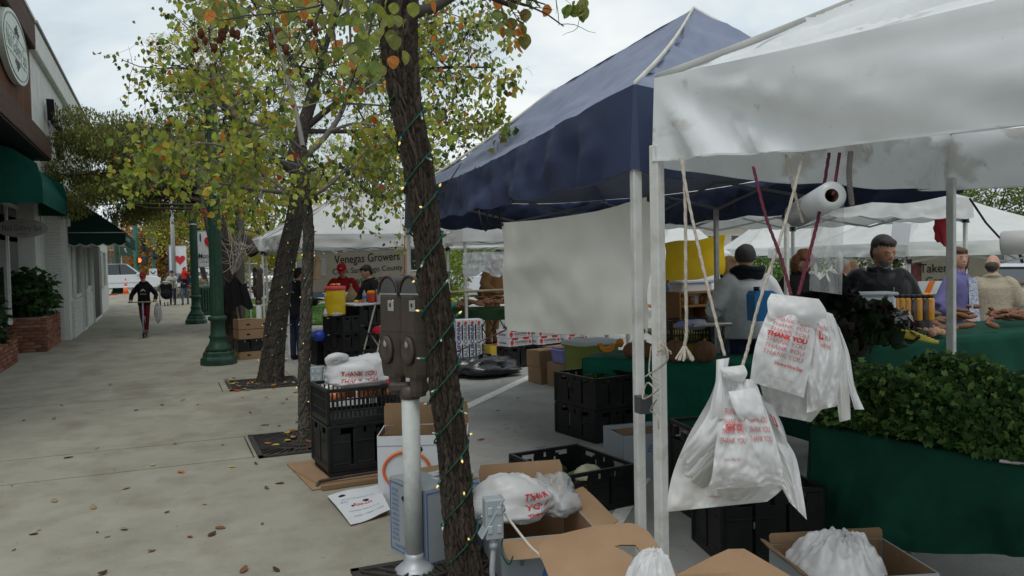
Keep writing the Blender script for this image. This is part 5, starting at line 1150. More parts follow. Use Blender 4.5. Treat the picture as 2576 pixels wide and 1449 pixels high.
def carton(label, F, rz, a, b, h, z0, mo, mi=None, flaps=(), th=.006, name='cardboard_box', top=None, group=None, open_=True):
    t = thing(name, label, 'box', (F.x, F.y, z0), rz, group); mi = mi or M_kraft
    MB().box((a/2, b/2, .004), (a-.004, b-.004, .006)).build('floor', mi, t)
    for nm, c, d in (('side_panel', (a/2, 0, h/2), (a, th, h)), ('side_panel', (a/2, b, h/2), (a, th, h)), ('side_panel', (0, b/2, h/2), (th, b-.013, h)), ('side_panel', (a, b/2, h/2), (th, b-.013, h))):
        MB().box(c, d).build(nm, mo, t)
        k = th*.85; cc = [c[0], c[1], c[2]]
        if d[0] > th: cc[1] += k if c[1] == 0 else -k
        else: cc[0] += k if c[0] == 0 else -k
        MB().box(cc, (d[0]-.02 if d[0] > th else th*.6, d[1]-.02 if d[1] > th else th*.6, d[2]-.004)).build('liner', mi, t)
    for side, ang, ln in flaps:
        o, ux, L, outn = {'F': ((0, 0, h), (1, 0, 0), a, (0, -1, 0)), 'B': ((0, b, h), (1, 0, 0), a, (0, 1, 0)), 'L': ((0, 0, h), (0, 1, 0), b, (-1, 0, 0)), 'R': ((a, 0, h), (0, 1, 0), b, (1, 0, 0))}[side]
        d = V(outn)*math.sin(R_(ang))+V((0, 0, 1))*math.cos(R_(ang)); ux = V(ux); n = ux.cross(d)
        M = frame(V(o), ux, d, n)
        MB().grid(lambda u, v: M @ V((u*L+(.012 if v > .9 else 0)*(1-2*u), v*ln+.002, .003*math.sin(v*3)+.004*math.sin(u*7))), 10, 6, sm=False).build('flap', mi if ang > -60 else mo, t)
        MB().grid(lambda u, v: M @ V((u*L+(.012 if v > .9 else 0)*(1-2*u), v*ln+.002, .004+.003*math.sin(v*3)+.004*math.sin(u*7))), 10, 6, sm=False).build('flap_face', mi, t)
    return t
def ltext(t, s, size, face, p, m, width=None, rot=0, **k):
    """print on a side of a carton in its own space: face L (x = 0 side) or R (y = 0 side) or T"""
    fr = {'L': frame((-.0055, p[0], p[1]), (0, -1, 0), (0, 0, 1)), 'R': frame((p[0], -.0055, p[1]), (1, 0, 0), (0, 0, 1)), 'T': frame((p[0], p[1], p[2] if len(p) > 2 else .012), (1, 0, 0), (0, 1, 0))}[face]
    q = MB(); put_text(q, s, size, fr @ TR(rz=rot), width=width, **k); return q.build('lettering', m, t)
def lpatch(t, face, p, w, h, m, nm='print', off=.0045):
    q = MB()
    if face == 'L': q.box((-off, p[0], p[1]), (.002, w, h))
    elif face == 'R': q.box((p[0], -off, p[1]), (w, .002, h))
    return q.build(nm, m, t)
# stack of two black crates on flattened card by the slim tree
fa = V((1.10, 6.01, 0)); ra = R_(4)
fc = thing('flattened_carton', 'flattened brown cardboard under the black crates by the slim tree', 'cardboard', (1.02, 5.9, 0), ra)
MB().box((.28, .36, .008), (.74, .86, .012), ch=.003).build('sheet', M_kraft, fc); MB().box((.02, .30, .018), (.16, .5, .006), rz=.15).build('torn_layer', M_kraft, fc)
tag(MB().box((0, 0, .0), (.66, .5, .05), M=TR(fa.x+.32, fa.y+.27, .04, rz=ra), ch=.006).build('skid', mat('skid_black', (.02, .018, .016), .7, var=.2)), 'low black skid beneath the crate stack by the slim tree', 'skid')
tag(MB().tube(smooth_path([fa+V((-.12, -.14, .01)), fa+V((-.10, -.10, .035)), fa+V((-.02, -.08, .04)), fa+V((.5, -.06, .05))], 14), .011, 8).build('bent_bar', M_iron), 'bent dark metal bar poking out under the crate stack', 'bar')
crate('solid-sided black crate at the bottom of the stack by the slim tree', fa, ra, .56, .50, .355, .065)
crate('slatted black crate holding a tied plastic bag', fa+V((0, 0, 0)), ra, .56, .50, .27, .425, 'slat')
def blob(name, label, c, r, m, seed, sx=1, jit=.35, cat='bag', n=(40, 28), flat=0.5, spikes=0, parent=None, crease=.05):
    rg = random.Random(seed)
    def fn(u, v):
        a, b = 2*math.pi*u, math.pi*(v*.996+.002)-math.pi/2; p = V((math.cos(a)*math.cos(b), math.sin(a)*math.cos(b), math.sin(b)))
        q = 1+jit*value_noise(p*1.4, seed)+crease*2*abs(value_noise(p*3.7, seed+2))+crease*abs(value_noise(p*9, seed+5))
        z = p.z*(1 if p.z > 0 else flat)
        return (c[0]+r[0]*q*p.x, c[1]+r[1]*q*p.y, c[2]+r[2]*q*z)
    mb = MB().grid(fn, n[0], n[1], 0, True, None, True); return mb, fn
def bag(label, c, r, m, seed, name='plastic_bag', **k):
    mb, fn = blob(name, label, (0, 0, 0), r, m, seed, **k); t = thing(name, label, 'bag', c); mb.build('film', m, t); return t, fn
def peak_bag(label, c, R, h, seed, folds=9):
    def fn(u, v):
        a = 2*math.pi*u; rad = R*(.04+.96*v)*(1+.16*value_noise((math.cos(a)*1.3, math.sin(a)*1.3, 0), seed)); f = abs(value_noise((math.cos(a)*3.2, math.sin(a)*3.2, v*1.4), seed+1))*1.7+.6*abs(value_noise((math.cos(a)*8, math.sin(a)*8, v*3), seed+4))
        return (rad*math.cos(a)+.25*R*(1-v), rad*math.sin(a), h*(1-v**1.9)+R*.55*f*v**.8*(1.15-v)+R*.09*value_noise((u*20, v*9, 1), seed+2))
    t = thing('plastic_bag', label, 'bag', c); MB().grid(fn, 90, 26, wrapu=True).build('film', M_film, t); return t
def bag_text(t, fn, lines, m, u0, du, v0, dv, off=.004, size=1.0):
    for i, s_ in enumerate(lines):
        vs, fs = textgeo(s_, .02, .12); w = max(v[0] for v in vs)-min(v[0] for v in vs); q = []
        for x, y, z in vs:
            u = u0+du*x/w; v = v0-dv*(i)+dv*.85*y; p = V(fn(u % 1, v)); q.append(p*(1+off/max(.01, p.length)))
        MB().add(q, fs).build('lettering', m, t)
b1, f1 = bag('white plastic bag tied up on top of the slatted black crate', (1.40, 6.23, .74), (.27, .2, .165), M_film, 12, crease=.10, jit=.3)
bag_text(b1, f1, ['THANK YOU', 'THANK YOU'], M_redp, .72, .17, .60, .10)
MB().prism([(x, y) for x, y in heart(.07)], 0, .002, frame((.2, -.168, -.03), (1, .2, 0), (0, .2, 1))).build('print', M_redp, b1)
MB().tube(smooth_path([(-.2, -.02, .1), (-.26, -.06, .16), (-.2, -.1, .19), (-.12, -.06, .17)], 12), .03, 7).build('knot', M_film, b1)
for i in range(7): p = fa+V((.08+.07*i, .12+.06*(i % 3), .62)); tag(MB().ball((p.x, p.y, p.z), .042, 12, 8, jit=.08, seed=i).build('persimmon', mat('fruit_orange', (.55, .17, .06), .4, var=.25, scale=12)), 'orange fruit inside the slatted crate under the plastic bag', 'fruit', 'fruit in the slatted crate')
# big white carton with the orange emblem
jf = V((1.32, 5.40, 0)); rj = R_(-22)
jb = carton('tall white carton with an orange circle emblem, behind the meter post', jf, rj, .62, .38, .44, 0, M_wcard, M_kraft2, (('B', 4, .16),))
MB().tube([(.20+.16*math.cos(a), -.008, .20+.13*math.sin(a)) for a in np.linspace(0, 2*math.pi, 41)], .011, 5, caps=False).build('emblem_ring', M_orp, jb)
ltext(jb, 'J', .26, 'R', (.20, .20), M_orp, width=.13, shear=.3, bold=.05)
for x, z in ((.12, .13), (.29, .345), (.52, .345)): MB().lathe([(.022, 0), (.022, .003)], 16, M=frame((x, -.004, z), (1, 0, 0), (0, 0, 1))).build('vent_hole', M_print if x < .5 else M_kraft, jb)
MB().box((.3, -.0045, .372), (.61, .002, .003)).build('crease', M_greyp, jb)
MB().grid(lambda u, v: (.03+.13*u, .03+.06*u, .44+.10*v*u), 4, 4, sm=False).build('inner_flap', M_kraft2, jb)
# refrigerated carton
rf = V((1.24, 4.06, 0)); rr = R_(14)
rb = carton('pale blue and white produce carton with small blue print, behind the meter post', rf, rr, .36, .38, .42, 0, M_gcard, M_kraft, (('L', -86, .17), ('R', -88, .18)))
for k, (y0, y1) in enumerate(((0, .38),)):
    for z in (.02, .40): lpatch(rb, 'L', (.19, z), .36, .006, M_bluep); lpatch(rb, 'R', (.18, z), .34, .006, M_bluep)
    for y in (.012, .368): lpatch(rb, 'L', (y, .21), .006, .38, M_bluep)
    for x in (.012, .348): lpatch(rb, 'R', (x, .21), .006, .38, M_bluep)
for i in range(11): ltext(rb, ('APIO CELERY', 'RAMO 24', 'CALIDAD', 'BRUSSELS', 'SPROUTS', 'ANISE 30', 'LECHUGA', 'ROMAINE', 'CILANTRO', 'PERSIL', 'NAPA 40')[i], .026, 'L', (.31, .36-.028*i), M_bluep, width=.075)
ltext(rb, 'CALIFORNIA BEST USA', .028, 'L', (.19, .045), M_bluep, width=.28)
def hexhole(t, face, p, w, h, m=M_print):
    q = [(-w/2, 0), (-w*.3, h/2), (w*.3, h/2), (w/2, 0), (w*.3, -h/2), (-w*.3, -h/2)]; M = frame((-.006, p[0], p[1]), (0, -1, 0), (0, 0, 1)) if face == 'L' else frame((p[0], -.006, p[1]), (1, 0, 0), (0, 0, 1))
    MB().prism(q, 0, .002, M).build('hand_hole', m, t)
hexhole(rb, 'L', (.19, .33), .10, .03); hexhole(rb, 'L', (.20, .24), .02, .06); hexhole(rb, 'R', (.14, .27), .022, .06)
for i, s_ in enumerate(('KEEP', 'REFRIGERATED')): q = MB(); put_text(q, s_, .035, TR(.26, .22-.05*i, .432), width=(.08, .17)[i]); q.build('lettering', M_bluep, rb)
MB().box((.25, .2, .428), (.2, .15, .003)).build('label_patch', M_wcard, rb)
# flattened white sheet
fs_ = thing('flattened_carton', 'flattened white printed carton lying on the walk', 'cardboard', (1.2, 5.25, 0))
qd = [V((1.0, 5.58, .02)), V((1.37, 5.62, .05)), V((1.30, 5.02, .03)), V((1.02, 4.92, .012))]
def sheet(u, v): return (qd[0]*(1-u)+qd[1]*u)*(1-v)+(qd[3]*(1-u)+qd[2]*u)*v+V((0, 0, .008*math.sin(u*5+v*3)))
MB().grid(sheet, 14, 14, sm=False).build('sheet', M_wcard, fs_, True); MB().grid(lambda u, v: sheet(u, v)-V((0, 0, .007)), 14, 14, sm=False).build('underside', M_kraft, fs_, True)
def stext(s_, u0, v0, w, h, m, nm='lettering', **k):
    vs, fs = textgeo(s_, **k); ww = max(x[0] for x in vs)-min(x[0] for x in vs)
    MB().add([sheet(u0+w*x/ww, v0-h*y)+V((0, 0, .003)) for x, y, z in vs], fs).build(nm, m, fs_, True)
stext('Rox-On', .52, .50, .42, .12, M_redp, bold=.01, shear=.3); stext('WAX / CERA / CIRE', .55, .82, .72, .05, M_greyp); stext('KEEP COOL 36F HANDLE WITH CARE', .5, .3, .7, .035, M_greyp); stext('STRAWBERRY PRODUCE OF USA', .5, .67, .7, .035, M_greyp); stext('24 CT', .18, .38, .16, .06, M_bluep)
for (u, v, a, b) in ((.22, .16, .07, .02), (.62, .42, .07, .018), (.3, .52, .03, .014)): MB().add([sheet(u+a*math.cos(k*.524), v+b*math.sin(k*.524)*1.6)+V((0, 0, .0035)) for k in range(12)], [tuple(range(12))]).build('hand_hole', M_print, fs_, True)
st2 = thing('cardboard_strip', 'long strip of corrugated board behind the flattened white carton', 'cardboard', (1.1, 5.72, 0)); MB().box((.20, .1, .02), (.6, .05, .03), rz=.06).build('strip', M_kraft2, st2)
# carton with bags, kerb side
bf = V((1.50, 3.62, 0)); rb_ = R_(-12)
bx = carton('brown carton stuffed with plastic bags next to the outlet box', bf, rb_, .50, .66, .26, -.005, M_gcard, M_kraft, (('F', 118, .13), ('B', 12, .20), ('R', 70, .12)))
ltext(bx, 'Best', .13, 'R', (.30, .10), M_bluep, width=.22, shear=.35, bold=.03); hexhole(bx, 'R', (.10, .16), .03, .08, M_greyp)
b2, f2 = bag('white printed plastic bag bulging out of the brown carton by the outlet', (1.72, 3.98, .30), (.24, .18, .15), M_film, 31, crease=.10, jit=.3); bag_text(b2, f2, ['THANK', 'YOU', 'THANK'], M_redp, .80, .11, .66, .10)
M_clear = mat('clear_film', (.55, .57, .58), .15, var=.05, spec=.7, alpha=.45, bump=.5, bscale=25)
bag('crumpled clear plastic in the brown carton by the outlet', (1.98, 4.02, .28), (.13, .15, .12), M_clear, 33, crease=.2, jit=.5)
# nearest carton with big flaps
nf = pd(1440, 1530, 2.75); nz = 0.0
nb = carton('open brown carton nearest the tent posts with a wide handle-cut flap', V((1.185, 2.15, 0)), R_(-13.7), .46, .40, .455, 0, M_gcard, M_kraft, (('F', 60, .2),))
nbw = nb
fl = [(1350, 1378, 3.12), (1388, 1352, 3.14), (1500, 1325, 3.18), (1592, 1318, 3.2), (1632, 1340, 3.18), (1706, 1452, 2.92), (1560, 1475, 2.86), (1395, 1490, 2.84)]
P = [pd(*q) for q in fl]; ctr = pd(1540, 1400, 3.04); hole = [(1545, 1378), (1560, 1374), (1598, 1374), (1606, 1384), (1634, 1440), (1612, 1436), (1592, 1404), (1570, 1390)]
pn = (P[0]-P[6]).cross(P[4]-P[6]).normalized(); H_ = [pplane(x, y, P[6], pn) for x, y in hole]
outer = [pplane(x, y, P[6], pn) for x, y, d in fl]
# ring of quads between the outline and the handle cut
import itertools
def ringfill(mb, outer, inner, dz):
    n = 48
    def samp(poly, k):
        c = sum(inner, V())/len(inner); res = []
        for i in range(k):
            a = 2*math.pi*i/k; x, y, z = basis(pn, (1, 0, 0)); d = x*math.cos(a)+y*math.sin(a); best = None
            for p, q in zip(poly, poly[1:]+poly[:1]):
                e_, w = q-p, p-c; den = d.x*0+d.dot(x)*e_.dot(y)-d.dot(y)*e_.dot(x)
                if abs(den) < 1e-9: continue
                tt_ = (w.dot(x)*e_.dot(y)-w.dot(y)*e_.dot(x))/den; s_ = (w.dot(x)*d.dot(y)-w.dot(y)*d.dot(x))/den
                if tt_ > 0 and -.001 <= s_ <= 1.001 and (best is None or tt_ < best): best = tt_
            res.append(c+d*(best or .01))
        return res
    A, B = samp(outer, n), samp(inner, n); mb.add([p+pn*dz for p in A+B], [(i, (i+1) % n, n+(i+1) % n, n+i) for i in range(n)]); return A, B
for dz in (0, -.006):
    mb = MB(); A, B = ringfill(mb, outer, H_, dz); mb.build('flap', M_kraft, nbw, True)
n = len(A); MB().add(A+[p-pn*.006 for p in A], [(i, (i+1) % n, n+(i+1) % n, n+i) for i in range(n)]).build('cut_edge', M_kraft2, nbw, True)
for s_ in (.28, .62): MB().tube([outer[1]*(1-s_)+outer[4]*s_+pn*.002*(1 if pn.z > 0 else -1), outer[7]*(1-s_)+outer[5]*s_+pn*.002*(1 if pn.z > 0 else -1)], .003, 4).build('crease', M_kraft2, nbw, True)
f2_ = nb
q2 = [pd(1702, 1446, 2.9), pd(1790, 1400, 2.94), pd(1832, 1381, 2.97), pd(1872, 1380, 2.98), pd(1990, 1449, 2.8), pd(2010, 1500, 2.7), pd(1700, 1500, 2.7)]
c_ = pd(1850, 1440, 2.85); MB().add(q2+[c_], [(i, (i+1) % 7, 7) for i in range(7)]).build('flap', M_kraft, f2_, True); MB().add([p-V((0, 0, .007)) for p in q2+[c_]], [(i, (i+1) % 7, 7) for i in range(7)]).build('flap_underside', M_kraft2, f2_, True)
peak_bag('white plastic bag tip sticking out between the cardboard flaps', pd(1632, 1490, 2.8)-V((0, 0, .05)), .12, .19, 3, 7)
# single black crate with vegetables
cg = V((2.44, 4.78, 0)); crate('open black crate holding vegetable scraps, standing alone on the asphalt', cg, R_(5), .60, .74, .30, RD)
M_caul = mat('cauliflower', (.55, .54, .36), .8, var=.2, scale=25, bump=.6); M_leafy = mat('leafy_green', (.10, .19, .04), .6, var=.4, scale=9, bump=.3); M_dkgreen2 = mat('broccoli', (.035, .08, .03), .85, var=.4, scale=30, bump=.8)
vg = V((2.78, 5.05, 0))
t = thing('cauliflower', 'pale cauliflower head in the lone black crate', 'vegetable', (vg.x, vg.y, .02)); MB().ball((0, 0, .05), (.10, .10, .075), 20, 14, jit=.25, seed=3).build('curd', M_caul, t)
for i in range(6): a = i*1.05; MB().grid(lambda u, v: (.1*math.cos(a)+(u-.5)*.14*math.sin(a)+.05*v*math.cos(a), .1*math.sin(a)-(u-.5)*.14*math.cos(a)+.05*v*math.sin(a), -.03+.14*v-.06*v*v), 5, 5).build('leaf', M_leafy, t)
tag(MB().ball((vg.x-.18, vg.y+.22, .06), (.11, .11, .08), 18, 12, jit=.35, seed=8).build('broccoli_head', M_dkgreen2), 'dark broccoli head in the lone black crate', 'vegetable')
for i in range(9): tag(MB().ball((vg.x-.14+.04*(i % 5), vg.y-.12+.05*(i//5), .0+.03*(i % 2)), (.022, .02, .018), 8, 6, jit=.2, seed=i).build('cherry_tomato', (M_redp, M_orp, mat('yellow_fruit', (.62, .45, .05), .4, var=.1))[i % 3]), 'small bright tomato among the scraps in the lone crate', 'tomato', 'tomatoes in the lone crate')
# stacked crates with greens
cs = V((3.73, 6.60, 0)); rs_ = R_(8)
crate('black crate at the bottom of the pair beside the green table', cs, rs_, .52, .66, .31, RD); crate('black crate filled with greens on top of the pair beside the green table', cs, rs_, .52, .66, .31, RD+.315)
def heap(label, c, R, n, ls, cols, seed, name, cat='vegetables', core=None, shape=LEAF, faces=LF, droop=0, nar=.8, curl=True):
    rng = np.random.default_rng(seed); a = rng.uniform(0, 2*np.pi, n); r = np.sqrt(rng.uniform(0, 1, n)); p = np.stack([c[0]+R[0]*r*np.cos(a), c[1]+R[1]*r*np.sin(a), c[2]+R[2]*(1-r**2)*rng.uniform(.55, 1.1, n)], 1)
    t = thing(name, label, cat, c); lv = leaf_arrays(p, np.full(n, ls), pal(n, cols, [1]*len(cols), .35, rng), droop, shape, faces, nar, rng); obj_np('foliage', np_mesh('foliage', *lv[:2], M_leaf, lv[2]), t, kind='stuff')
    if core: MB().ball((0, 0, 0), (R[0]*.93, R[1]*.93, R[2]*.8), 20, 10, jit=.2).build('core', core, t)
    return t
heap('loose green vegetables filling the upper crate beside the green table', (cs.x+.22, cs.y+.38, RD+.42), (.24, .3, .16), 260, .1, ((.06, .13, .03), (.10, .18, .04), (.03, .07, .02)), 4, 'vegetable_greens')
# grey carton under the posts
ct = carton('bluish white carton with a kraft lid half hidden behind the tent posts', V((3.30, 5.40, 0)), R_(-8), .55, .42, .36, RD, M_gcard, M_kraft2, (('F', -88, .2), ('B', -88, .2)))
ltext(ct, 'Eagle', .08, 'R', (.3, .24), M_bluep, width=.2, shear=.3); hexhole(ct, 'R', (.12, .22), .02, .05)
# ================================================================== cilantro table, hanging bags and ropes
M_cloth = mat('green_tablecloth', (.0075, .052, .032), .85, var=.25, scale=3, bump=.3, bscale=5, rid=True)
M_ttop = mat('table_plastic', (.35, .35, .33), .7, var=.1)
def tlegs(t, pts, z0, z1, m=M_grey):
    for p in pts: MB().tube([(p[0], p[1], z0), (p[0], p[1], z1)], .014, 8).build('leg', m, t, True)
e0 = g(2042, 1064, .62); e1 = g(2576, 1172, .62); ed = (e1-e0); ed.z = 0; ed.normalize(); en = V((ed.y, -ed.x, 0)); en = en if en.dot(e0-CAM) > 0 else -en
tl = e0; L_ = 2.6; D_ = .95; Z62 = .62
tb = thing('market_table', 'table under a dark green cloth heaped with cilantro', 'table', (tl.x+ed.x*1.2, tl.y+ed.y*1.2, RD))
c4 = [tl+en*0, tl+ed*L_, tl+ed*L_+en*D_, tl+en*D_]
MB().prism([(p.x, p.y) for p in c4], .585, .605).build('tabletop', M_ttop, tb, True)
tlegs(tb, [tl+ed*.5+en*.2, tl+ed*2.2+en*.2, tl+ed*.5+en*.8, tl+ed*2.2+en*.8], RD, .59)
MB().bar(tl+ed*.5+en*.2+V((0, 0, -.45)), tl+ed*1.1+en*.5+V((0, 0, -.1)), .02).build('brace', M_grey, tb, True); MB().bar(tl+ed*1.1+en*.3+V((0, 0, -.62)), tl+ed*1.25+en*.3+V((0, 0, -.25)), .02).build('brace', M_grey, tb, True)
def cloth(u, v):                       # u along the front edge, v: 0 back edge -> top -> hanging front
    a = u*L_
    if v < .4: return tl+ed*a+en*(D_*(1-v/.4))+V((0, 0, .0+.003*value_noise((a*3, v*9, 0))))
    h = (v-.4)/.6; dep = .47+.12*math.sin(a*2.3+.6)+.06*value_noise((a*2, 0, 3))+max(0, .28*(1-a/.5))
    w = .05*math.sin(a*8+2*h+2*math.sin(a*3))+.09*value_noise((a*3.4, h*1.2, 2))+.04*abs(value_noise((a*9+h*3, h*4, 5)))
    return tl+ed*a-en*(.012+.05*h*abs(math.sin(a*1.9))+w*h)+V((0, 0, -dep*h))
MB().grid(cloth, 120, 50).build('cloth', M_cloth, tb, True)
def clothside(u, v):
    w = .03*math.sin(u*16)+.03*value_noise((u*4, v*2, 8)); return tl+en*(D_*.62*u)-ed*(.012+.06*v+w*v)+V((0, 0, -.70*v))
MB().grid(clothside, 40, 30).build('cloth_side', M_cloth, tb, True)
# cilantro
rng = np.random.default_rng(77); n = 22000
a = rng.uniform(.02, L_, n); b = np.where(rng.random(n) < .2, rng.uniform(-.05, .06, n), rng.uniform(0, 1, n)**.8*.9+.02)
hh = (.16+.20*np.sin(np.clip((a-.05)/1.0, 0, 1)*1.4)+.10*np.sin(a*3.1+1)+.05*np.sin(b*9+a*4))*np.clip(b*7+.55, 0, 1)*np.clip((a+.05)*3.5, 0, 1)
rz_ = np.where(b < .06, rng.uniform(.05, 1.1, n), rng.uniform(.45, 1.06, n)**.6); P0 = np.array(tl)+np.outer(a, np.array(ed))+np.outer(b, np.array(en)); P0[:, 2] = .635+hh*rz_
cl_ = pal(n, ((.03, .075, .018), (.07, .15, .035), (.14, .25, .06), (.28, .37, .11)), (.36, .36, .22, .06), .35, rng)
LB_ = np.array([(0, 0, 0), (.5, .25, .1), (.25, .55, 0), (.45, .85, .12), (0, 1.0, .02), (-.45, .85, .12), (-.25, .55, 0), (-.5, .25, .1), (0, .5, .03)], float); LBF = np.array([(i, (i+1) % 8, 8) for i in range(8)])
lv = leaf_arrays(P0, rng.choice([.024, .032, .046], n), cl_, -.25, LB_, LBF, 1.0, rng)
ci = thing('cilantro_heap', 'broad heap of fresh cilantro bunches on the green table', 'cilantro', (tl.x+1.2*ed.x, tl.y+1.2*ed.y, .62)); obj_np('foliage', np_mesh('foliage', *lv[:2], M_leaf, lv[2]), ci, kind='stuff')
def core(u, v):
    x, y = u*L_, v*.9+.03; h = (.16+.20*math.sin(min(1, max(0, x-.05))*1.4)+.10*math.sin(x*3.1+1)+.05*math.sin(y*9+x*4))*min(1, y*7+.45)*min(1, (x+.05)*3.5)
    return tl+ed*x+en*y+V((0, 0, .012+h*.62*(1 if 0 < v < 1 else 0)))
MB().grid(core, 60, 30).build('stems', mat('cilantro_stems', (.03, .06, .018), .9, var=.5, scale=25), ci, True)
for i in range(26):
    x, y = RNG.uniform(.3, 2.2), RNG.uniform(.1, .8); p = V(core(x/L_, (y-.03)/.9)); q = p+V((RNG.uniform(-.06, .06), RNG.uniform(-.06, .06), RNG.uniform(.06, .12)))
    MB().tube([p, (p+q)/2+V((.01, 0, .01)), q], .0022, 5).build('stalk', mat('stalk_green', (.22, .32, .08), .6, var=.2), ci, True)
# notepad and knife on the table corner
nt_ = g(2552, 1155, .63); t = thing('notepad', 'white notepad on the edge of the green table', 'notepad', (nt_.x, nt_.y, .622), .5); MB().box((0, 0, .008), (.15, .11, .014), ch=.002).build('pages', M_wcard, t); MB().box((0, 0, .0005), (.154, .114, .003)).build('backing', M_kraft2, t)
t = thing('pocket_knife', 'dark pen knife lying on the notepad', 'knife', (nt_.x+.03, nt_.y, .638), .3); MB().box((0, 0, .006), (.10, .018, .012), ch=.005).build('handle', M_clip, t); MB().box((.06, 0, .006), (.05, .012, .002)).build('blade', M_chrome, t)
# carton and black crate under the table
ub = V((tl.x+.15*ed.x-.16*en.x, tl.y+.15*ed.y-.16*en.y, 0)); pb_ = g(2040, 1440, RD+.02)
cb = carton('blue-lettered carton with white plastic inside, under the cilantro table', pd(2045, 1449, 3.45)*1, R_(-18), .58, .45, .36, RD, M_gcard, M_kraft2, (('L', 62, .06), ('B', 10, .05)))
cbF = pd(2045, 1449, 3.45); ltext(cb, 'a', .14, 'R', (.16, .22), M_bluep, bold=.03); lpatch(cb, 'R', (.27, .30), .5, .008, M_bluep)
peak_bag('white plastic heaped in the carton under the cilantro table', (cbF.x+.30, cbF.y+.16, RD+.32), .22, .13, 5, 9)
crate('black crate in the shade left of the cilantro cloth', pd(1815, 1330, 4.55)*1, R_(-15), .62, .42, .42, RD)
crate('tall black crate against the left fall of the cilantro cloth', pd(1770, 1150, 5.2)*1, R_(-10), .42, .5, .62, RD)
# ---- hanging bundles of carrier bags
def curve(pts, n=30): return smooth_path([V((x, y, d)) for x, y, d in pts], n)
def strip(name, lpts, rpts, m, parent, bulge=.03, fold=.012, seed=0, nu=40, nv=50, th=0.003, pleats=4):
    Lc, Rc = curve(lpts, nv), curve(rpts, nv)
    def fn(u, v):
        x = v*(nv-1); i = min(int(x), nv-2); f = x-i; l = Lc[i]*(1-f)+Lc[i+1]*f; r = Rc[i]*(1-f)+Rc[i+1]*f; q = l*(1-u)+r*u
        dd = q[2]-bulge*math.sin(math.pi*u)*(.4+.6*math.sin(math.pi*min(1, v)))+fold*(.35+.65*v)*math.sin(u*math.pi*2*pleats+seed+2*v)*(.5+.5*value_noise((u*3, v*2, seed)))+fold*1.3*value_noise((u*5, v*4, 1), seed)+fold*.9*abs(value_noise((u*11+v*5, v*9-u*4, 2), seed+4))
        return pd(q[0], q[1], dd)
    MB().grid(fn, nu, nv).build(name, m, parent, True); return fn
def strip_text(fn, lines, m, parent, u0, wu, v0, dv, hv, out=False, bold=.0, shear=.1, nm='lettering', lift=.006):
    for i, s_ in enumerate(lines):
        vs, fs = textgeo(s_, bold, shear); w = max(x[0] for x in vs)-min(x[0] for x in vs)
        q = []
        for x, y, z in vs:
            p = fn(min(1, max(0, u0+wu*x/w)), min(1, max(0, v0+dv*i-hv*y))); q.append(p-(p-CAM).normalized()*lift)
        MB().add(q, fs).build(nm, m, parent, True)
M_pinkp = mat('pink_print', (.55, .16, .17), .6, var=.15)
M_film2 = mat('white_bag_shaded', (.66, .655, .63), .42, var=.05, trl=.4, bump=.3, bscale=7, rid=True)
DB = 2.95
lb = thing('bag_bundle', 'lower bundle of white carrier bags hanging from a cord', 'bags', pd(1830, 1280, DB))
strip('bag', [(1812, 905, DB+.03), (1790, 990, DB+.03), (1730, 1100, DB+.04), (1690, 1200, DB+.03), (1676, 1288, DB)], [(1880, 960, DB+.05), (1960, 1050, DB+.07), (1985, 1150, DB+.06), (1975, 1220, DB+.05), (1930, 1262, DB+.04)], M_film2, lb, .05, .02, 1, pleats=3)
strip('bag', [(1850, 940, DB+.06), (1900, 1080, DB+.07), (1935, 1170, DB+.06), (1968, 1230, DB+.05), (1985, 1262, DB+.04)], [(1935, 1010, DB+.08), (1968, 1090, DB+.08), (2002, 1150, DB+.07), (2018, 1230, DB+.06), (2030, 1308, DB+.04)], M_film, lb, .03, .012, 2, pleats=2)
mf = strip('bag', [(1822, 950, DB-.02), (1815, 1040, DB-.05), (1800, 1120, DB-.07), (1792, 1190, DB-.08), (1780, 1232, DB-.06)], [(1900, 955, DB-.02), (1930, 1040, DB-.04), (1955, 1120, DB-.05), (1970, 1190, DB-.05), (1968, 1222, DB-.04)], M_film, lb, .05, .018, 3, pleats=3)
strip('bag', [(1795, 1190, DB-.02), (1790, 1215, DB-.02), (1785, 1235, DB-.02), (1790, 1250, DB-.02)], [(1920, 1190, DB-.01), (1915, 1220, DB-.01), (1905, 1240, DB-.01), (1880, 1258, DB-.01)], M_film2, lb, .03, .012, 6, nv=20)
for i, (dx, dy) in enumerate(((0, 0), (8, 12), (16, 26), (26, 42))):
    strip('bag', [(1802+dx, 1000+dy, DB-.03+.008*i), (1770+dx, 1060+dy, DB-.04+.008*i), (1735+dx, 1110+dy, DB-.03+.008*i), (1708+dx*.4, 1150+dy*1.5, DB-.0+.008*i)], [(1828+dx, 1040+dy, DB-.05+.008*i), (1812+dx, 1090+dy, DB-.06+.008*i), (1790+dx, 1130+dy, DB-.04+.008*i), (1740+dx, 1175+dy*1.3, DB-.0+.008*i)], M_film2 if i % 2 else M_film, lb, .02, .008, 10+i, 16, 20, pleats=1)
strip('bag_handle', [(1802, 905, DB-.01), (1800, 960, DB-.03), (1790, 1010, DB-.05), (1783, 1052, DB-.05)], [(1835, 900, DB-.01), (1825, 960, DB-.03), (1824, 1010, DB-.06), (1824, 1055, DB-.06)], M_film, lb, .025, .004, 21, 14, 20, pleats=1)
strip('bag_handle', [(1832, 985, DB-.06), (1840, 1010, DB-.08), (1852, 1040, DB-.09), (1870, 1062, DB-.08)], [(1900, 975, DB-.06), (1915, 1005, DB-.07), (1922, 1040, DB-.08), (1908, 1065, DB-.08)], M_film, lb, .02, .006, 22, 16, 18, pleats=1)
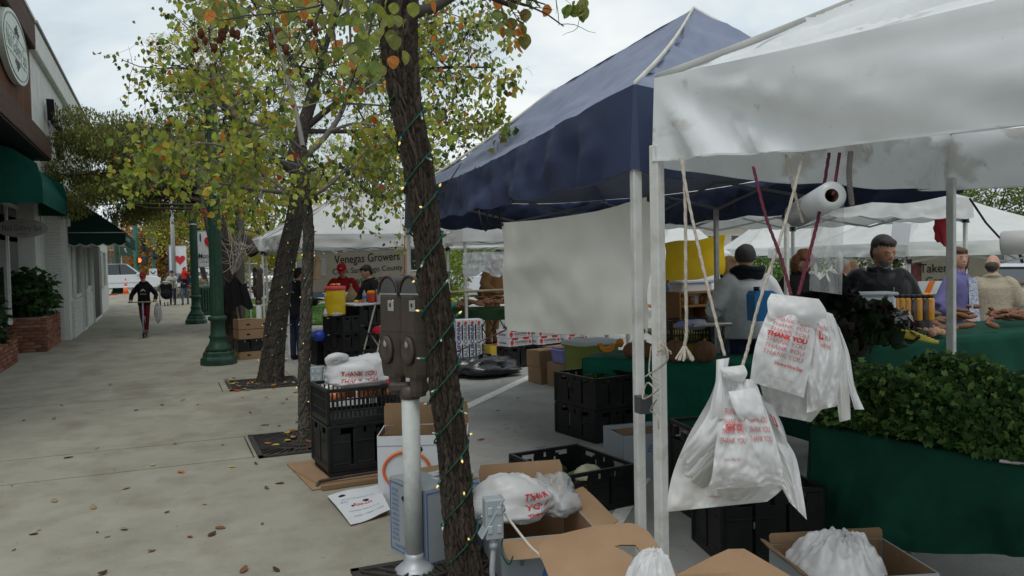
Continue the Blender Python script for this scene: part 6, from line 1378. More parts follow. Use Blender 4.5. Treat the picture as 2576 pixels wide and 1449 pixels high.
strip('bag_handle', [(1812, 925, DB-.04), (1816, 935, DB-.06), (1820, 950, DB-.06)], [(1872, 918, DB-.03), (1880, 940, DB-.05), (1868, 962, DB-.06)], M_film, lb, .03, .005, 23, 14, 10, pleats=1)
strip_text(mf, ['THANK YOU', 'THANK YOU', 'THANK YOU', 'THANK YOU'], M_pinkp, lb, .28, .44, .24, .075, .068); strip_text(mf, ['THANK YOU', 'THANK YOU', 'THANK YOU'], M_pinkp, lb, .76, .38, .30, .075, .068)
strip_text(mf, ['THANK YOU'], M_redp, lb, .28, .32, .36, .1, .07, bold=.04); strip_text(mf, ['Have a Nice Day'], M_pinkp, lb, .28, .25, .62, .1, .035); strip_text(mf, ['___________'], M_redp, lb, .33, .35, .75, .1, .03); strip_text(mf, ['___________'], M_redp, lb, .77, .3, .74, .1, .03)
strip_text(strip('bag', [(1905, 1000, DB+.03), (1940, 1060, DB+.03)], [(1945, 1020, DB+.03), (1975, 1100, DB+.03)], M_film, lb, .01, .004, 31, 8, 8), ['U'], M_redp, lb, .5, .35, .7, .1, .5, bold=.06)
strip_text(lambda u, v: pd(1700+270*u, 1150+130*v, DB-.03), ['_____'], M_redp, lb, .36, .12, .74, .1, .06, bold=.03)
ub2 = thing('bag_bundle', 'upper bundle of white carrier bags hanging from a red rope', 'bags', pd(2000, 1000, DB))
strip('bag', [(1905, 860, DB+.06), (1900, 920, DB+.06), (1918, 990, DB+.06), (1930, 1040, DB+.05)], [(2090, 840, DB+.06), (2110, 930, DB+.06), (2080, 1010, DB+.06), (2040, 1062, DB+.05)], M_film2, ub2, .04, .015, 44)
uf = strip('bag', [(1950, 742, DB), (1925, 800, DB-.02), (1900, 870, DB-.03), (1886, 960, DB-.02)], [(2040, 765, DB), (2050, 830, DB-.02), (2040, 910, DB-.04), (2022, 1000, DB-.03)], M_film, ub2, .06, .012, 41, pleats=2)
vf = strip('bag', [(2035, 770, DB+.01), (2042, 850, DB-.01), (2030, 950, DB-.02), (2030, 1038, DB-.01)], [(2095, 790, DB+.02), (2120, 880, DB+.01), (2115, 960, DB), (2105, 1022, DB)], M_film, ub2, .05, .016, 42, pleats=2)
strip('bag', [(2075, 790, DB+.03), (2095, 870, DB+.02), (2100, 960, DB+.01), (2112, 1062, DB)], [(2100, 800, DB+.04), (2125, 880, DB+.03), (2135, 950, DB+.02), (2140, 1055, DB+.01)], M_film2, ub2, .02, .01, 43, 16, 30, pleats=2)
strip('bag', [(2100, 805, DB+.04), (2118, 880, DB+.03), (2130, 960, DB+.02), (2150, 1030, DB+.02)], [(2112, 825, DB+.04), (2136, 890, DB+.03), (2150, 970, DB+.03), (2174, 1030, DB+.02)], M_film, ub2, .01, .008, 45, 14, 30, pleats=1)
strip('bag', [(1940, 738, DB-.01), (1930, 760, DB-.03), (1935, 800, DB-.04)], [(2060, 752, DB), (2080, 790, DB-.01), (2060, 830, DB-.02)], M_film, ub2, .05, .01, 46, 24, 14, pleats=2)
strip_text(uf, ['THANK YOU']*3, M_pinkp, ub2, .52, .74, .30, .065, .062); strip_text(uf, ['THANK YOU'], M_redp, ub2, .50, .76, .49, .1, .07, bold=.05); strip_text(uf, ['THANK YOU']*3, M_pinkp, ub2, .50, .72, .555, .065, .062); strip_text(uf, ['Have a Nice Day'], M_redp, ub2, .64, .5, .76, .1, .035, bold=.02); strip_text(uf, ['__________'], M_redp, ub2, .5, .5, .86, .1, .03)
strip_text(vf, ['THANK', 'YOU', 'THANK'], M_pinkp, ub2, .42, .4, .2, .08, .06); strip_text(vf, ['L'], M_redp, ub2, .3, .15, .28, .1, .1, bold=.05); strip_text(vf, ['________'], M_pinkp, ub2, .5, .5, .86, .1, .02)
# ropes
M_rred = mat('red_rope', (.17, .02, .028), .85, col2=(.05, .035, .06), scale=60)
def rope(label, pts, r, m=M_rope, name='rope', fray=False, twist=True):
    t = thing(name, label, 'rope', pd(*pts[-1])); q = smooth_path([pd(*p) for p in pts], 70); 
    for s_ in range(3): MB().tube([V(p)+V((math.cos(i*.55+s_*2.09), math.sin(i*.55+s_*2.09), 0))*r*.5 for i, p in enumerate(q)], r*.62, 6).build('strand', m, t, True)
    if fray:
        e_ = V(q[-1])
        for i in range(22): a = RNG.uniform(0, 6.28); MB().tube([e_, e_+V((.012*math.cos(a), .012*math.sin(a), -.02)), e_+V((.035*math.cos(a), .03*math.sin(a), -.05-.015*RNG.random()))], .003, 4).build('frayed_fibre', m, t, True)
    return t
rope('pale rope with a frayed tassel end hanging free beside the posts', [(1718, 395, 3.15), (1724, 520, 3.12), (1725, 700, 3.1), (1727, 830, 3.1), (1722, 868, 3.1)], .0065, fray=True)
rope('pale cord holding the left handle of the lower bag bundle', [(1712, 395, 3.15), (1735, 520, 3.1), (1775, 700, 3.02), (1823, 895, 2.95)], .0058); rope('pale cord crossing down to the lower bag bundle', [(2022, 385, 3.15), (1975, 560, 3.08), (1910, 760, 3.0), (1880, 880, 2.96), (1860, 940, 2.93)], .0062)
rope('thin pale cord crossing behind the plastic roll', [(1978, 390, 3.2), (1995, 470, 3.2), (2020, 560, 3.2)], .006); rope('red rope running down to the upper bag bundle', [(1895, 420, 3.2), (1925, 540, 3.1), (1965, 650, 3.02), (1990, 742, 2.94)], .006, M_rred); rope('red rope hanging from the white canopy to the upper bundle', [(2086, 385, 3.15), (2060, 540, 3.05), (2030, 660, 3.0), (2008, 742, 2.94)], .0065, M_rred)
rope('dark red cord holding the plastic roll by its core', [(2112, 385, 3.05), (2104, 440, 3.02), (2096, 490, 2.98)], .006, M_rred); rope('short grey rope end dangling beside the plastic roll', [(2140, 383, 3.05), (2136, 440, 3.05), (2143, 515, 3.05)], .010, mat('grey_rope', (.2, .18, .17), .9, var=.2))
# plastic produce-bag roll
r0, r1 = pd(2092, 492, 2.98), pd(2005, 540, 3.42); ax_ = (r1-r0); LN = ax_.length; x_, y_, z_ = basis(ax_); Mr = frame(r0, x_, y_, z_)
pr = thing('plastic_roll', 'roll of clear produce bags hanging from a cord under the white canopy', 'plastic roll', r0)
RR = 34*KP/FPX*2.98*1.05
MB().lathe([(RR*.48, -.002), (RR, -.002), (RR, LN), (RR*.48, LN)], 36, M=Mr, caps=False).build('film_roll', mat('film_roll', (.62, .64, .65), .25, var=.04, spec=.6, trl=.3, bump=.1, bscale=40), pr, True)
MB().lathe([(RR*.48, -.001), (RR*.48, LN), (RR*.42, LN), (RR*.42, -.001)], 24, M=Mr, caps=False).build('core', M_kraft2, pr, True)
MB().grid(lambda u, v: pd(2124-82*u-6*v, 505+(18*u)*(1-v)+(236-10*u)*v, 2.99+.36*u+.012*math.sin(u*14+v*5)+.012*value_noise((u*6, v*7, 0), 4)), 30, 40).build('hanging_film', mat('clear_sheet', (.75, .77, .78), .12, var=.03, spec=.7, alpha=.42, bump=.6, bscale=16), pr, True)
# ================================================================== people
PEND = []
def fab(name, col, var=.15, rough=.85, bump=.35, bs=16, **k): return mat('cloth_'+name, col, rough, var=var, scale=7, bump=bump, bscale=bs, **k)
SK_L = mat('skin_light', (.48, .27, .19), .55, var=.12, scale=9, sub=.1); SK_M = mat('skin_tan', (.40, .22, .14), .55, var=.12, scale=9, sub=.08)
M_eye = mat('eye_dark', (.015, .01, .008), .3, var=0); M_lip = mat('lip', (.32, .11, .09), .5, var=0)
def dense(pts, n=12): return [V(p) for p in smooth_path([V(p) for p in pts], n)]
def person(label, p, az_, H, top, bottom, skin, hair, shoe=None, lean=0, hp=0, hy=0, arms=None, legs=None, bulk=1.0, jacket=0.0, hairkind='short', beard=None, grip=True, longtop=None, belly=0.0, sleeves=True, hood=False, vox=.0155):
    """arms: ((elbow, wrist) right, left) in body space (x right, y forward, z up) for a 1.75 m figure"""
    t = thing('person', label, 'person', p, -R_(az_)); s = H/1.75; src = MB(); post = MB(); MI = {'skin': 0, 'top': 1, 'bottom': 2, 'hair': 3, 'shoe': 4, 'beard': 5, 'eye': 6, 'lip': 7}
    T0 = Matrix.Translation((0, 0, .92)) @ Matrix.Rotation(-R_(lean), 4, 'X') @ Matrix.Translation((0, 0, -.92))
    TH = T0 @ Matrix.Translation((0, 0, 1.48)) @ Matrix.Rotation(R_(hy), 4, 'Z') @ Matrix.Rotation(-R_(hp), 4, 'X') @ Matrix.Translation((0, 0, -1.48))
    j = .014+jacket; b = bulk
    tor = [(0, 0, longtop if longtop else .84), (0, 0, .93), (0, .005+belly*.4, 1.02), (0, .012+belly, 1.13), (0, .012+belly*.3, 1.27), (0, 0, 1.37), (0, -.01, 1.435), (0, -.01, 1.47)]
    rr = [(.165*b+j, .118*b+j), (.163*b+j, .118*b+j), (.152*b+j, .113*b+j+belly*.5), (.15*b+j, .115*b+j+belly), (.168*b+j, .12*b+j), (.165*b+j, .105*b+j), (.115*b+j*.6, .075+j*.5), (.06, .056)]
    n = 26; pp = smooth_path([V(q) for q in tor], n); ra = [tuple(np.interp(i*(len(rr)-1)/(n-1), range(len(rr)), [q[k] for q in rr]) for k in (0, 1)) for i in range(n)]
    src.tube([T0 @ V(q) for q in pp], ra, 20, MI['top'], hint=(1, 0, 0))
    src.tube([(0, 0, .80), (0, 0, .88), (0, 0, .96)], [(.15*b, .10*b), (.165*b, .115*b), (.15*b, .11*b)], 18, MI['bottom'], hint=(1, 0, 0))
    src.tube(dense([TH @ V((0, -.015, 1.42)), TH @ V((0, 0, 1.48)), TH @ V((0, .012, 1.56))], 8), .056, 12, MI['skin'])
    if jacket or hood: src.tube([T0 @ V((.078*math.cos(a), -.012+.072*math.sin(a), 1.475+.012*(1-math.sin(a)))) for a in np.linspace(0, 2*math.pi, 22)], .022+(.02 if hood else 0), 8, MI['top'])
    src.ball((0, .02, 1.638), (.073, .094, .112), 22, 16, MI['skin'], TH); src.ball((0, .052, 1.572), (.05, .055, .046), 16, 12, MI['beard'] if beard else MI['skin'], TH)
    src.ball((0, .08, 1.60), (.05, .03, .03), 14, 10, MI['skin'], TH); src.ball((0, .117, 1.618), (.013, .019, .024), 10, 8, MI['skin'], TH)
    for q in (-1, 1): src.ball((q*.076, .008, 1.63), (.012, .02, .03), 10, 8, MI['skin'], TH)
    if hairkind in ('short', 'full', 'bob', 'curly'):
        src.ball((0, -.018, 1.68), (.088, .098, .09), 22, 16, MI['hair'], TH, jit=.0 if hairkind != 'curly' else .2, seed=3); src.ball((0, -.05, 1.62), (.074, .066, .085), 18, 12, MI['hair'], TH)
        src.ball((0, .045, 1.722), (.068, .06, .034), 18, 12, MI['hair'], TH)
        if hairkind in ('bob', 'curly'):
            k = 1.2 if hairkind == 'curly' else 1
            for q in (-1, 1): src.ball((q*.075*k, -.005, 1.60), (.035*k, .065*k, .11), 16, 12, MI['hair'], TH, jit=.2, seed=5)
            src.ball((0, -.065, 1.575), (.085*k, .05, .12), 18, 12, MI['hair'], TH, jit=.15)
            src.ball((0, .055, 1.715), (.07*k, .06, .035), 16, 10, MI['hair'], TH, jit=.2)
    elif hairkind == 'bald':
        src.ball((0, -.024, 1.605), (.077, .082, .062), 18, 12, MI['hair'], TH)
    elif hairkind == 'ring': src.ball((0, -.02, 1.635), (.079, .092, .07), 18, 12, MI['hair'], TH)
    if beard: src.ball((0, .09, 1.60), (.036, .03, .02), 12, 8, MI['beard'], TH); 
    # arms
    A = arms or (((.30, -.02, 1.12), (.30, .06, .88)), ((-.30, -.02, 1.12), (-.30, .06, .88)))
    for (el, wr), q in zip(A, (1, -1)):
        sh = T0 @ V((q*.158*b, -.005, 1.372)); el, wr = V(el), V(wr); r1, r2, r3 = .056*b+j, .047*b+j*.8, .036+j*.7
        src.tube(dense([T0 @ V((q*.09*b, -.005, 1.40)), sh, (sh+el)/2, el], 12), [r1*.62, r1*.8, r1*.95]+[r1+(r2-r1)*i/11 for i in range(3, 12)], 14, MI['top']); src.tube(dense([el, (el+wr)/2, wr], 10), [r2+(r3-r2)*i/9 for i in range(10)], 14, MI['top'] if sleeves else MI['skin'])
        d = (wr-el).normalized(); src.tube(dense([wr-d*.03, wr+d*.03], 4), .026, 10, MI['skin'])
        x, y, z = basis(d, (1, 0, 0)); M = frame(wr, x, y, z); src.ball((0, 0, .055), (.036, .017, .045), 14, 10, MI['skin'], M)
        for f_, (fx, fl, sp) in enumerate(((-.027, .062, -.1), (-.009, .072, -.03), (.009, .068, .03), (.026, .052, .1))):
            c = .045 if grip else .015; post.tube([M @ V((fx, 0, .08)), M @ V((fx+sp*.02, -c*.35, .08+fl*.5)), M @ V((fx+sp*.03, -c, .08+fl*(.72 if grip else 1)))], [.0095, .0085, .0065], 7, MI['skin'])
        post.tube([M @ V((q*-.03, 0, .04)), M @ V((q*-.05, -.012, .07)), M @ V((q*-.046, -.03, .095))], [.011, .0095, .0075], 7, MI['skin'])
    G = legs or (((.095, .01, .49), (.10, -.01, .09)), ((-.095, .01, .49), (-.10, -.01, .09)))
    for (kn, an), q in zip(G, (1, -1)):
        hp_ = V((q*.088*b, 0, .88)); kn, an = V(kn), V(an); src.tube(dense([hp_, (hp_+kn)/2, kn], 12), [.092*b-(.026*b)*i/11 for i in range(12)], 16, MI['bottom']); src.tube(dense([kn, (kn+an)/2+V((0, -.012, .03)), an], 12), [.066*b-.017*i/11 for i in range(12)], 14, MI['bottom'])
        src.ball((an.x, an.y+.055, an.z-.045), (.046, .125, .045), 16, 10, MI['shoe']); src.ball((an.x, an.y-.01, an.z-.02), (.045, .06, .06), 12, 8, MI['shoe'])
    for q in (-1, 1):
        post.ball((q*.029, .103, 1.645), (.012, .009, .0075), 8, 6, MI['eye'], TH); post.tube([TH @ V((q*.014, .111, 1.662)), TH @ V((q*.03, .109, 1.667)), TH @ V((q*.045, .099, 1.662))], .006, 5, MI['hair'])
    post.ball((0, .108, 1.583), (.024, .008, .007), 10, 6, MI['beard'] if False else MI['lip'], TH)
    src.v = [(x*s, y*s, z*s) for x, y, z in src.v]; post.v = [(x*s, y*s, z*s) for x, y, z in post.v]
    ms = [skin, top, bottom, hair, shoe or M_print, beard or hair, M_eye, M_lip]; me = src.mesh('body', ms); o = bpy.data.objects.new('body', me); COL.objects.link(o)
    r = o.modifiers.new('r', 'REMESH'); r.mode = 'VOXEL'; r.voxel_size = vox*s; q = o.modifiers.new('s', 'SMOOTH'); q.factor = .5; q.iterations = 3
    o.parent = t; PEND.append((o, src, post, ms))
    return t, TH, T0, s
def finish_people():
    bpy.context.view_layer.update(); dg = bpy.context.evaluated_depsgraph_get()
    for o, src, post, ms in PEND:
        ev = o.evaluated_get(dg); me = ev.to_mesh(); vs = [tuple(v.co) for v in me.vertices]; fs = [tuple(p.vertices) for p in me.polygons]; ev.to_mesh_clear()
        kd = kdtree.KDTree(len(src.v)); vm = [0]*len(src.v)
        for f, m in zip(src.f, src.m):
            for i in f: vm[i] = m
        ks = kdtree.KDTree(len(vs))
        for i, v in enumerate(vs): ks.insert(v, i)
        ks.balance(); lim_ = o.modifiers[0].voxel_size*.8
        for i, v in enumerate(src.v):
            if ks.find(V(v))[2] < lim_: kd.insert(v, i)
        kd.balance(); mb = MB(); mi = [vm[kd.find(V(v))[1]] for v in vs]
        A = np.eye(8)[mi]; ed_ = np.array([(f[i], f[(i+1) % len(f)]) for f in fs for i in range(len(f))])
        for _ in range(5): Bq = A*.5; np.add.at(Bq, ed_[:, 0], A[ed_[:, 1]]*.5); A = Bq/Bq.sum(1, keepdims=True)
        mi = A.argmax(1).tolist()
        mb.v = vs; mb.f = fs; mb.m = [mi[f[0]] for f in fs]; mb.s = [True]*len(fs); n = len(vs)
        mb.add(post.v, post.f, 0, True); mb.m[len(fs):] = post.m
        old = o.data; o.modifiers.clear(); o.data = mb.mesh('body', ms); bpy.data.meshes.remove(old)
def stand(x, ytop, d, floor=RD):
    p = pd(x, ytop, d); return V((p.x, p.y, floor)), p.z-floor
def cap(t, TH, s, m, brim=True, logo=None):
    q = MB(); q.lathe([(.090, 0), (.092, .03), (.085, .07), (.06, .10), (.02, .115), (.003, .118)], 22, M=TH @ TR(0, .01, 1.672), sy=1.15)
    q.v = [(a*s, b*s, c*s) for a, b, c in q.v]; c_ = q.build('cap', m, t)
    if brim:
        q = MB(); q.grid(lambda u, v: TH @ V(((u-.5)*.15*(1-.25*v*abs(u-.5)*2), .09+.075*v*math.cos((u-.5)*1.5), 1.682-.022*v-.02*abs(u-.5)*2)), 10, 5); q.v = [(a*s, b*s, c*s) for a, b, c in q.v]; q.build('brim', m, c_)
    if logo:
        q = MB(); put_text(q, logo[0], .05, TH @ frame((0, .118, 1.725), (-1, 0, 0), (0, 0, 1)), bold=.02); q.v = [(a*s, b*s, c*s) for a, b, c in q.v]; q.build('emblem', logo[1], c_)
# boy on a scooter
bz = g(368, 848); f_h = fab('black_hoodie', (.012, .012, .014)); mar = fab('maroon', (.13, .014, .02)); gsh = fab('grey_shoe', (.12, .11, .10)); redc = fab('red_cap', (.42, .02, .035))
ptop = pd(349, 688, bz.dot(_F)); Hb = ptop.z-.09
AZB = 180+6
t, TH, T0, s = person('boy in a black hoodie, maroon trousers and red cap riding a scooter', (bz.x-.02, bz.y+.12, .09), AZB, Hb, f_h, mar, SK_L, mat('hair_brown', (.06, .035, .02), .6, var=.2), gsh, lean=4, hp=10, arms=(((.33, -.02, 1.12), (.33, .20, .98)), ((-.33, -.02, 1.12), (-.32, .20, .98))), legs=(((.07, .02, .48), (.03, -.1, .09)), ((-.08, .05, .48), (-.06, .08, .09))), bulk=.93, jacket=.012, hood=True)
cap(t, TH, s, redc, True, ('R', M_banw))
q = MB(); put_text(q, 'A', .10, T0 @ frame((0, .165, 1.27), (-1, 0, 0), (0, .08, 1)), width=.16, bold=.02); put_text(q, 'SK8 CLUB', .05, T0 @ frame((0, .163, 1.16), (-1, 0, 0), (0, .03, 1)), width=.16); q.v = [(a*s, b*s, c*s) for a, b, c in q.v]; q.build('print', M_banw, t)
sc_t = thing('kick_scooter', 'dark kick scooter with tan handlebar under the boy', 'scooter', (bz.x-.02, bz.y, 0), -R_(AZB))
MB().box((0, .02, .075), (.11, .42, .02), ch=.008).build('deck', M_iron, sc_t); MB().tube([(0, .24, .07), (0, .27, .2), (0, .235, .83)], .016, 10).build('stem', mat('stem_blue', (.2, .24, .34), .4, var=.4, scale=20), sc_t); MB().tube([(-.31, .235, .83), (.31, .235, .83)], .014, 10).build('handlebar', mat('grip_tan', (.32, .24, .14), .6, var=.2), sc_t)
for y in (-.22, .29): w = MB().lathe([(.02, -.014), (.052, -.012), (.052, .012), (.02, .014)], 18, M=TR(0, y, .053, ry=math.pi/2)).build('wheel', M_tyre, sc_t); 
MB().bar((0, .22, .08), (0, .30, .13), .04, .02).build('fork', M_iron, sc_t)
hb, hf = bag('white shopping bag dangling from the scooter handlebar', (bz.x+.27, bz.y-.05, .56), (.075, .06, .22), mat('bag_film_thin', (.6, .6, .62), .35, var=.05, trl=.4), 61, jit=.3, crease=.12, flat=1)
# woman with stroller
wz = g(424, 768); w_top = pd(430, 683, wz.dot(_F))
cream = fab('cream_jacket', (.5, .48, .42)); jeans = fab('jeans_dark', (.03, .04, .075)); jl = fab('jeans_light', (.12, .15, .2))
person('woman in a cream jacket pushing a stroller', (wz.x+.18, wz.y+.35, 0), 185, w_top.z+.06, cream, jeans, SK_L, mat('hair_dark', (.02, .015, .012), .6, var=.2), None, lean=14, hp=10, arms=(((.26, .12, 1.16), (.2, .38, 1.02)), ((-.26, .12, 1.16), (-.2, .38, 1.02))), jacket=.01, hairkind='full', vox=.02)
sx = thing('stroller', 'black stroller with olive canopy pushed along the walk', 'stroller', (wz.x-.05, wz.y-.25, 0), R_(-185)); M_bk = fab('black_fabric', (.015, .015, .017)); M_ol = fab('olive_canopy', (.14, .135, .03))
MB().grid(lambda u, v: (.23*math.cos(math.pi*u)*(.75+.25*v), .12-.1*math.sin(math.pi*u)*.2+.14*v, .36+.50*v), 14, 10).build('seat', M_bk, sx); MB().ball((0, .1, .5), (.24, .16, .24), 18, 12).build('basket', M_bk, sx)
MB().grid(lambda u, v: (.26*math.cos(math.pi*u), .05+.34*v-.12*math.sin(math.pi*u), .72+.28*math.sin(math.pi*u)*(.4+.6*v)), 16, 8).build('canopy', M_ol, sx); MB().ball((0, .12, .95), (.16, .13, .08), 14, 8, jit=.4, seed=4).build('blanket', M_banw, sx)
for q in (-1, 1):
    MB().tube([(q*.25, -.3, 1.02), (q*.26, -.05, .7), (q*.26, .3, .15)], .014, 8).build('frame', M_iron, sx)
    w = MB().lathe([(.05, -.02), (.12, -.018), (.12, .018), (.05, .02)], 16, M=TR(q*.28, -.2, .12, ry=math.pi/2)).build('wheel', M_tyre, sx)
    MB().lathe([(.03, -.016), (.085, -.014), (.085, .014), (.03, .016)], 16, M=TR(q*.06, .42, .085, ry=math.pi/2)).build('wheel', M_tyre, sx)
MB().tube([(-.25, -.3, 1.02), (.25, -.3, 1.02)], .016, 8).build('handle', M_iron, sx)
# man carrying a child
mz = g(466, 767); mt_ = pd(461, 675, mz.dot(_F)); navy = fab('navy_hoodie', (.025, .035, .065))
t, TH, T0, s = person('man in navy top and pale jeans carrying a child', (mz.x, mz.y, 0), 195, mt_.z, navy, jl, SK_M, M_print, None, lean=-3, hp=-4, hy=20, arms=(((.26, .12, 1.16), (.10, .30, 1.10)), ((-.3, .0, 1.1), (-.1, .3, 1.02))), legs=(((.1, .1, .5), (.1, .02, .09)), ((-.09, -.04, .5), (-.1, -.16, .11))), jacket=.015, vox=.02)
cap(t, TH, s, fab('grey_beanie', (.07, .075, .085)), False)
person('small child in a red hooded jacket held on the man\'s arm', (mz.x-.02, mz.y-.3, .62), 60, .98, fab('red_hood', (.48, .03, .025)), jeans, SK_L, fab('red_hood', (.48, .03, .025)), fab('orange_shoe', (.4, .09, .04)), lean=6, hp=5, arms=(((.3, .1, 1.2), (.2, .3, 1.25)), ((-.3, .1, 1.2), (-.2, .3, 1.25))), legs=(((.12, .28, .72), (.12, .3, .36)), ((-.12, .28, .72), (-.12, .3, .36))), jacket=.03, bulk=1.1, hairkind='full', vox=.03)
# vendors at the cooler stall
p, H = stand(862, 664, 15.4); t, TH, T0, s = person('vendor in red jacket and red cap holding a paper bag', p, 200, H, fab('red_jacket', (.26, .015, .018)), jeans, SK_M, mat('hair_black', (.012, .01, .01), .5, var=.1), None, lean=6, hp=15, arms=(((.3, .06, 1.14), (.12, .26, 1.22)), ((-.3, .05, 1.12), (-.05, .28, 1.02))), jacket=.035, bulk=1.12, hood=False)
cap(t, TH, s, fab('red_cap2', (.45, .02, .03)), True, ('W', M_banw))
q = MB(); 
for k in (-1, 1): q.grid(lambda u, v: T0 @ V((k*(.03+.13*u), .02+.13*v-.06*u, 1.46-.12*v+.01*u)), 6, 6)
q.v = [(a*s, b*s, c*s) for a, b, c in q.v]; q.build('yoke', M_bk, t)
pb2 = p+V((.08, -.33, 1.2)); tt_ = thing('paper_bag', 'twisted brown paper bag held by the vendor in red', 'bag', pb2)
MB().lathe([(.02, .17), (.015, .12), (.05, .06), (.11, -.02), (.13, -.12), (.1, -.2), (.01, -.21)], 14, sy=.6).build('bag', mat('paper_tan', (.48, .34, .2), .85, var=.15, bump=.4), tt_)
p, H = stand(934, 666, 14.6); dj = fab('dark_jacket', (.014, .015, .018)); person('man in a dark jacket in profile at the cooler stall', p, -100, H, dj, jeans, SK_M, MATS['hair_black'], None, lean=4, hp=18, arms=(((.2, .14, 1.14), (.14, .3, 1.0)), ((-.26, .02, 1.12), (-.2, .2, .95))), jacket=.03, bulk=1.08)
p, H = stand(742, 690, 14.6); person('person in dark coat and jeans half hidden by the leaning trunk', p, 60, H+.12, dj, jeans, SK_M, MATS['hair_black'], None, lean=3, hp=20, jacket=.03, bulk=1.05, arms=(((.3, .06, 1.12), (.2, .3, 1.08)), ((-.3, .05, 1.12), (-.1, .3, 1.05))))
# shoppers under and behind the canopies
p, H = stand(1830, 646, 10.5); person('blond shopper in a black top behind the tent posts', p, 160, H, fab('black_top', (.015, .014, .015)), jeans, SK_L, mat('hair_blond', (.40, .26, .11), .6, var=.25), None, hp=12, jacket=.01, hairkind='bob')
p, H = stand(1882, 618, 8.4); wc = fab('white_coat', (.62, .62, .61)); gk = fab('grey_knit', (.09, .088, .082), bs=60, bump=.8)
t, TH, T0, s = person('shopper in a white coat, dark scarf and grey knit hat seen from behind', p, 25, H-.02, wc, jeans, SK_L, gk, None, lean=4, hp=14, arms=(((.32, .04, 1.14), (.22, .26, 1.0)), ((-.33, .04, 1.14), (-.24, .26, 1.0))), jacket=.045, bulk=1.12, hairkind='none')
q = MB(); q.ball((0, -.01, 1.69), (.105, .12, .105), 22, 16, 0, TH, jit=.1); q.lathe([(.088, 0), (.098, .015), (.098, .05), (.09, .06)], 22, M=TH @ TR(0, 0, 1.635), sy=1.15); q.v = [(a*s, b*s, c*s) for a, b, c in q.v]; q.build('knit_hat', gk, t)
q = MB()
for k in range(3): q.tube([T0 @ V(((.125+.01*k)*math.cos(a), -.01+(.11+.01*k)*math.sin(a), 1.46+.035*k+.01*math.sin(a*3+k))) for a in np.linspace(0, 2*math.pi, 30)], .034, 8)
q.v = [(a*s, b*s, c*s) for a, b, c in q.v]; q.build('scarf', fab('dark_knit', (.02, .02, .022), bs=70, bump=1.0), t)
p, H = stand(2012, 626, 9.6); person('shopper with curly auburn hair in a black top', p, 195, H, fab('black_top2', (.013, .012, .014)), jeans, SK_L, mat('hair_auburn', (.16, .065, .025), .6, var=.3, bump=.8, bscale=40), None, hp=30, hairkind='curly', jacket=.012)
p, H = stand(2206, 588, 7.0); leather = mat('black_leather', (.008, .0085, .0095), .5, var=.2, scale=6, spec=.14, bump=.5, bscale=9)
t, TH, T0, s = person('grey-bearded man in a black leather jacket looking down at the produce', p, 196, H-.02, leather, jeans, SK_M, mat('hair_greying', (.035, .03, .027), .65, var=.5, scale=30), None, lean=4, hp=13, arms=(((.34, .02, 1.12), (.27, .2, .94)), ((-.34, .02, 1.12), (-.27, .2, .94))), jacket=.04, bulk=1.16, beard=mat('beard_grey', (.2, .19, .175), .8, var=.4, scale=40), vox=.013)
q = MB()
for k in (-1, 1): q.add([T0 @ V(z) for z in ((k*.012, .165, 1.40), (k*.085, .10, 1.50), (k*.12, .145, 1.41), (k*.06, .185, 1.36))], [(0, 1, 2, 3)])
q.v = [(a*s, b*s, c*s) for a, b, c in q.v]; q.build('collar', leather, t)
MB().box((0, .185*s, 1.15*s), (.008, .008, .42*s), M=T0).build('zip', M_grey, t)
p, H = stand(2410, 624, 9.0); pur = fab('purple_cardigan', (.13, .12, .26)); t, TH, T0, s = person('woman in a purple cardigan over a blue patterned top', p, 165, H, pur, jeans, SK_L, mat('hair_chestnut', (.07, .035, .022), .6, var=.3), None, lean=0, hp=2, hy=-35, arms=(((.34, -.06, 1.12), (.16, .12, 1.0)), ((-.30, -.02, 1.1), (-.28, .1, .88))), jacket=.015, bulk=1.1, hairkind='bob', longtop=.72)
pt_ = mat('blue_pattern', (.14, .17, .27), .8, col2=(.55, .57, .62), scale=26, stretch=(1, 1, 2.4), detail=2)
q = MB(); q.grid(lambda u, v: T0 @ V((.125*(u-.5)*2*(.75+.3*v), .150+.035*math.sin(math.pi*u)+.03*v-.02*(u-.5)**2, 1.43-.52*v)), 12, 14); q.v = [(a*s, b*s, c*s) for a, b, c in q.v]; q.build('blouse', pt_, t)
p, H = stand(2497, 640, 9.4); bg_ = fab('oatmeal_sweater', (.36, .31, .23), bs=45, bump=.6); person('balding man in an oatmeal sweater seen from behind', p, 40, H, bg_, fab('navy_trousers', (.018, .022, .04)), SK_L, mat('hair_brown2', (.05, .04, .033), .6, var=.3), None, lean=2, hp=6, hy=-30, arms=(((.31, -.03, 1.12), (.27, .1, .92)), ((-.31, -.03, 1.12), (-.26, .12, .92))), jacket=.03, bulk=1.15, hairkind='bald')
p, H = stand(2118, 652, 11.5); person('elderly shopper with pale hair and purple scarf beside the hanging film', p, 110, H, fab('cream_top', (.5, .47, .42)), jeans, SK_L, mat('hair_white', (.5, .48, .46), .6, var=.2), None, hp=5, hairkind='full', jacket=.01, vox=.02)
p, H = stand(2142, 655, 12.5); person('shopper in a straw-coloured hat behind the leather jacket', p, 170, H, navy, jeans, SK_L, mat('straw', (.45, .33, .16), .8, var=.2), None, hairkind='full', vox=.02)
p, H = stand(1710, 703, 20); person('child in a red top far behind the yellow banner', p, 180, H, fab('red_top', (.45, .03, .03)), jeans, SK_L, MATS['hair_black'], None, vox=.022)
p, H = stand(1672, 672, 19); person('grey-clad shopper beyond the yellow banner', p, 90, H, fab('slate_top', (.07, .085, .11)), jeans, SK_M, MATS['hair_black'], None, vox=.022)
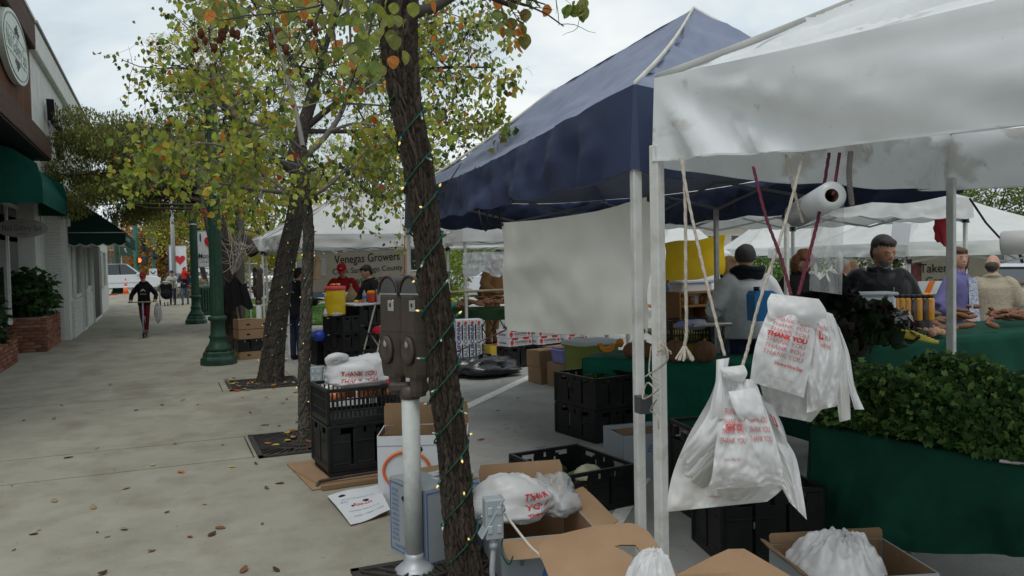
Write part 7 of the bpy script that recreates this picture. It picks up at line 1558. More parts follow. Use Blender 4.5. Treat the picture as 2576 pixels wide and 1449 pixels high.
p, H = stand(1235, 640, 16.2); person('stall keeper in tan work clothes behind the sweet potatoes', p, 150, H+.1, fab('tan_work', (.26, .14, .06)), fab('tan_work', (.26, .14, .06)), SK_M, MATS['hair_black'], None, lean=10, hp=20, arms=(((.3, .06, 1.12), (.24, .3, .95)), ((-.3, .05, 1.12), (-.24, .3, .95))), jacket=.03, bulk=1.1)
p, H = stand(1755, 700, 23); person('shopper in a pale blue coat far between the posts', p, 180, H+.1, fab('pale_blue', (.35, .4, .45)), jeans, SK_L, MATS['hair_black'], None, vox=.024)
finish_people()
# ================================================================== contents of the stalls
def rct(x, y, z=RD): return g(x, y, z)
def vtext(label_parent, lines, M, m, w, sizes, dy, **k):
    for i, s_ in enumerate(lines):
        q = MB(); put_text(q, s_, sizes[i], M @ TR(0, -dy*i, .006), width=w[i], **k); q.build('lettering', m, label_parent, True)
# ---- cooler stall
f0 = rct(866, 926); f0 = V((f0.x, f0.y, 0)); GP = 'black crates stacked under the yellow cooler'
for i in range(3): crate(('bottom', 'middle', 'top')[i]+' black crate of the stack carrying the yellow cooler', f0, R_(24), .34, .56, .285, RD+.29*i)
f1_ = f0+V((.36, .30, 0))
for i in range(3): crate(('bottom', 'middle', 'upper')[i]+' black crate of the taller stack holding the counter board', f1_, R_(20), .52, .56, .335, RD+.34*i)
tag(MB().box((0, 0, 0), (1.0, .62, .03), M=TR(f1_.x+.25, f1_.y+.35, RD+1.04, rz=R_(20)), ch=.006).build('counter_board', M_wcard), 'white counter board on the taller crate stack', 'board')
f2c = f0+V((-.34, .62, 0)); crate('low black crate beside the jeans-clad vendor', f2c, R_(15), .34, .5, .45, RD)
cz = RD+.875; cc = pd(845, 800, (f0-CAM).dot(_F)+.25); ck = thing('drink_cooler', 'yellow insulated drink cooler with red lid on black crates', 'cooler', (cc.x, cc.y, cz))
M_yel = mat('cooler_yellow', (.68, .46, .008), .4, var=.08, scale=5, dirt=.25, dirtcol=(.4, .26, .02), dscale=6)
MB().lathe([(.15, 0), (.165, .02)]+[(.165+.006*(k % 2), .03+.018*k) for k in range(9)]+[(.172, .21), (.172, .42), (.168, .44)], 30).build('body', M_yel, ck); MB().lathe([(.178, .435), (.182, .45), (.182, .485), (.165, .50), (.02, .505)], 30).build('lid', mat('lid_red', (.55, .06, .07), .45, var=.1), ck)
for a in (200, 20): 
    M = Matrix.Rotation(R_(a-PSI*57), 4, 'Z'); MB().tube([M @ V((.172, q, z)) + (M @ V((.03 if abs(q) < .05 else 0, 0, 0))) for q, z in ((-.055, .31), (-.055, .37), (0, .385), (.055, .37), (.055, .31))], .013, 8).build('handle', M_wcard, ck)
cw = V((cc.x, cc.y, cz))
t = thing('plastic_bottle', 'small clear bottle lying by the yellow cooler', 'bottle', cw+V((-.02, -.24, .035)), .3); MB().lathe([(.01, -.1), (.03, -.09), (.03, .05), (.012, .09), (.012, .11)], 14, M=TR(ry=math.pi/2)).build('bottle', M_clear, t)
t = thing('plastic_cup', 'small white bottle standing left of the yellow cooler', 'bottle', cw+V((-.2, -.13, 0))); MB().lathe([(.035, 0), (.035, .07), (.015, .1), (.015, .13)], 14).build('bottle', M_film, t)
for i in range(4): tag(MB().ball((cw.x-.06+.04*i, cw.y-.02+.03*(i % 2), cw.z+.525), (.035, .03, .022), 10, 6, jit=.2, seed=i).build('orange_slice', M_orp if i % 2 == 0 else MATS['yellow_fruit']), 'orange wedge resting on the red cooler lid', 'fruit', 'orange wedges on the cooler lid')
ct_ = V((f1_.x+.05, f1_.y+.22, RD+1.06))
t = thing('red_bucket', 'red cup full of oranges on the counter board', 'bucket', ct_+V((.22, .05, 0))); MB().lathe([(.065, 0), (.085, .15), (.09, .16)], 18).build('cup', mat('bucket_red', (.62, .05, .02), .4, var=.1), t)
for i in range(5): tag(MB().ball((ct_.x+.22+.04*math.cos(i*1.26), ct_.y+.05+.04*math.sin(i*1.26), ct_.z+.175), .038, 10, 8).build('orange', mat('orange_skin', (.7, .25, .02), .5, var=.1)), 'orange piled in the red cup on the counter board', 'orange', 'oranges in the red cup')
t = thing('paper_cup', 'tall white cup beside the red cup of oranges', 'cup', ct_+V((.36, .02, 0))); MB().lathe([(.05, 0), (.065, .22), (.068, .225)], 18).build('cup', M_wcard, t)
t = thing('water_bottle', 'clear water bottle left of the red cup', 'bottle', ct_+V((.08, -.02, 0))); MB().lathe([(.035, 0), (.035, .16), (.014, .2), (.014, .22)], 14).build('bottle', M_clear, t); MB().lathe([(.036, .08), (.036, .13)], 14).build('label', M_bluep, t)
for i in range(3): tag(MB().ball((ct_.x-.06+.05*i, ct_.y+.02, ct_.z+.03), (.04, .035, .025), 10, 6, jit=.2, seed=i+9).build('fruit_wedge', M_orp if i else MATS['yellow_fruit']), 'cut orange by the water bottle on the counter board', 'fruit', 'cut oranges on the counter')
# step ladder
la, lb_ = rct(905, 924), rct(1008, 940); t = thing('step_ladder', 'small pale step ladder holding a red cap', 'ladder', ((la.x+lb_.x)/2, (la.y+lb_.y)/2, RD)); dl = (la-CAM).dot(_F)
M_lad = mat('ladder_cream', (.5, .46, .36), .5, var=.15, dirt=.5, dirtcol=(.3, .18, .09), dscale=14)
ux = (lb_-la); ux.z = 0; ux.normalize(); uy = V((-ux.y, ux.x, 0)); w = .40
F_l = [la, la+uy*.33+V((0, 0, 1.0))]; F_r = [la+ux*w, la+ux*w+uy*.33+V((0, 0, 1.0))]
MB().tube(smooth_path([F_l[0], F_l[0]*.4+F_l[1]*.6, F_l[1], F_l[1]+ux*.06+V((0, 0, .06)), F_r[1]-ux*.06+V((0, 0, .06)), F_r[1], F_r[0]*.4+F_r[1]*.6, F_r[0]], 50), .014, 8).build('front_frame', M_lad, t, True)
for q in (0, 1): MB().tube([la+ux*(w*q)+uy*.62+V((0, 0, .0)), la+ux*(w*q)+uy*.22+V((0, 0, .56))], .012, 8).build('rear_leg', M_lad, t, True)
for z, k in ((.28, .09), (.56, .18)): MB().box((0, 0, 0), (w, .2, .025), frame(la+ux*w/2+uy*(k+.05)+V((0, 0, z)), ux, uy), ch=.006).build('step', M_clip, t, True)
for q in (0, 1): MB().box((0, 0, 0), (.05, .05, .03), frame(la+ux*(w*q)+V((0, 0, .015)), ux, uy)).build('rubber_foot', MATS['yellow_fruit'], t, True)
rc = la+ux*w*.55+uy*.24+V((0, 0, .575)); t = thing('baseball_cap', 'red cap resting on the ladder step', 'cap', rc); MB().lathe([(.10, 0), (.1, .04), (.08, .09), (.03, .115), (.003, .12)], 18).build('crown', fab('red_cap', (.42, .02, .035)), t); MB().grid(lambda u, v: ((u-.5)*.15, -.08-.09*v, .02-.012*v), 6, 4).build('brim', fab('red_cap', (.42, .02, .035)), t)
# grower banner
a, b = pY(782, 655, 17.25), pY(1024, 640, 17.25); M = frame((a+b)/2-V((0, 0, .28)), (b-a).normalized(), (0, 0, 1)); Lb = (b-a).length
t = thing('grower_banner', 'cream banner naming the growers behind the cooler stall', 'banner', (a+b)/2)
MB().grid(lambda u, v: M @ V(((u-.5)*Lb, (.5-v)*.80, .02*math.sin(u*7+v*2))), 20, 8).build('sheet', mat('banner_cream', (.52, .47, .38), .7, var=.06, trl=.25), t, True)
vtext(t, ['Venegas Growers', 'Cook San Diego County', 'NOW WE HAVE SEEDS'], M @ TR(.16, .25, .022), M_print, (1.45, 1.55, 1.5), (.26, .17, .17), .25, bold=.008)
# barricades with orange stripes
def barricade(label, x, y, d, L, yaw=0, h=.22):
    c = pd(x, y, d); M = Matrix.Translation(c) @ Matrix.Rotation(-PSI+yaw, 4, 'Z'); t = thing('barricade', label, 'barricade', (c.x, c.y, RD)); MB().box((0, 0, 0), (L, .03, h), M).build('board', M_banw, t, True)
    n = int(L/.24)
    for i in range(n): x0 = -L/2+L*i/n; MB().prism([(x0, -h/2), (x0+.10, -h/2), (x0+.10+.1, h/2), (x0+.1, h/2)], .0155, .018, M @ frame((0, 0, 0), (1, 0, 0), (0, 0, 1))).build('stripe', mat('stripe_orange', (.75, .17, .02), .6, var=.1), t, True)
    for q in (-1, 1): MB().tube([M @ V((q*L*.42, 0, 0)), V(((M @ V((q*L*.42, .1, 0))).x, (M @ V((q*L*.42, .1, 0))).y, RD))], .02, 8).build('leg', M_steel, t, True)
barricade('orange-striped barricade board behind the cooler stall', 800, 722, 19.6, 2.2); barricade('orange-striped barricade board by the green produce crates', 2320, 726, 12.0, 1.6, .1)
# cartons and coat by the dark trunk
for i, (x, y, z0, lab) in enumerate(((612, 905, 0, 'brown carton on the walk behind the lamp post'), (618, 872, .36, 'flat brown carton in the middle of the pile behind the lamp post'), (618, 872, .53, 'flat brown carton topping the pile behind the lamp post'))):
    p = g(604, 908); tt2 = carton(lab, V((p.x-.0, p.y+.1, 0)), R_(8), .62, .4, .16 if i else .14, z0, M_kraft, M_kraft, (('F', -88, .18), ('B', -88, .2)));
    for q in (.16, .44): hexhole(tt2, 'R', (q, .08), .07, .025)
p = g(604, 908); crate('black crate between the brown cartons behind the lamp post', V((p.x, p.y+.1, 0)), R_(8), .6, .4, .21, .145)
cj = pd(598, 690, 15.0); ct2 = thing('hung_coat', 'black coat hung on the dark trunk beside a broom handle', 'coat', cj)
MB().grid(lambda u, v: pd(566+52*u+20*v*u, 702+8*math.sin(u*9)+80*v-18*u*v+6*u, 14.75-.12*math.sin(math.pi*u)+.04*math.sin(u*14)), 24, 16).build('cloth', M_bk, ct2); 
for c_ in ct2.children: c_.matrix_parent_inverse = WM[ct2.name].inverted()
MB().ball(pd(552, 755, 14.8), (.16, .14, .28), 16, 12, jit=.2).build('sleeve', M_bk, ct2, True)
bq = thing('broom', 'pale wooden broom handle leaning by the hung coat', 'broom', g(602, 835)); MB().tube([pd(588, 740, 14.9), pd(607, 832, 14.7)], .016, 8).build('handle', mat('pale_wood', (.42, .33, .22), .7, var=.2), bq, True)
t = thing('blue_bag', 'blue bag lying on the asphalt behind the slim tree', 'bag', rct(800, 880)); MB().ball((0, 0, .2), (.22, .18, .22), 18, 12, jit=.4, seed=4).build('bag', mat('blue_plastic', (.02, .09, .42), .4, var=.3), t)
t = thing('blue_bag', 'bright blue cap-shaped bag on the crate edge', 'bag', pd(806, 845, 13.8)); MB().ball((0, 0, 0), (.12, .1, .1), 16, 10, jit=.3, seed=6).build('bag', mat('blue_plastic2', (.015, .05, .4), .4, var=.2), t)
t = thing('paper_sacks', 'bundle of brown paper sacks hung on the tent post', 'bag', pd(796, 672, 14.4)); 
for i in range(3): MB().box((i*.03-.03, -.02*i, -.02*i), (.10, .012, .46-.05*i), M=TR(ry=.05*i), ch=.003).build('sack', mat('paper_tan', (.48, .34, .2), .85), t)
t = thing('paper_notice', 'white paper notices pinned left of the grower banner', 'notice', pY(802, 672, 17.1)); MB().box((0, 0, 0), (.3, .005, .36), ch=0).build('sheet', M_banw, t)
# ---- strawberry boxes
M_sb = mat('fruit_red', (.5, .035, .03), .45, var=.2, scale=14); M_lf = M_leafy
def berry(mb, M, s): mb.prism([(s*.5*math.sin(a)*(1-.35*(math.cos(a) < 0)*abs(math.cos(a))), s*.6*math.cos(a)) for a in np.linspace(0, 2*math.pi, 16, endpoint=False)], 0, .002, M); return mb
SBP = None
def strawbox(label, F, rz, z0, seed, L=.49, W=.30, h=.13):
    t = thing('strawberry_box', label, 'box', (F.x, F.y, z0), rz, 'stacked strawberry boxes')
    for c, d in (((L/2, 0, h/2), (L, .006, h)), ((L/2, W, h/2), (L, .006, h)), ((0, W/2, h/2), (.006, W-.012, h)), ((L, W/2, h/2), (.006, W-.012, h)), ((L/2, W/2, .004), (L, W, .006))): MB().box(c, d).build('side_panel' if d[2] > .01 else 'floor', M_wcard, t)
    for x in (.13, .36): MB().prism([(x-.07, h+.001), (x-.055, h-.03), (x+.055, h-.03), (x+.07, h+.001)], 0, .002, frame((0, -.004, 0), (1, 0, 0), (0, 0, 1))).build('cut_out', M_sb, t)
    berry(MB(), frame((.07, -.0045, h*.42), (1, 0, 0), (0, 0, 1)), .07).build('berry_print', M_redp, t); berry(MB(), frame((.44, -.0045, h*.42), (1, 0, 0), (0, 0, 1)), .05).build('berry_print', M_redp, t)
    ltext(t, 'CALIFORNIA', .052, 'R', (.26, h*.48), M_print, width=.27, bold=.02); ltext(t, 'STRAWBERRIES', .026, 'R', (.26, h*.2), M_redp, width=.25)
    ltext(t, 'CALIFORNIA', .05, 'L', (W/2, h*.4), M_print, width=.2, bold=.015); ltext(t, '8', .03, 'L', (W/2, h*.78), M_print)
    for i in range(10): MB().ball((.05+.043*i, .07+.05*(i % 4), h-.02), .026, 8, 6, jit=.15, seed=i+seed).build('strawberry', M_sb, t)
    return t
gz = RD+.36; s0 = pd(1280, 900, 12.9); s0 = V((s0.x, s0.y, 0)); rzs = R_(14); ex = V((math.cos(rzs), math.sin(rzs), 0)); ey = V((-math.sin(rzs), math.cos(rzs), 0))
nm = {0: 'bottom', 1: 'middle', 2: 'top'}
for cidx in range(3):
    o = s0+ex*(.52*cidx)-ey*(.12*cidx)
    for lv_ in range(3 if cidx else 2): strawbox('%s strawberry box in the %s stack by the hanging tarp' % (nm[lv_], ('first', 'second', 'third')[cidx]), o+ey*.02*lv_, rzs, gz+.134*lv_, cidx*3+lv_)
for i in range(3): crate('black crate under the %s strawberry stack' % ('first', 'second', 'third')[i], s0+ex*(.52*i)-ey*(.12*i), rzs, .5, .3, .35, RD)
def panelstack(label, F, rz, n, h=.60, w=.42):
    t = thing('strawberry_trays', label, 'boxes', (F.x, F.y, RD), rz)
    for i in range(n):
        x = i*.118; MB().box((x+.055, .15, h/2), (.112, .3, h), ch=.003).build('tray', M_wcard, t)
        for z in (h*.28, h*.72): MB().box((x+.10, -.001, z), (.022, .004, h*.34)).build('slot', M_print, t)
        q = MB(); put_text(q, 'CALIFORNIA', .085, frame((x+.045, -.004, h/2), (0, 0, 1), (-1, 0, 0)), width=h*.86, bold=.03); q.build('lettering', mat('navy_print', (.05, .05, .2), .7, var=0) if i % 2 == 0 else M_greyp, t)
        berry(MB(), frame((x+.045, -.0045, h*.93), (1, 0, 0), (0, 0, 1)), .05).build('berry_print', M_redp, t)
    return t
cp_ = rct(1150, 918); panelstack('strawberry trays standing on end with sideways lettering', cp_, R_(-6), 4, .76)
sb = rct(1222, 914); t = carton('white fruit box lettered in black, below the yellow one', V((sb.x, sb.y, 0)), R_(2), .50, .3, .14, RD, M_wcard, M_kraft); ltext(t, 'CALIFORNIA', .06, 'R', (.28, .07), M_print, width=.36)
t = carton('small yellow fruit box with red berries on the white one', V((sb.x+.1, sb.y+.02, 0)), R_(2), .4, .26, .15, RD+.142, mat('box_yellow', (.6, .42, .04), .6, var=.1), M_kraft); berry(MB(), frame((.25, -.006, .08), (1, 0, 0), (0, 0, 1)), .15).build('berry_print', M_redp, t)
for i in range(6): MB().ball((.16+.04*i, .08+.03*(i % 3), .15), .035, 8, 6, jit=.2, seed=i).build('strawberry', M_sb, t)
bg0 = rct(1222, 944); M_tr = mat('bin_liner_black', (.012, .013, .015), .25, var=.1, spec=.6, bump=.7, bscale=8)
t = thing('garbage_bag', 'collapsed black garbage bag on the asphalt', 'bag', (bg0.x, bg0.y, RD)); mb, fn = blob('', '', (0, 0, .08), (.46, .30, .19), None, 71, jit=.5, crease=.22, flat=.4); mb.build('film', M_tr, t)
for i in range(7): a = i*.9; MB().grid(lambda u, v: ((.06+.42*u)*math.cos(a+.25*(v-.5)), (.05+.26*u)*math.sin(a+.25*(v-.5)), .04+.2*(1-u)*abs(v-.5)*2+.10*(1-u)), 8, 5).build('fold', M_tr, t)
# glass cartons, bins and tub
gb = rct(1362, 968); 
for i, (dx, dy, z0, lab) in enumerate(((0, 0, 0, 'plain brown carton at the bottom beside the crate pair'), (0, .04, .235, 'brown carton marked for glass below the purple bin'), (.42, .3, .235, 'brown carton marked for glass near the green tub'), (.42, .3, 0, 'lower brown carton behind the crate pair'))):
    t = carton(lab, V((gb.x+dx, gb.y+dy, 0)), R_(6), .40, .36, .23, RD+z0, M_kraft, M_kraft, (('F', -89, .17), ('B', -89, .17)));
    if z0: ltext(t, 'GLASS', .05, 'R', (.26, .16), M_kraft2, width=.14)
def tub(label, F, rz, a, b, h, z0, m, lid=None, name='storage_tub'):
    t = thing(name, label, 'tub', (F.x, F.y, z0), rz); sc = lambda k: [(x*k+a/2, y*k+b/2) for x, y in rrect(a, b, .12)]
    loft(MB(), [(sc(.86), 0), (sc(.95), h*.86), (sc(1.03), h*.87), (sc(1.03), h*.93), (sc(.98), h*.94), (sc(.9), h*.90)]).build('body', m, t)
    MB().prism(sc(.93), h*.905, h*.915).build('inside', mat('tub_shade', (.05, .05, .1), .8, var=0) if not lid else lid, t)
    if lid: loft(MB(), [(sc(1.05), h*.935), (sc(1.05), h), (sc(.96), h*1.04)]).build('lid', lid, t)
    return t
pb3 = V((gb.x+.1, gb.y-.5, 0)); carton('low brown carton carrying the lavender bin', pb3, R_(6), .6, .42, .33, RD, M_kraft, M_kraft, (('F', -89, .2), ('B', -89, .2))); tub('lavender plastic bin beside the brown cartons', pb3, R_(6), .62, .4, .2, RD+.335, mat('lavender', (.22, .23, .52), .45, var=.08))
gt = g(1462, 926, .35); tub('olive green tub with a white lid beside the squash table', V((gt.x, gt.y, 0)), R_(6), .62, .45, .40, RD+.36, mat('olive_tub', (.2, .24, .04), .5, var=.1), M_wcard)
# ---- squash table under the blue canopy
q0, q1 = g(1478, 902, .60), g(1915, 918, .60); qd_ = (q1-q0); qd_.z = 0; QL = qd_.length; qd_.normalize(); qn = V((-qd_.y, qd_.x, 0))
tb2 = thing('market_table', 'squash table under a bright green cloth beside the tent posts', 'table', ((q0.x+q1.x)/2, (q0.y+q1.y)/2, RD)); MB().prism([(p.x, p.y) for p in (q0, q1, q1+qn*.8, q0+qn*.8)], .56, .585).build('tabletop', M_ttop, tb2, True); tlegs(tb2, [q0+qd_*.2+qn*.2, q1-qd_*.2+qn*.2, q0+qd_*.2+qn*.6, q1-qd_*.2+qn*.6], RD, .56)
M_cloth2 = mat('bright_green_cloth', (.011, .115, .07), .8, var=.2, scale=3, bump=.2, bscale=10)
def cl2(u, v):
    a_ = u*(QL+.1)-.05
    if v < .35: return q0+qd_*a_+qn*(.8*(1-v/.35))+V((0, 0, .004))
    h_ = (v-.35)/.65; return q0+qd_*a_-qn*(.015+.05*h_*(1+math.sin(a_*11))+.03*h_*value_noise((a_*5, h_*2, 0)))+V((0, 0, -.66*h_))
MB().grid(cl2, 90, 30).build('cloth', M_cloth2, tb2, True); MB().grid(lambda u, v: q0-qd_*(.06+.03*v+.02*math.sin(u*12)*v)+qn*(.8*u)+V((0, 0, -.5*v)), 20, 12).build('cloth_side', M_cloth2, tb2, True)
M_sq = mat('squash_brown', (.15, .075, .04), .7, col2=(.23, .13, .07), scale=6, bump=.2); M_sqo = mat('squash_flesh', (.7, .27, .03), .6, var=.12, scale=20)
def pumpkin(label, x, y, r, rr=(1, 1, .9), z=.60, ribs=9, rz=0):
    p = g(x, y, z); t = thing('squash', label, 'squash', (p.x, p.y, z), rz)
    MB().grid(lambda u, v: (r*rr[0]*math.sin(math.pi*(v*.99+.005))*math.cos(2*math.pi*u)*(1-.09*abs(math.sin(u*math.pi*ribs))), r*rr[1]*math.sin(math.pi*(v*.99+.005))*math.sin(2*math.pi*u)*(1-.09*abs(math.sin(u*math.pi*ribs))), r*rr[2]*(1-math.cos(math.pi*(v*.99+.005)))), ribs*6, 14, wrapu=True).build('rind', M_sq, t); MB().tube([(0, 0, r*rr[2]*1.9), (.01, 0, r*rr[2]*2.2)], .014, 7).build('stem', mat('stem_tan', (.3, .22, .12), .8, var=.2), t); return t
pumpkin('round brown squash beside the post, right of the ribbed ones', 1700, 912, .125); pumpkin('brown squash under the tasselled rope end', 1772, 912, .12); pumpkin('ribbed brown squash next to the left post', 1592, 902, .10, (1.0, 1.1, .85), ribs=7); pumpkin('ribbed brown squash just behind the left post', 1622, 904, .105, (1, 1.1, .85), ribs=7); pumpkin('ribbed brown squash partly hidden between the two posts', 1655, 900, .10, (1, 1.1, .85), ribs=7)
sqp = g(1527, 893, .60); t = thing('cut_squash', 'cut half-moon of orange squash on the green table', 'squash', (sqp.x, sqp.y, .72), -.4)
arc2 = [(.09*math.cos(a), .09*math.sin(a)) for a in np.linspace(math.pi, 2*math.pi, 14)]+[(.045*math.cos(a), .045*math.sin(a)+.01) for a in np.linspace(2*math.pi, math.pi, 14)]
MB().prism(arc2, -.03, .03, frame((0, 0, 0), (1, 0, 0), (0, 0, 1))).build('flesh', M_sqo, t); MB().tube([(.092*math.cos(a), 0, .092*math.sin(a)) for a in np.linspace(math.pi, 2*math.pi, 14)], (.008, .034), 6, hint=(1, 0, 0)).build('rind', M_sq, t)
sq2 = g(1560, 880, .60); tag(MB().ball((sq2.x, sq2.y, .68), (.05, .04, .05), 12, 8, jit=.2).build('squash_piece', M_sqo), 'small orange squash piece behind the half-moon', 'squash')
# black slatted baskets and goods behind
for i, (x, lab) in enumerate(((1690, 'black slatted crate behind the squash, nearest the posts'), (1790, 'black slatted crate behind the squash under the onions'))):
    p = g(x, 862, .62); crate(lab, V((p.x, p.y, 0)), R_(-8), .56, .4, .28, .60, 'slat')
on = mat('onion_red', (.28, .05, .10), .4, col2=(.5, .2, .22), scale=5)
for i in range(9): 
    p = pd(1790+18*i+(6 if i % 2 else 0), 806-6*(i % 2), 8.6+.15*(i % 3)); t = tag(MB().lathe([(.003, -.045), (.035, -.035), (.05, 0), (.035, .035), (.01, .05), (.004, .07)], 14).build('onion', on, loc=p), 'red onion in the row along the crate rim behind the squash', 'onion', 'red onions on the crates')
def prop(name, label, cat, x, y, d, fn): 
    p = pd(x, y, d); t = thing(name, label, cat, p); fn(t); return t
M_wood = mat('honey_wood', (.22, .11, .04), .6, var=.2, scale=4, stretch=(1, 1, 4)); 
def shelf(t):
    for z in (0, .17, .34): MB().box((0, 0, z), (.86, .3, .025)).build('shelf_board', M_wood, t)
    for x in (-.43, 0, .43): MB().box((x, 0, .17), (.025, .298, .36)).build('side', M_wood, t)
    MB().box((0, .15, .17), (.86, .012, .36)).build('back', M_kraft2, t)
    for i in range(5): MB().lathe([(.04, 0), (.04, .09), (.03, .1)], 12, M=TR(-.33+.16*i, -.02, .185)).build('jar', mat('jar_amber', (.3, .12, .02), .25, var=.2), t)
prop('wooden_shelf', 'small wooden display shelf with amber jars', 'shelf', 1765, 800, 10.2, shelf)
prop('white_cooler', 'white polystyrene box on the wooden shelf', 'box', 1738, 766, 10.3, lambda t: (MB().box((0, 0, .14), (.46, .3, .28), ch=.02).build('body', M_wcard, t), MB().box((0, 0, .30), (.5, .34, .05), ch=.015).build('lid', mat('lid_blue_white', (.5, .52, .62), .5, var=.05), t)))
def stall_table(name, label, x0, x1, y, z, d, dep, m, drop=.7):
    a, b = pd(x0, y, d), pd(x1, y, d); a.z = b.z = z; u_ = (b-a).normalized(); n_ = V((-u_.y, u_.x, 0)); t = thing(name, label, 'table', ((a.x+b.x)/2, (a.y+b.y)/2, RD)); L = (b-a).length
    MB().prism([(p.x, p.y) for p in (a, b, b+n_*dep, a+n_*dep)], z-.03, z-.006).build('tabletop', M_ttop, t, True); tlegs(t, [a+u_*.15+n_*.1, b-u_*.15+n_*.1, a+u_*.15+n_*(dep-.1), b-u_*.15+n_*(dep-.1)], RD, z-.02)
    MB().grid(lambda uu, v: (a+u_*(uu*L)+n_*(dep*(1-v/.3)) if v < .3 else a+u_*(uu*L)-n_*(.01+.05*((v-.3)/.7)*(1+math.sin(uu*L*10))*.6)+V((0, 0, -drop*(v-.3)/.7))), 60, 20).build('cloth', m, t, True); return t, a, u_, n_
stall_table('market_table', 'table draped in olive yellow cloth behind the squash', 1640, 1800, 806, .72, 9.6, .7, mat('olive_cloth', (.3, .27, .03), .8, var=.15))
stall_table('market_table', 'table with orange cloth and white boxes behind the yellow one', 1640, 1800, 748, .86, 12.5, .7, mat('orange_cloth', (.6, .16, .02), .8, var=.15))
t = thing('folded_cloth', 'blue and white cloth on the rim of the slatted crate', 'cloth', pd(1742, 816, 8.0)); MB().ball((0, 0, 0), (.2, .12, .05), 18, 10, jit=.3).build('cloth', mat('cloth_bluewhite', (.12, .15, .45), .8, col2=(.5, .5, .55), scale=3), t)
t = thing('foil_tray', 'long silver tray lying across the slatted crates', 'tray', pd(1790, 822, 7.9), R_(-10)); MB().box((0, 0, .02), (.42, .1, .035), ch=.01).build('tray', M_chrome, t)
# blue jug, yellow banner, orange chair
t = thing('water_jug', 'bright blue plastic jug with built-in handle', 'jug', pd(1922, 806, 8.0), R_(-10)); M_jug = mat('jug_blue', (.02, .22, .50), .4, var=.08)
arcj = [(-.14, 0), (.12, 0), (.14, .06), (.14, .24), (.05, .30), (-.12, .30), (-.15, .26)]
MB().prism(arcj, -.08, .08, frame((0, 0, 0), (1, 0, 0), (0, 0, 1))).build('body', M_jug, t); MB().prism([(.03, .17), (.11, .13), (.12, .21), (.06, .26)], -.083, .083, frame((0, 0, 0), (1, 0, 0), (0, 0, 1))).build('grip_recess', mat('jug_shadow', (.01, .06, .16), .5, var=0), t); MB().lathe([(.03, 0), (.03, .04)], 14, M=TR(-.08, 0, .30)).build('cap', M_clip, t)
a, b = pd(1672, 612, 9.0), pd(1824, 592, 9.3); t = thing('yellow_banner', 'plain yellow vinyl banner hung under the white canopy', 'banner', (a+b)/2); hB = 100*KP/FPX*9.1
MB().grid(lambda u, v: a*(1-u)+b*u+V((0, 0, -hB*v+.012*math.sin(u*9)))+V((-.25, -.05, 0))*(u*v*v*.12)+V((0, -.02*math.sin(v*6+u*3), 0)), 22, 16).build('sheet', mat('banner_yellow', (.72, .47, .006), .55, var=.06, trl=.3), t, True)
for u in (0.03, .97): MB().lathe([(.006, 0), (.016, 0), (.016, .004)], 10, M=frame(a*(1-u)+b*u+V((0, -.01, -hB*.96)), (1, 0, 0), (0, 0, 1))).build('grommet', M_iron, t, True)
t = thing('orange_chair', 'orange plastic chair back behind the blue jug', 'chair', (pd(1962, 790, 9.2).x, pd(1962, 790, 9.2).y, RD), -PSI); MB().grid(lambda u, v: ((u-.5)*.46*(1-.15*v), .03*math.sin(math.pi*u), .55+.45*v), 12, 10).build('backrest', mat('chair_orange', (.55, .24, .05), .5, var=.08), t); MB().box((0, -.22, .5), (.44, .42, .03), ch=.01).build('seat', MATS['chair_orange'], t)
for x, y in ((-.2, -.4), (.2, -.4), (-.2, -.02), (.2, -.02)): MB().tube([(x, y, 0), (x*.9, y, .5)], .012, 8).build('leg', M_steel, t)
# ---- long table at the back right
a, b = V((5.0, 4.72, .90)), V((8.0, 4.55, .93)); u_ = (b-a).normalized(); n_ = V((-u_.y, u_.x, 0)); t = thing('market_table', 'high table under dark green cloth laid with roots and chard', 'table', (6.4, 5, RD)); LQ = (b-a).length
MB().prism([(p.x, p.y) for p in (a, b, b+n_*.9, a+n_*.9)], .86, .89).build('tabletop', M_ttop, t, True); tlegs(t, [a+u_*.2+n_*.2, b-u_*.2+n_*.2, a+u_*.2+n_*.7, b-u_*.2+n_*.7], RD, .87)
MB().grid(lambda uu, v: (a+u_*(uu*LQ)+n_*(.9*(1-v/.3))+V((0, 0, .003)) if v < .3 else a+u_*(uu*LQ)-n_*(.01+.045*((v-.3)/.7)*(1+math.sin(uu*LQ*13+math.sin(uu*17)))*.6)+V((0, 0, -.9*(v-.3)/.7))), 110, 24).build('cloth', M_cloth, t, True); MB().grid(lambda uu, v: a+n_*(.9*uu)-u_*(.012+.03*v)+V((0, 0, -.85*v)), 20, 12).build('cloth_side', M_cloth, t, True)
M_yam = mat('yam_skin', (.15, .068, .04), .75, col2=(.24, .12, .075), scale=9, bump=.3)
YM = [MB().grid(lambda u, v: ((v-.5)*.26, .036*math.sin(math.pi*(v*.98+.01))**.6*math.cos(2*math.pi*u)+.03*math.sin(v*3+k), .036*math.sin(math.pi*(v*.98+.01))**.6*math.sin(2*math.pi*u)), 12, 14, wrapu=True).mesh('yam', M_yam) for k in range(3)]
def pile(mes, name, label, cat, group, o, u_, n_, L, D, N, h, sc=(.8, 1.2), seed=1, flat=.3):
    rg = random.Random(seed)
    for i in range(N):
        x, y = rg.uniform(0, L), rg.uniform(0, D); z = h*max(0, 1-abs(x/L-.5)*1.5)*(.3+.7*y/D)*rg.uniform(.5, 1)+.035
        ob = inst(rg.choice(mes), name, None, None, tuple(V(o)+u_*x+n_*y+V((0, 0, z))), (rg.uniform(-flat, flat), rg.uniform(-flat, flat), rg.uniform(-.7, .7)+math.atan2(u_.y, u_.x)), rg.uniform(*sc)); tag(ob, label, cat, group)
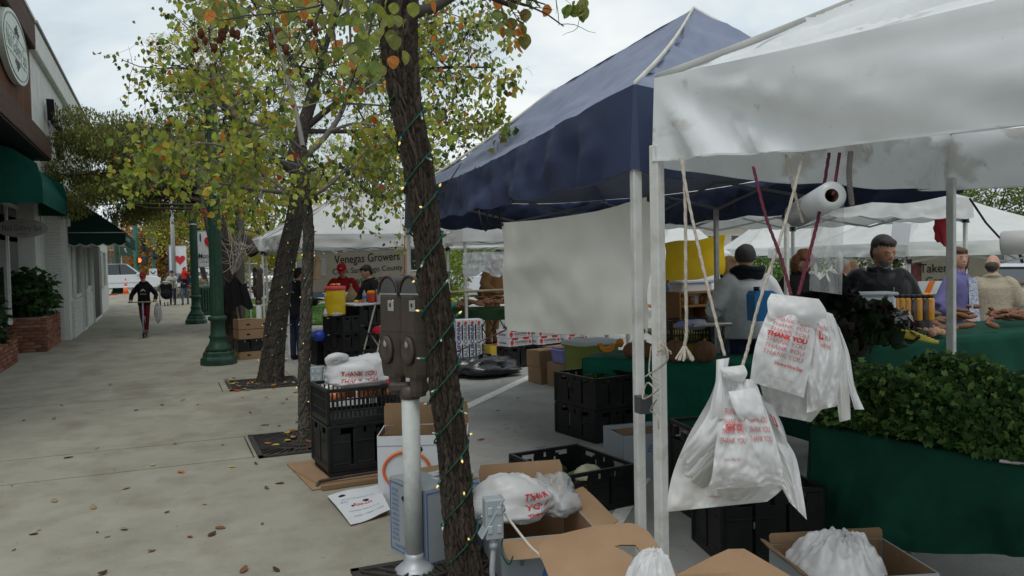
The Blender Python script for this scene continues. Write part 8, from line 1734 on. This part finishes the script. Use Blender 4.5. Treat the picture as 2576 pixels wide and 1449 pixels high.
pile(YM, 'sweet_potato', 'brown sweet potato in the heap on the high green table', 'sweet potato', 'sweet potatoes on the high table', a+u_*1.0+n_*.05, u_, n_, 1.9, .7, 70, .2, (.5, .78), seed=2)
M_mush = mat('mushroom', (.40, .29, .19), .7, col2=(.25, .12, .09), scale=12)
MM = [MB().lathe([(.012, -.03), (.014, 0), (.03, .0), (.034, .012), (.022, .03), (.002, .035)], 12).mesh('mushroom', M_mush), MB().ball((0, 0, 0), (.035, .028, .026), 10, 8, jit=.3).mesh('mushroom', M_mush)]
pile(MM, 'mushroom', 'tan mushroom in the scatter along the high green table', 'mushroom', 'mushrooms on the high table', a+u_*.45+n_*.02, u_, n_, .75, .5, 70, .07, seed=3, flat=.9)
# chard bunches
hd_ = ((.03, .03, .025), (.018, .04, .016), (.05, .012, .02), (.04, .07, .02))
for i, (x, y, d_, R, cols) in enumerate(((2105, 800, 5.9, (.26, .26, .32), ((.012, .011, .012), (.02, .018, .018))), (2150, 825, 5.8, (.30, .26, .22), ((.02, .04, .015), (.015, .03, .012))), (2210, 815, 6.0, (.24, .24, .2), hd_), (2075, 850, 5.6, (.2, .2, .2), ((.03, .012, .014), (.02, .03, .012))))):
    p = pd(x, y, d_); heap(('near-black crinkled kale bunch standing at the table end', 'dark green chard bunch next to the black kale', 'red-veined chard bunch beside the mushrooms', 'dark red leafy bunch above the hanging bags')[i], (p.x, p.y, p.z-.1), R, 420, .11, cols, 20+i, 'leafy_bunch', droop=-.5, nar=1.0, core=M_print if i == 0 else None)
for i in range(7): p = pd(2205+10*i, 822+4*i, 5.75); tag(MB().tube([p, p+V((.16, -.06, -.03)), p+V((.26, -.10, -.05))], .013, 8).build('chard_stalk', mat('stalk_yellow', (.5, .38, .04), .5, var=.15)), 'thick yellow chard stalk on the high table edge', 'chard', 'yellow chard stalks')
t, _ = bag('crumpled clear bag among the mushrooms on the high table', pd(2252, 822, 5.9), (.11, .09, .11), M_clear, 81, jit=.5, crease=.2)
for i in range(7):
    p = pd(2252+14.5*i, 806, 6.6); jt = thing('honey_jar', ('tall jar of amber honey in the row before the green crates', 'tall jar of dark honey in the row before the green crates')[i in (3, 5)], 'jar', p, 0, 'honey jars on the high table'); MB().lathe([(.034, 0), (.036, .01), (.036, .17), (.028, .19)], 14).build('glass', mat('honey_amber', (.45, .2, .02), .15, var=.1) if i not in (3, 5) else mat('honey_dark', (.05, .03, .02), .15, var=.1), jt); MB().lathe([(.031, .19), (.031, .215), (.0, .216)], 14).build('lid', M_clip, jt)
t = thing('white_container', 'white plastic tub with a lid before the leather jacket', 'tub', pd(2190, 776, 6.4), -PSI); MB().box((0, 0, .04), (.34, .2, .14), ch=.03).build('body', M_wcard, t); MB().box((0, 0, .12), (.36, .22, .025), ch=.01).build('lid', M_wcard, t)
# green crates, oranges, cabbages
M_gcr = mat('green_crate', (.03, .28, .14), .45, var=.12)
for i in range(6): p = pd(2345+34*(i % 2), 826, 10.2); crate(('bottom', 'bottom', 'middle', 'middle', 'top', 'top')[i]+' green crate of the '+('left', 'right')[i % 2]+' pile behind the jars', V((p.x, p.y, 0)), R_(-14), .40, .4, .36, RD+.37*(i//2), 'panel', mats=M_gcr)
p = pd(2292, 760, 10.6); t = thing('orange_crate', 'wooden box of oranges beside the green crates', 'crate', p, R_(-14)); MB().box((.1, 0, 0), (.36, .26, .14), ch=.005).build('box', M_wood, t)
for i in range(8): MB().ball((-.03+.045*(i % 7), -.06+.1*(i//7)+.02*(i % 2), .085), .038, 10, 8).build('orange', mat('orange_skin', (.7, .25, .02), .5), t)
tB, aB, uB, nB = stall_table('market_table', 'bright green skirted table with cabbages at the far right', 2395, 2760, 760, 1.02, 10.8, .8, mat('lime_skirt', (.03, .25, .03), .8, var=.1), 1.05)
CB = [MB().ball((0, 0, 0), (.085, .085, .075), 16, 12, jit=.15, seed=3).mesh('cabbage', mat('cabbage', (.30, .40, .12), .6, col2=(.45, .52, .2), scale=6, bump=.4))]
pile(CB, 'cabbage', 'pale green cabbage on the bright green skirted table', 'cabbage', 'cabbages at the far right', aB+uB*1.5, uB, nB, 1.8, .4, 26, .14, seed=5); pile(YM, 'sweet_potato', 'sweet potato behind the cabbages on the bright green table', 'sweet potato', 'sweet potatoes behind the cabbages', aB+uB*1.4+nB*.45+V((0, 0, .06)), uB, nB, 1.9, .35, 40, .2, (.6, .9), seed=6)
# grower banner right
a, b = pd(2283, 655, 13.4), pd(2480, 650, 13.4); M = frame((a+b)/2-V((0, 0, .22)), (b-a).normalized(), (0, 0, 1)); t = thing('grower_banner', 'tan banner with certified grower lettering behind the purple cardigan', 'banner', (a+b)/2)
MB().grid(lambda u, v: M @ V(((u-.5)*(b-a).length, (.5-v)*.56, .01*math.sin(u*9))), 20, 8).build('sheet', mat('banner_tan', (.38, .34, .27), .7, var=.06, trl=.2), t, True); vtext(t, ['Takemoto', 'Certified'], M @ TR(-.05, .07, .012), M_print, (.82, .62), (.21, .18), .21, bold=.006); MB().box((-.54, 0, .013), (.22, .36, .004), M).build('photo_print', mat('photo_print', (.16, .06, .05), .7, var=.6, scale=9), t, True)
# bits hanging at the right
t = thing('red_cloth', 'dark red cloth bunched on the tent corner', 'cloth', pd(2375, 566, 10.8)); MB().ball((0, 0, 0), (.17, .1, .24), 18, 12, jit=.5, seed=8).build('cloth', fab('red_cloth', (.3, .03, .04)), t)
t = thing('paper_sheet', 'grey-white paper sheet hung before the far canopy', 'notice', pd(2266, 588, 9.6), -PSI); MB().box((0, 0, 0), (.22, .006, .26), M=TR(ry=.12)).build('sheet', M_wcard, t)
rA, rB = pd(2520, 612, 6.0), pd(2640, 606, 5.8); x_, y_, z_ = basis(rB-rA); t = thing('plastic_roll', 'white plastic roll hung at the right under the white canopy', 'plastic roll', rA); MB().lathe([(.085, 0), (.09, .01), (.09, (rB-rA).length), (.02, (rB-rA).length)], 20, M=frame(rA, x_, y_, z_)).build('roll', M_film2, t, True)
tag(MB().tube([pd(2440, 500, 5.6), pd(2480, 560, 5.8), pd(2522, 606, 6.0)], .008, 6).build('cord', M_clip), 'black cord tying the right plastic roll to the post', 'cord')
# ---- sweet potato stall under the far white canopy
tE, aE, uE, nE = stall_table('market_table', 'dark table of sweet potatoes on crossed folding legs', 1120, 1330, 768, .74, 14.6, .9, mat('dark_green_cloth', (.02, .045, .02), .85, var=.2), .2)
pile(YM, 'sweet_potato', 'reddish sweet potato heaped under the hanging plastic sheet', 'sweet potato', 'sweet potatoes on the far stall', aE+uE*.15, uE, nE, 2.2, .7, 110, .38, (.6, .9), seed=7)
for i in range(9): p = aE+uE*(.2+.2*i)-nE*.02; MB().bar(p+V((0, 0, -.2)), p+uE*.34+V((0, 0, -.84)), .02).build('cross_leg', M_clip, tE, True); MB().bar(p+uE*.34+nE*.02+V((0, 0, -.2)), p+nE*.02+V((0, 0, -.84)), .02).build('cross_leg', M_clip, tE, True)
t = thing('fruit_basket', 'green basket of yellow fruit left of the sweet potatoes', 'basket', aE+uE*.05+nE*.1); MB().lathe([(.12, 0), (.17, .14), (.16, .14), (.11, .02)], 18).build('basket', M_gcr, t)
for i in range(10): MB().ball((.08*math.cos(i), .08*math.sin(i*1.7), .15+.03*(i % 2)), .04, 8, 6).build('fruit', MATS['yellow_fruit'], t)
a, b = pd(1165, 636, 14.1), pd(1285, 632, 14.1); t = thing('plastic_sheet', 'wrinkled clear plastic sheet hung below the white valance', 'sheet', (a+b)/2); MB().grid(lambda u, v: a*(1-u)+b*u+V((0, .05*math.sin(u*30+2*v)+.04*value_noise((u*8, v*5, 0)), -(.40+.05*math.sin(u*11))*v)), 60, 20).build('film', mat('clear_sheet2', (.7, .72, .74), .2, var=.1, alpha=.7, bump=.6, bscale=12), t, True)
tag(MB().tube([pd(1060, 738, 14.3), pd(1290, 728, 14.3)], .02, 8).build('bamboo_rail', mat('pale_wood', (.42, .33, .22), .7)), 'pale wooden rail across the sweet potato stall', 'rail')
tag(MB().tube([pd(1019, 560, 13.6), pd(1018, 640, 13.6), pd(1017, 720, 13.6)], .012, 6).build('rope', M_orp), 'orange cord hanging beside the trunk near the cooler stall', 'cord')
# ================================================================== fallen leaves and small litter
lcols = [mat('litter_'+n, c, .75, var=.3, scale=25, bump=.2) for n, c in (('brown', (.17, .085, .045)), ('orange', (.42, .14, .035)), ('red', (.34, .05, .03)), ('yellow', (.5, .36, .06)), ('tan', (.30, .21, .12)), ('dark', (.07, .04, .028)))]
def curl_leaf(k): 
    return MB().grid(lambda u, v: ((u-.5)*.9*math.sin(math.pi*(v*.94+.03))**.75, v-.5, .10*k*math.cos((u-.5)*3.0)+.10*k*(v-.5)**2*2), 7, 9)
LM = [[curl_leaf(k).mesh('fallen_leaf', m) for k in (.6, -1.0, 1.6)] for m in lcols]
def leaf_at(x, y, s, ci, z=0.0, lab=None):
    p = g(x, y, z); k = RNG.randrange(3); ob = inst(LM[ci][k], 'fallen_leaf', None, None, (p.x, p.y, z+s*(.10 if k != 2 else .13)+.003), (RNG.uniform(-.2, .2), RNG.uniform(-.2, .2), RNG.uniform(0, 6.28)), (s*.62, s, s*.75))
    tag(ob, lab or '%s fallen leaf on the %s' % (('brown', 'orange', 'red', 'yellow', 'tan', 'dark brown')[ci], 'concrete walk' if z == 0 else 'asphalt'), 'leaf', '%s leaves fallen on the %s' % (('brown', 'orange', 'red', 'yellow', 'tan', 'dark brown')[ci], 'walk' if z == 0 else 'asphalt'))
leaf_at(456, 1189, .085, 1, lab='large curled orange-brown leaf on the concrete walk')
for x, y, s, c in ((172, 1152, .075, 5), (137, 1262, .07, 4), (235, 1279, .075, 4), (317, 1230, .07, 4), (312, 1333, .07, 4), (84, 1345, .06, 5), (408, 1019, .08, 2), (343, 1033, .07, 0), (460, 1007, .08, 4), (584, 1176, .06, 3), (703, 1217, .075, 0), (671, 1230, .06, 5), (533, 1347, .07, 5), (554, 1330, .07, 0), (613, 1437, .075, 0), (695, 1436, .06, 5), (257, 1446, .06, 5), (385, 1172, .055, 3), (644, 1168, .05, 5), (277, 970, .08, 0), (520, 935, .06, 4), (155, 1020, .06, 5), (60, 1058, .06, 5), (136, 1055, .055, 5), (440, 1118, .05, 2), (666, 1070, .09, 4), (703, 1072, .06, 0), (630, 1040, .05, 0), (610, 1000, .05, 3), (722, 1005, .06, 2), (712, 1015, .055, 1), (734, 1085, .09, 1), (652, 980, .07, 1), (670, 1000, .05, 4), (381, 1388, .05, 0), (478, 1352, .05, 2), (420, 1290, .04, 5), (515, 1270, .04, 4), (245, 1130, .04, 5), (560, 1120, .04, 0)): leaf_at(x, y, s, c)
for i in range(46):
    x, y = RNG.uniform(565, 745), RNG.uniform(955, 985)+RNG.uniform(-6, 6); leaf_at(x, y, RNG.uniform(.05, .10), RNG.choice([0, 1, 1, 2, 3, 3, 4]))
for i in range(30): p = (1.16+RNG.gauss(0, .17), 7.48+RNG.gauss(0, .2)); ci_ = RNG.choice([0, 1, 3, 4, 4, 5]); ob = inst(LM[ci_][RNG.randrange(3)], 'fallen_leaf', None, None, (*p, .024), (0, 0, RNG.uniform(0, 6)), RNG.uniform(.05, .09)); tag(ob, '%s leaf caught on the slotted grate of the slim tree' % ('brown', 'orange', 'red', 'yellow', 'tan', 'dark brown')[ci_], 'leaf', '%s leaves on the grate' % ('brown', 'orange', 'red', 'yellow', 'tan', 'dark brown')[ci_])
for i in range(12): leaf_at(RNG.uniform(0, 800), RNG.uniform(900, 1449), RNG.uniform(.02, .045), RNG.choice([5, 5, 0, 4]))
for i in range(52): leaf_at(RNG.uniform(800, 1380), RNG.uniform(960, 1130), RNG.uniform(.03, .06), RNG.choice([0, 4, 4, 3, 2]), RD)
for i in range(26): q = RNG.uniform(8.2, 14); p = (1.88+abs(RNG.gauss(0, .12)), q); ci_ = RNG.choice([1, 2, 3, 0]); ob = inst(LM[ci_][RNG.randrange(3)], 'fallen_leaf', None, None, (*p, RD+.02), (.1, 0, RNG.uniform(0, 6)), RNG.uniform(.05, .09)); tag(ob, '%s leaf gathered in the gutter along the kerb' % ('brown', 'orange', 'red', 'yellow')[ci_], 'leaf', '%s leaves in the gutter' % ('brown', 'orange', 'red', 'yellow')[ci_])
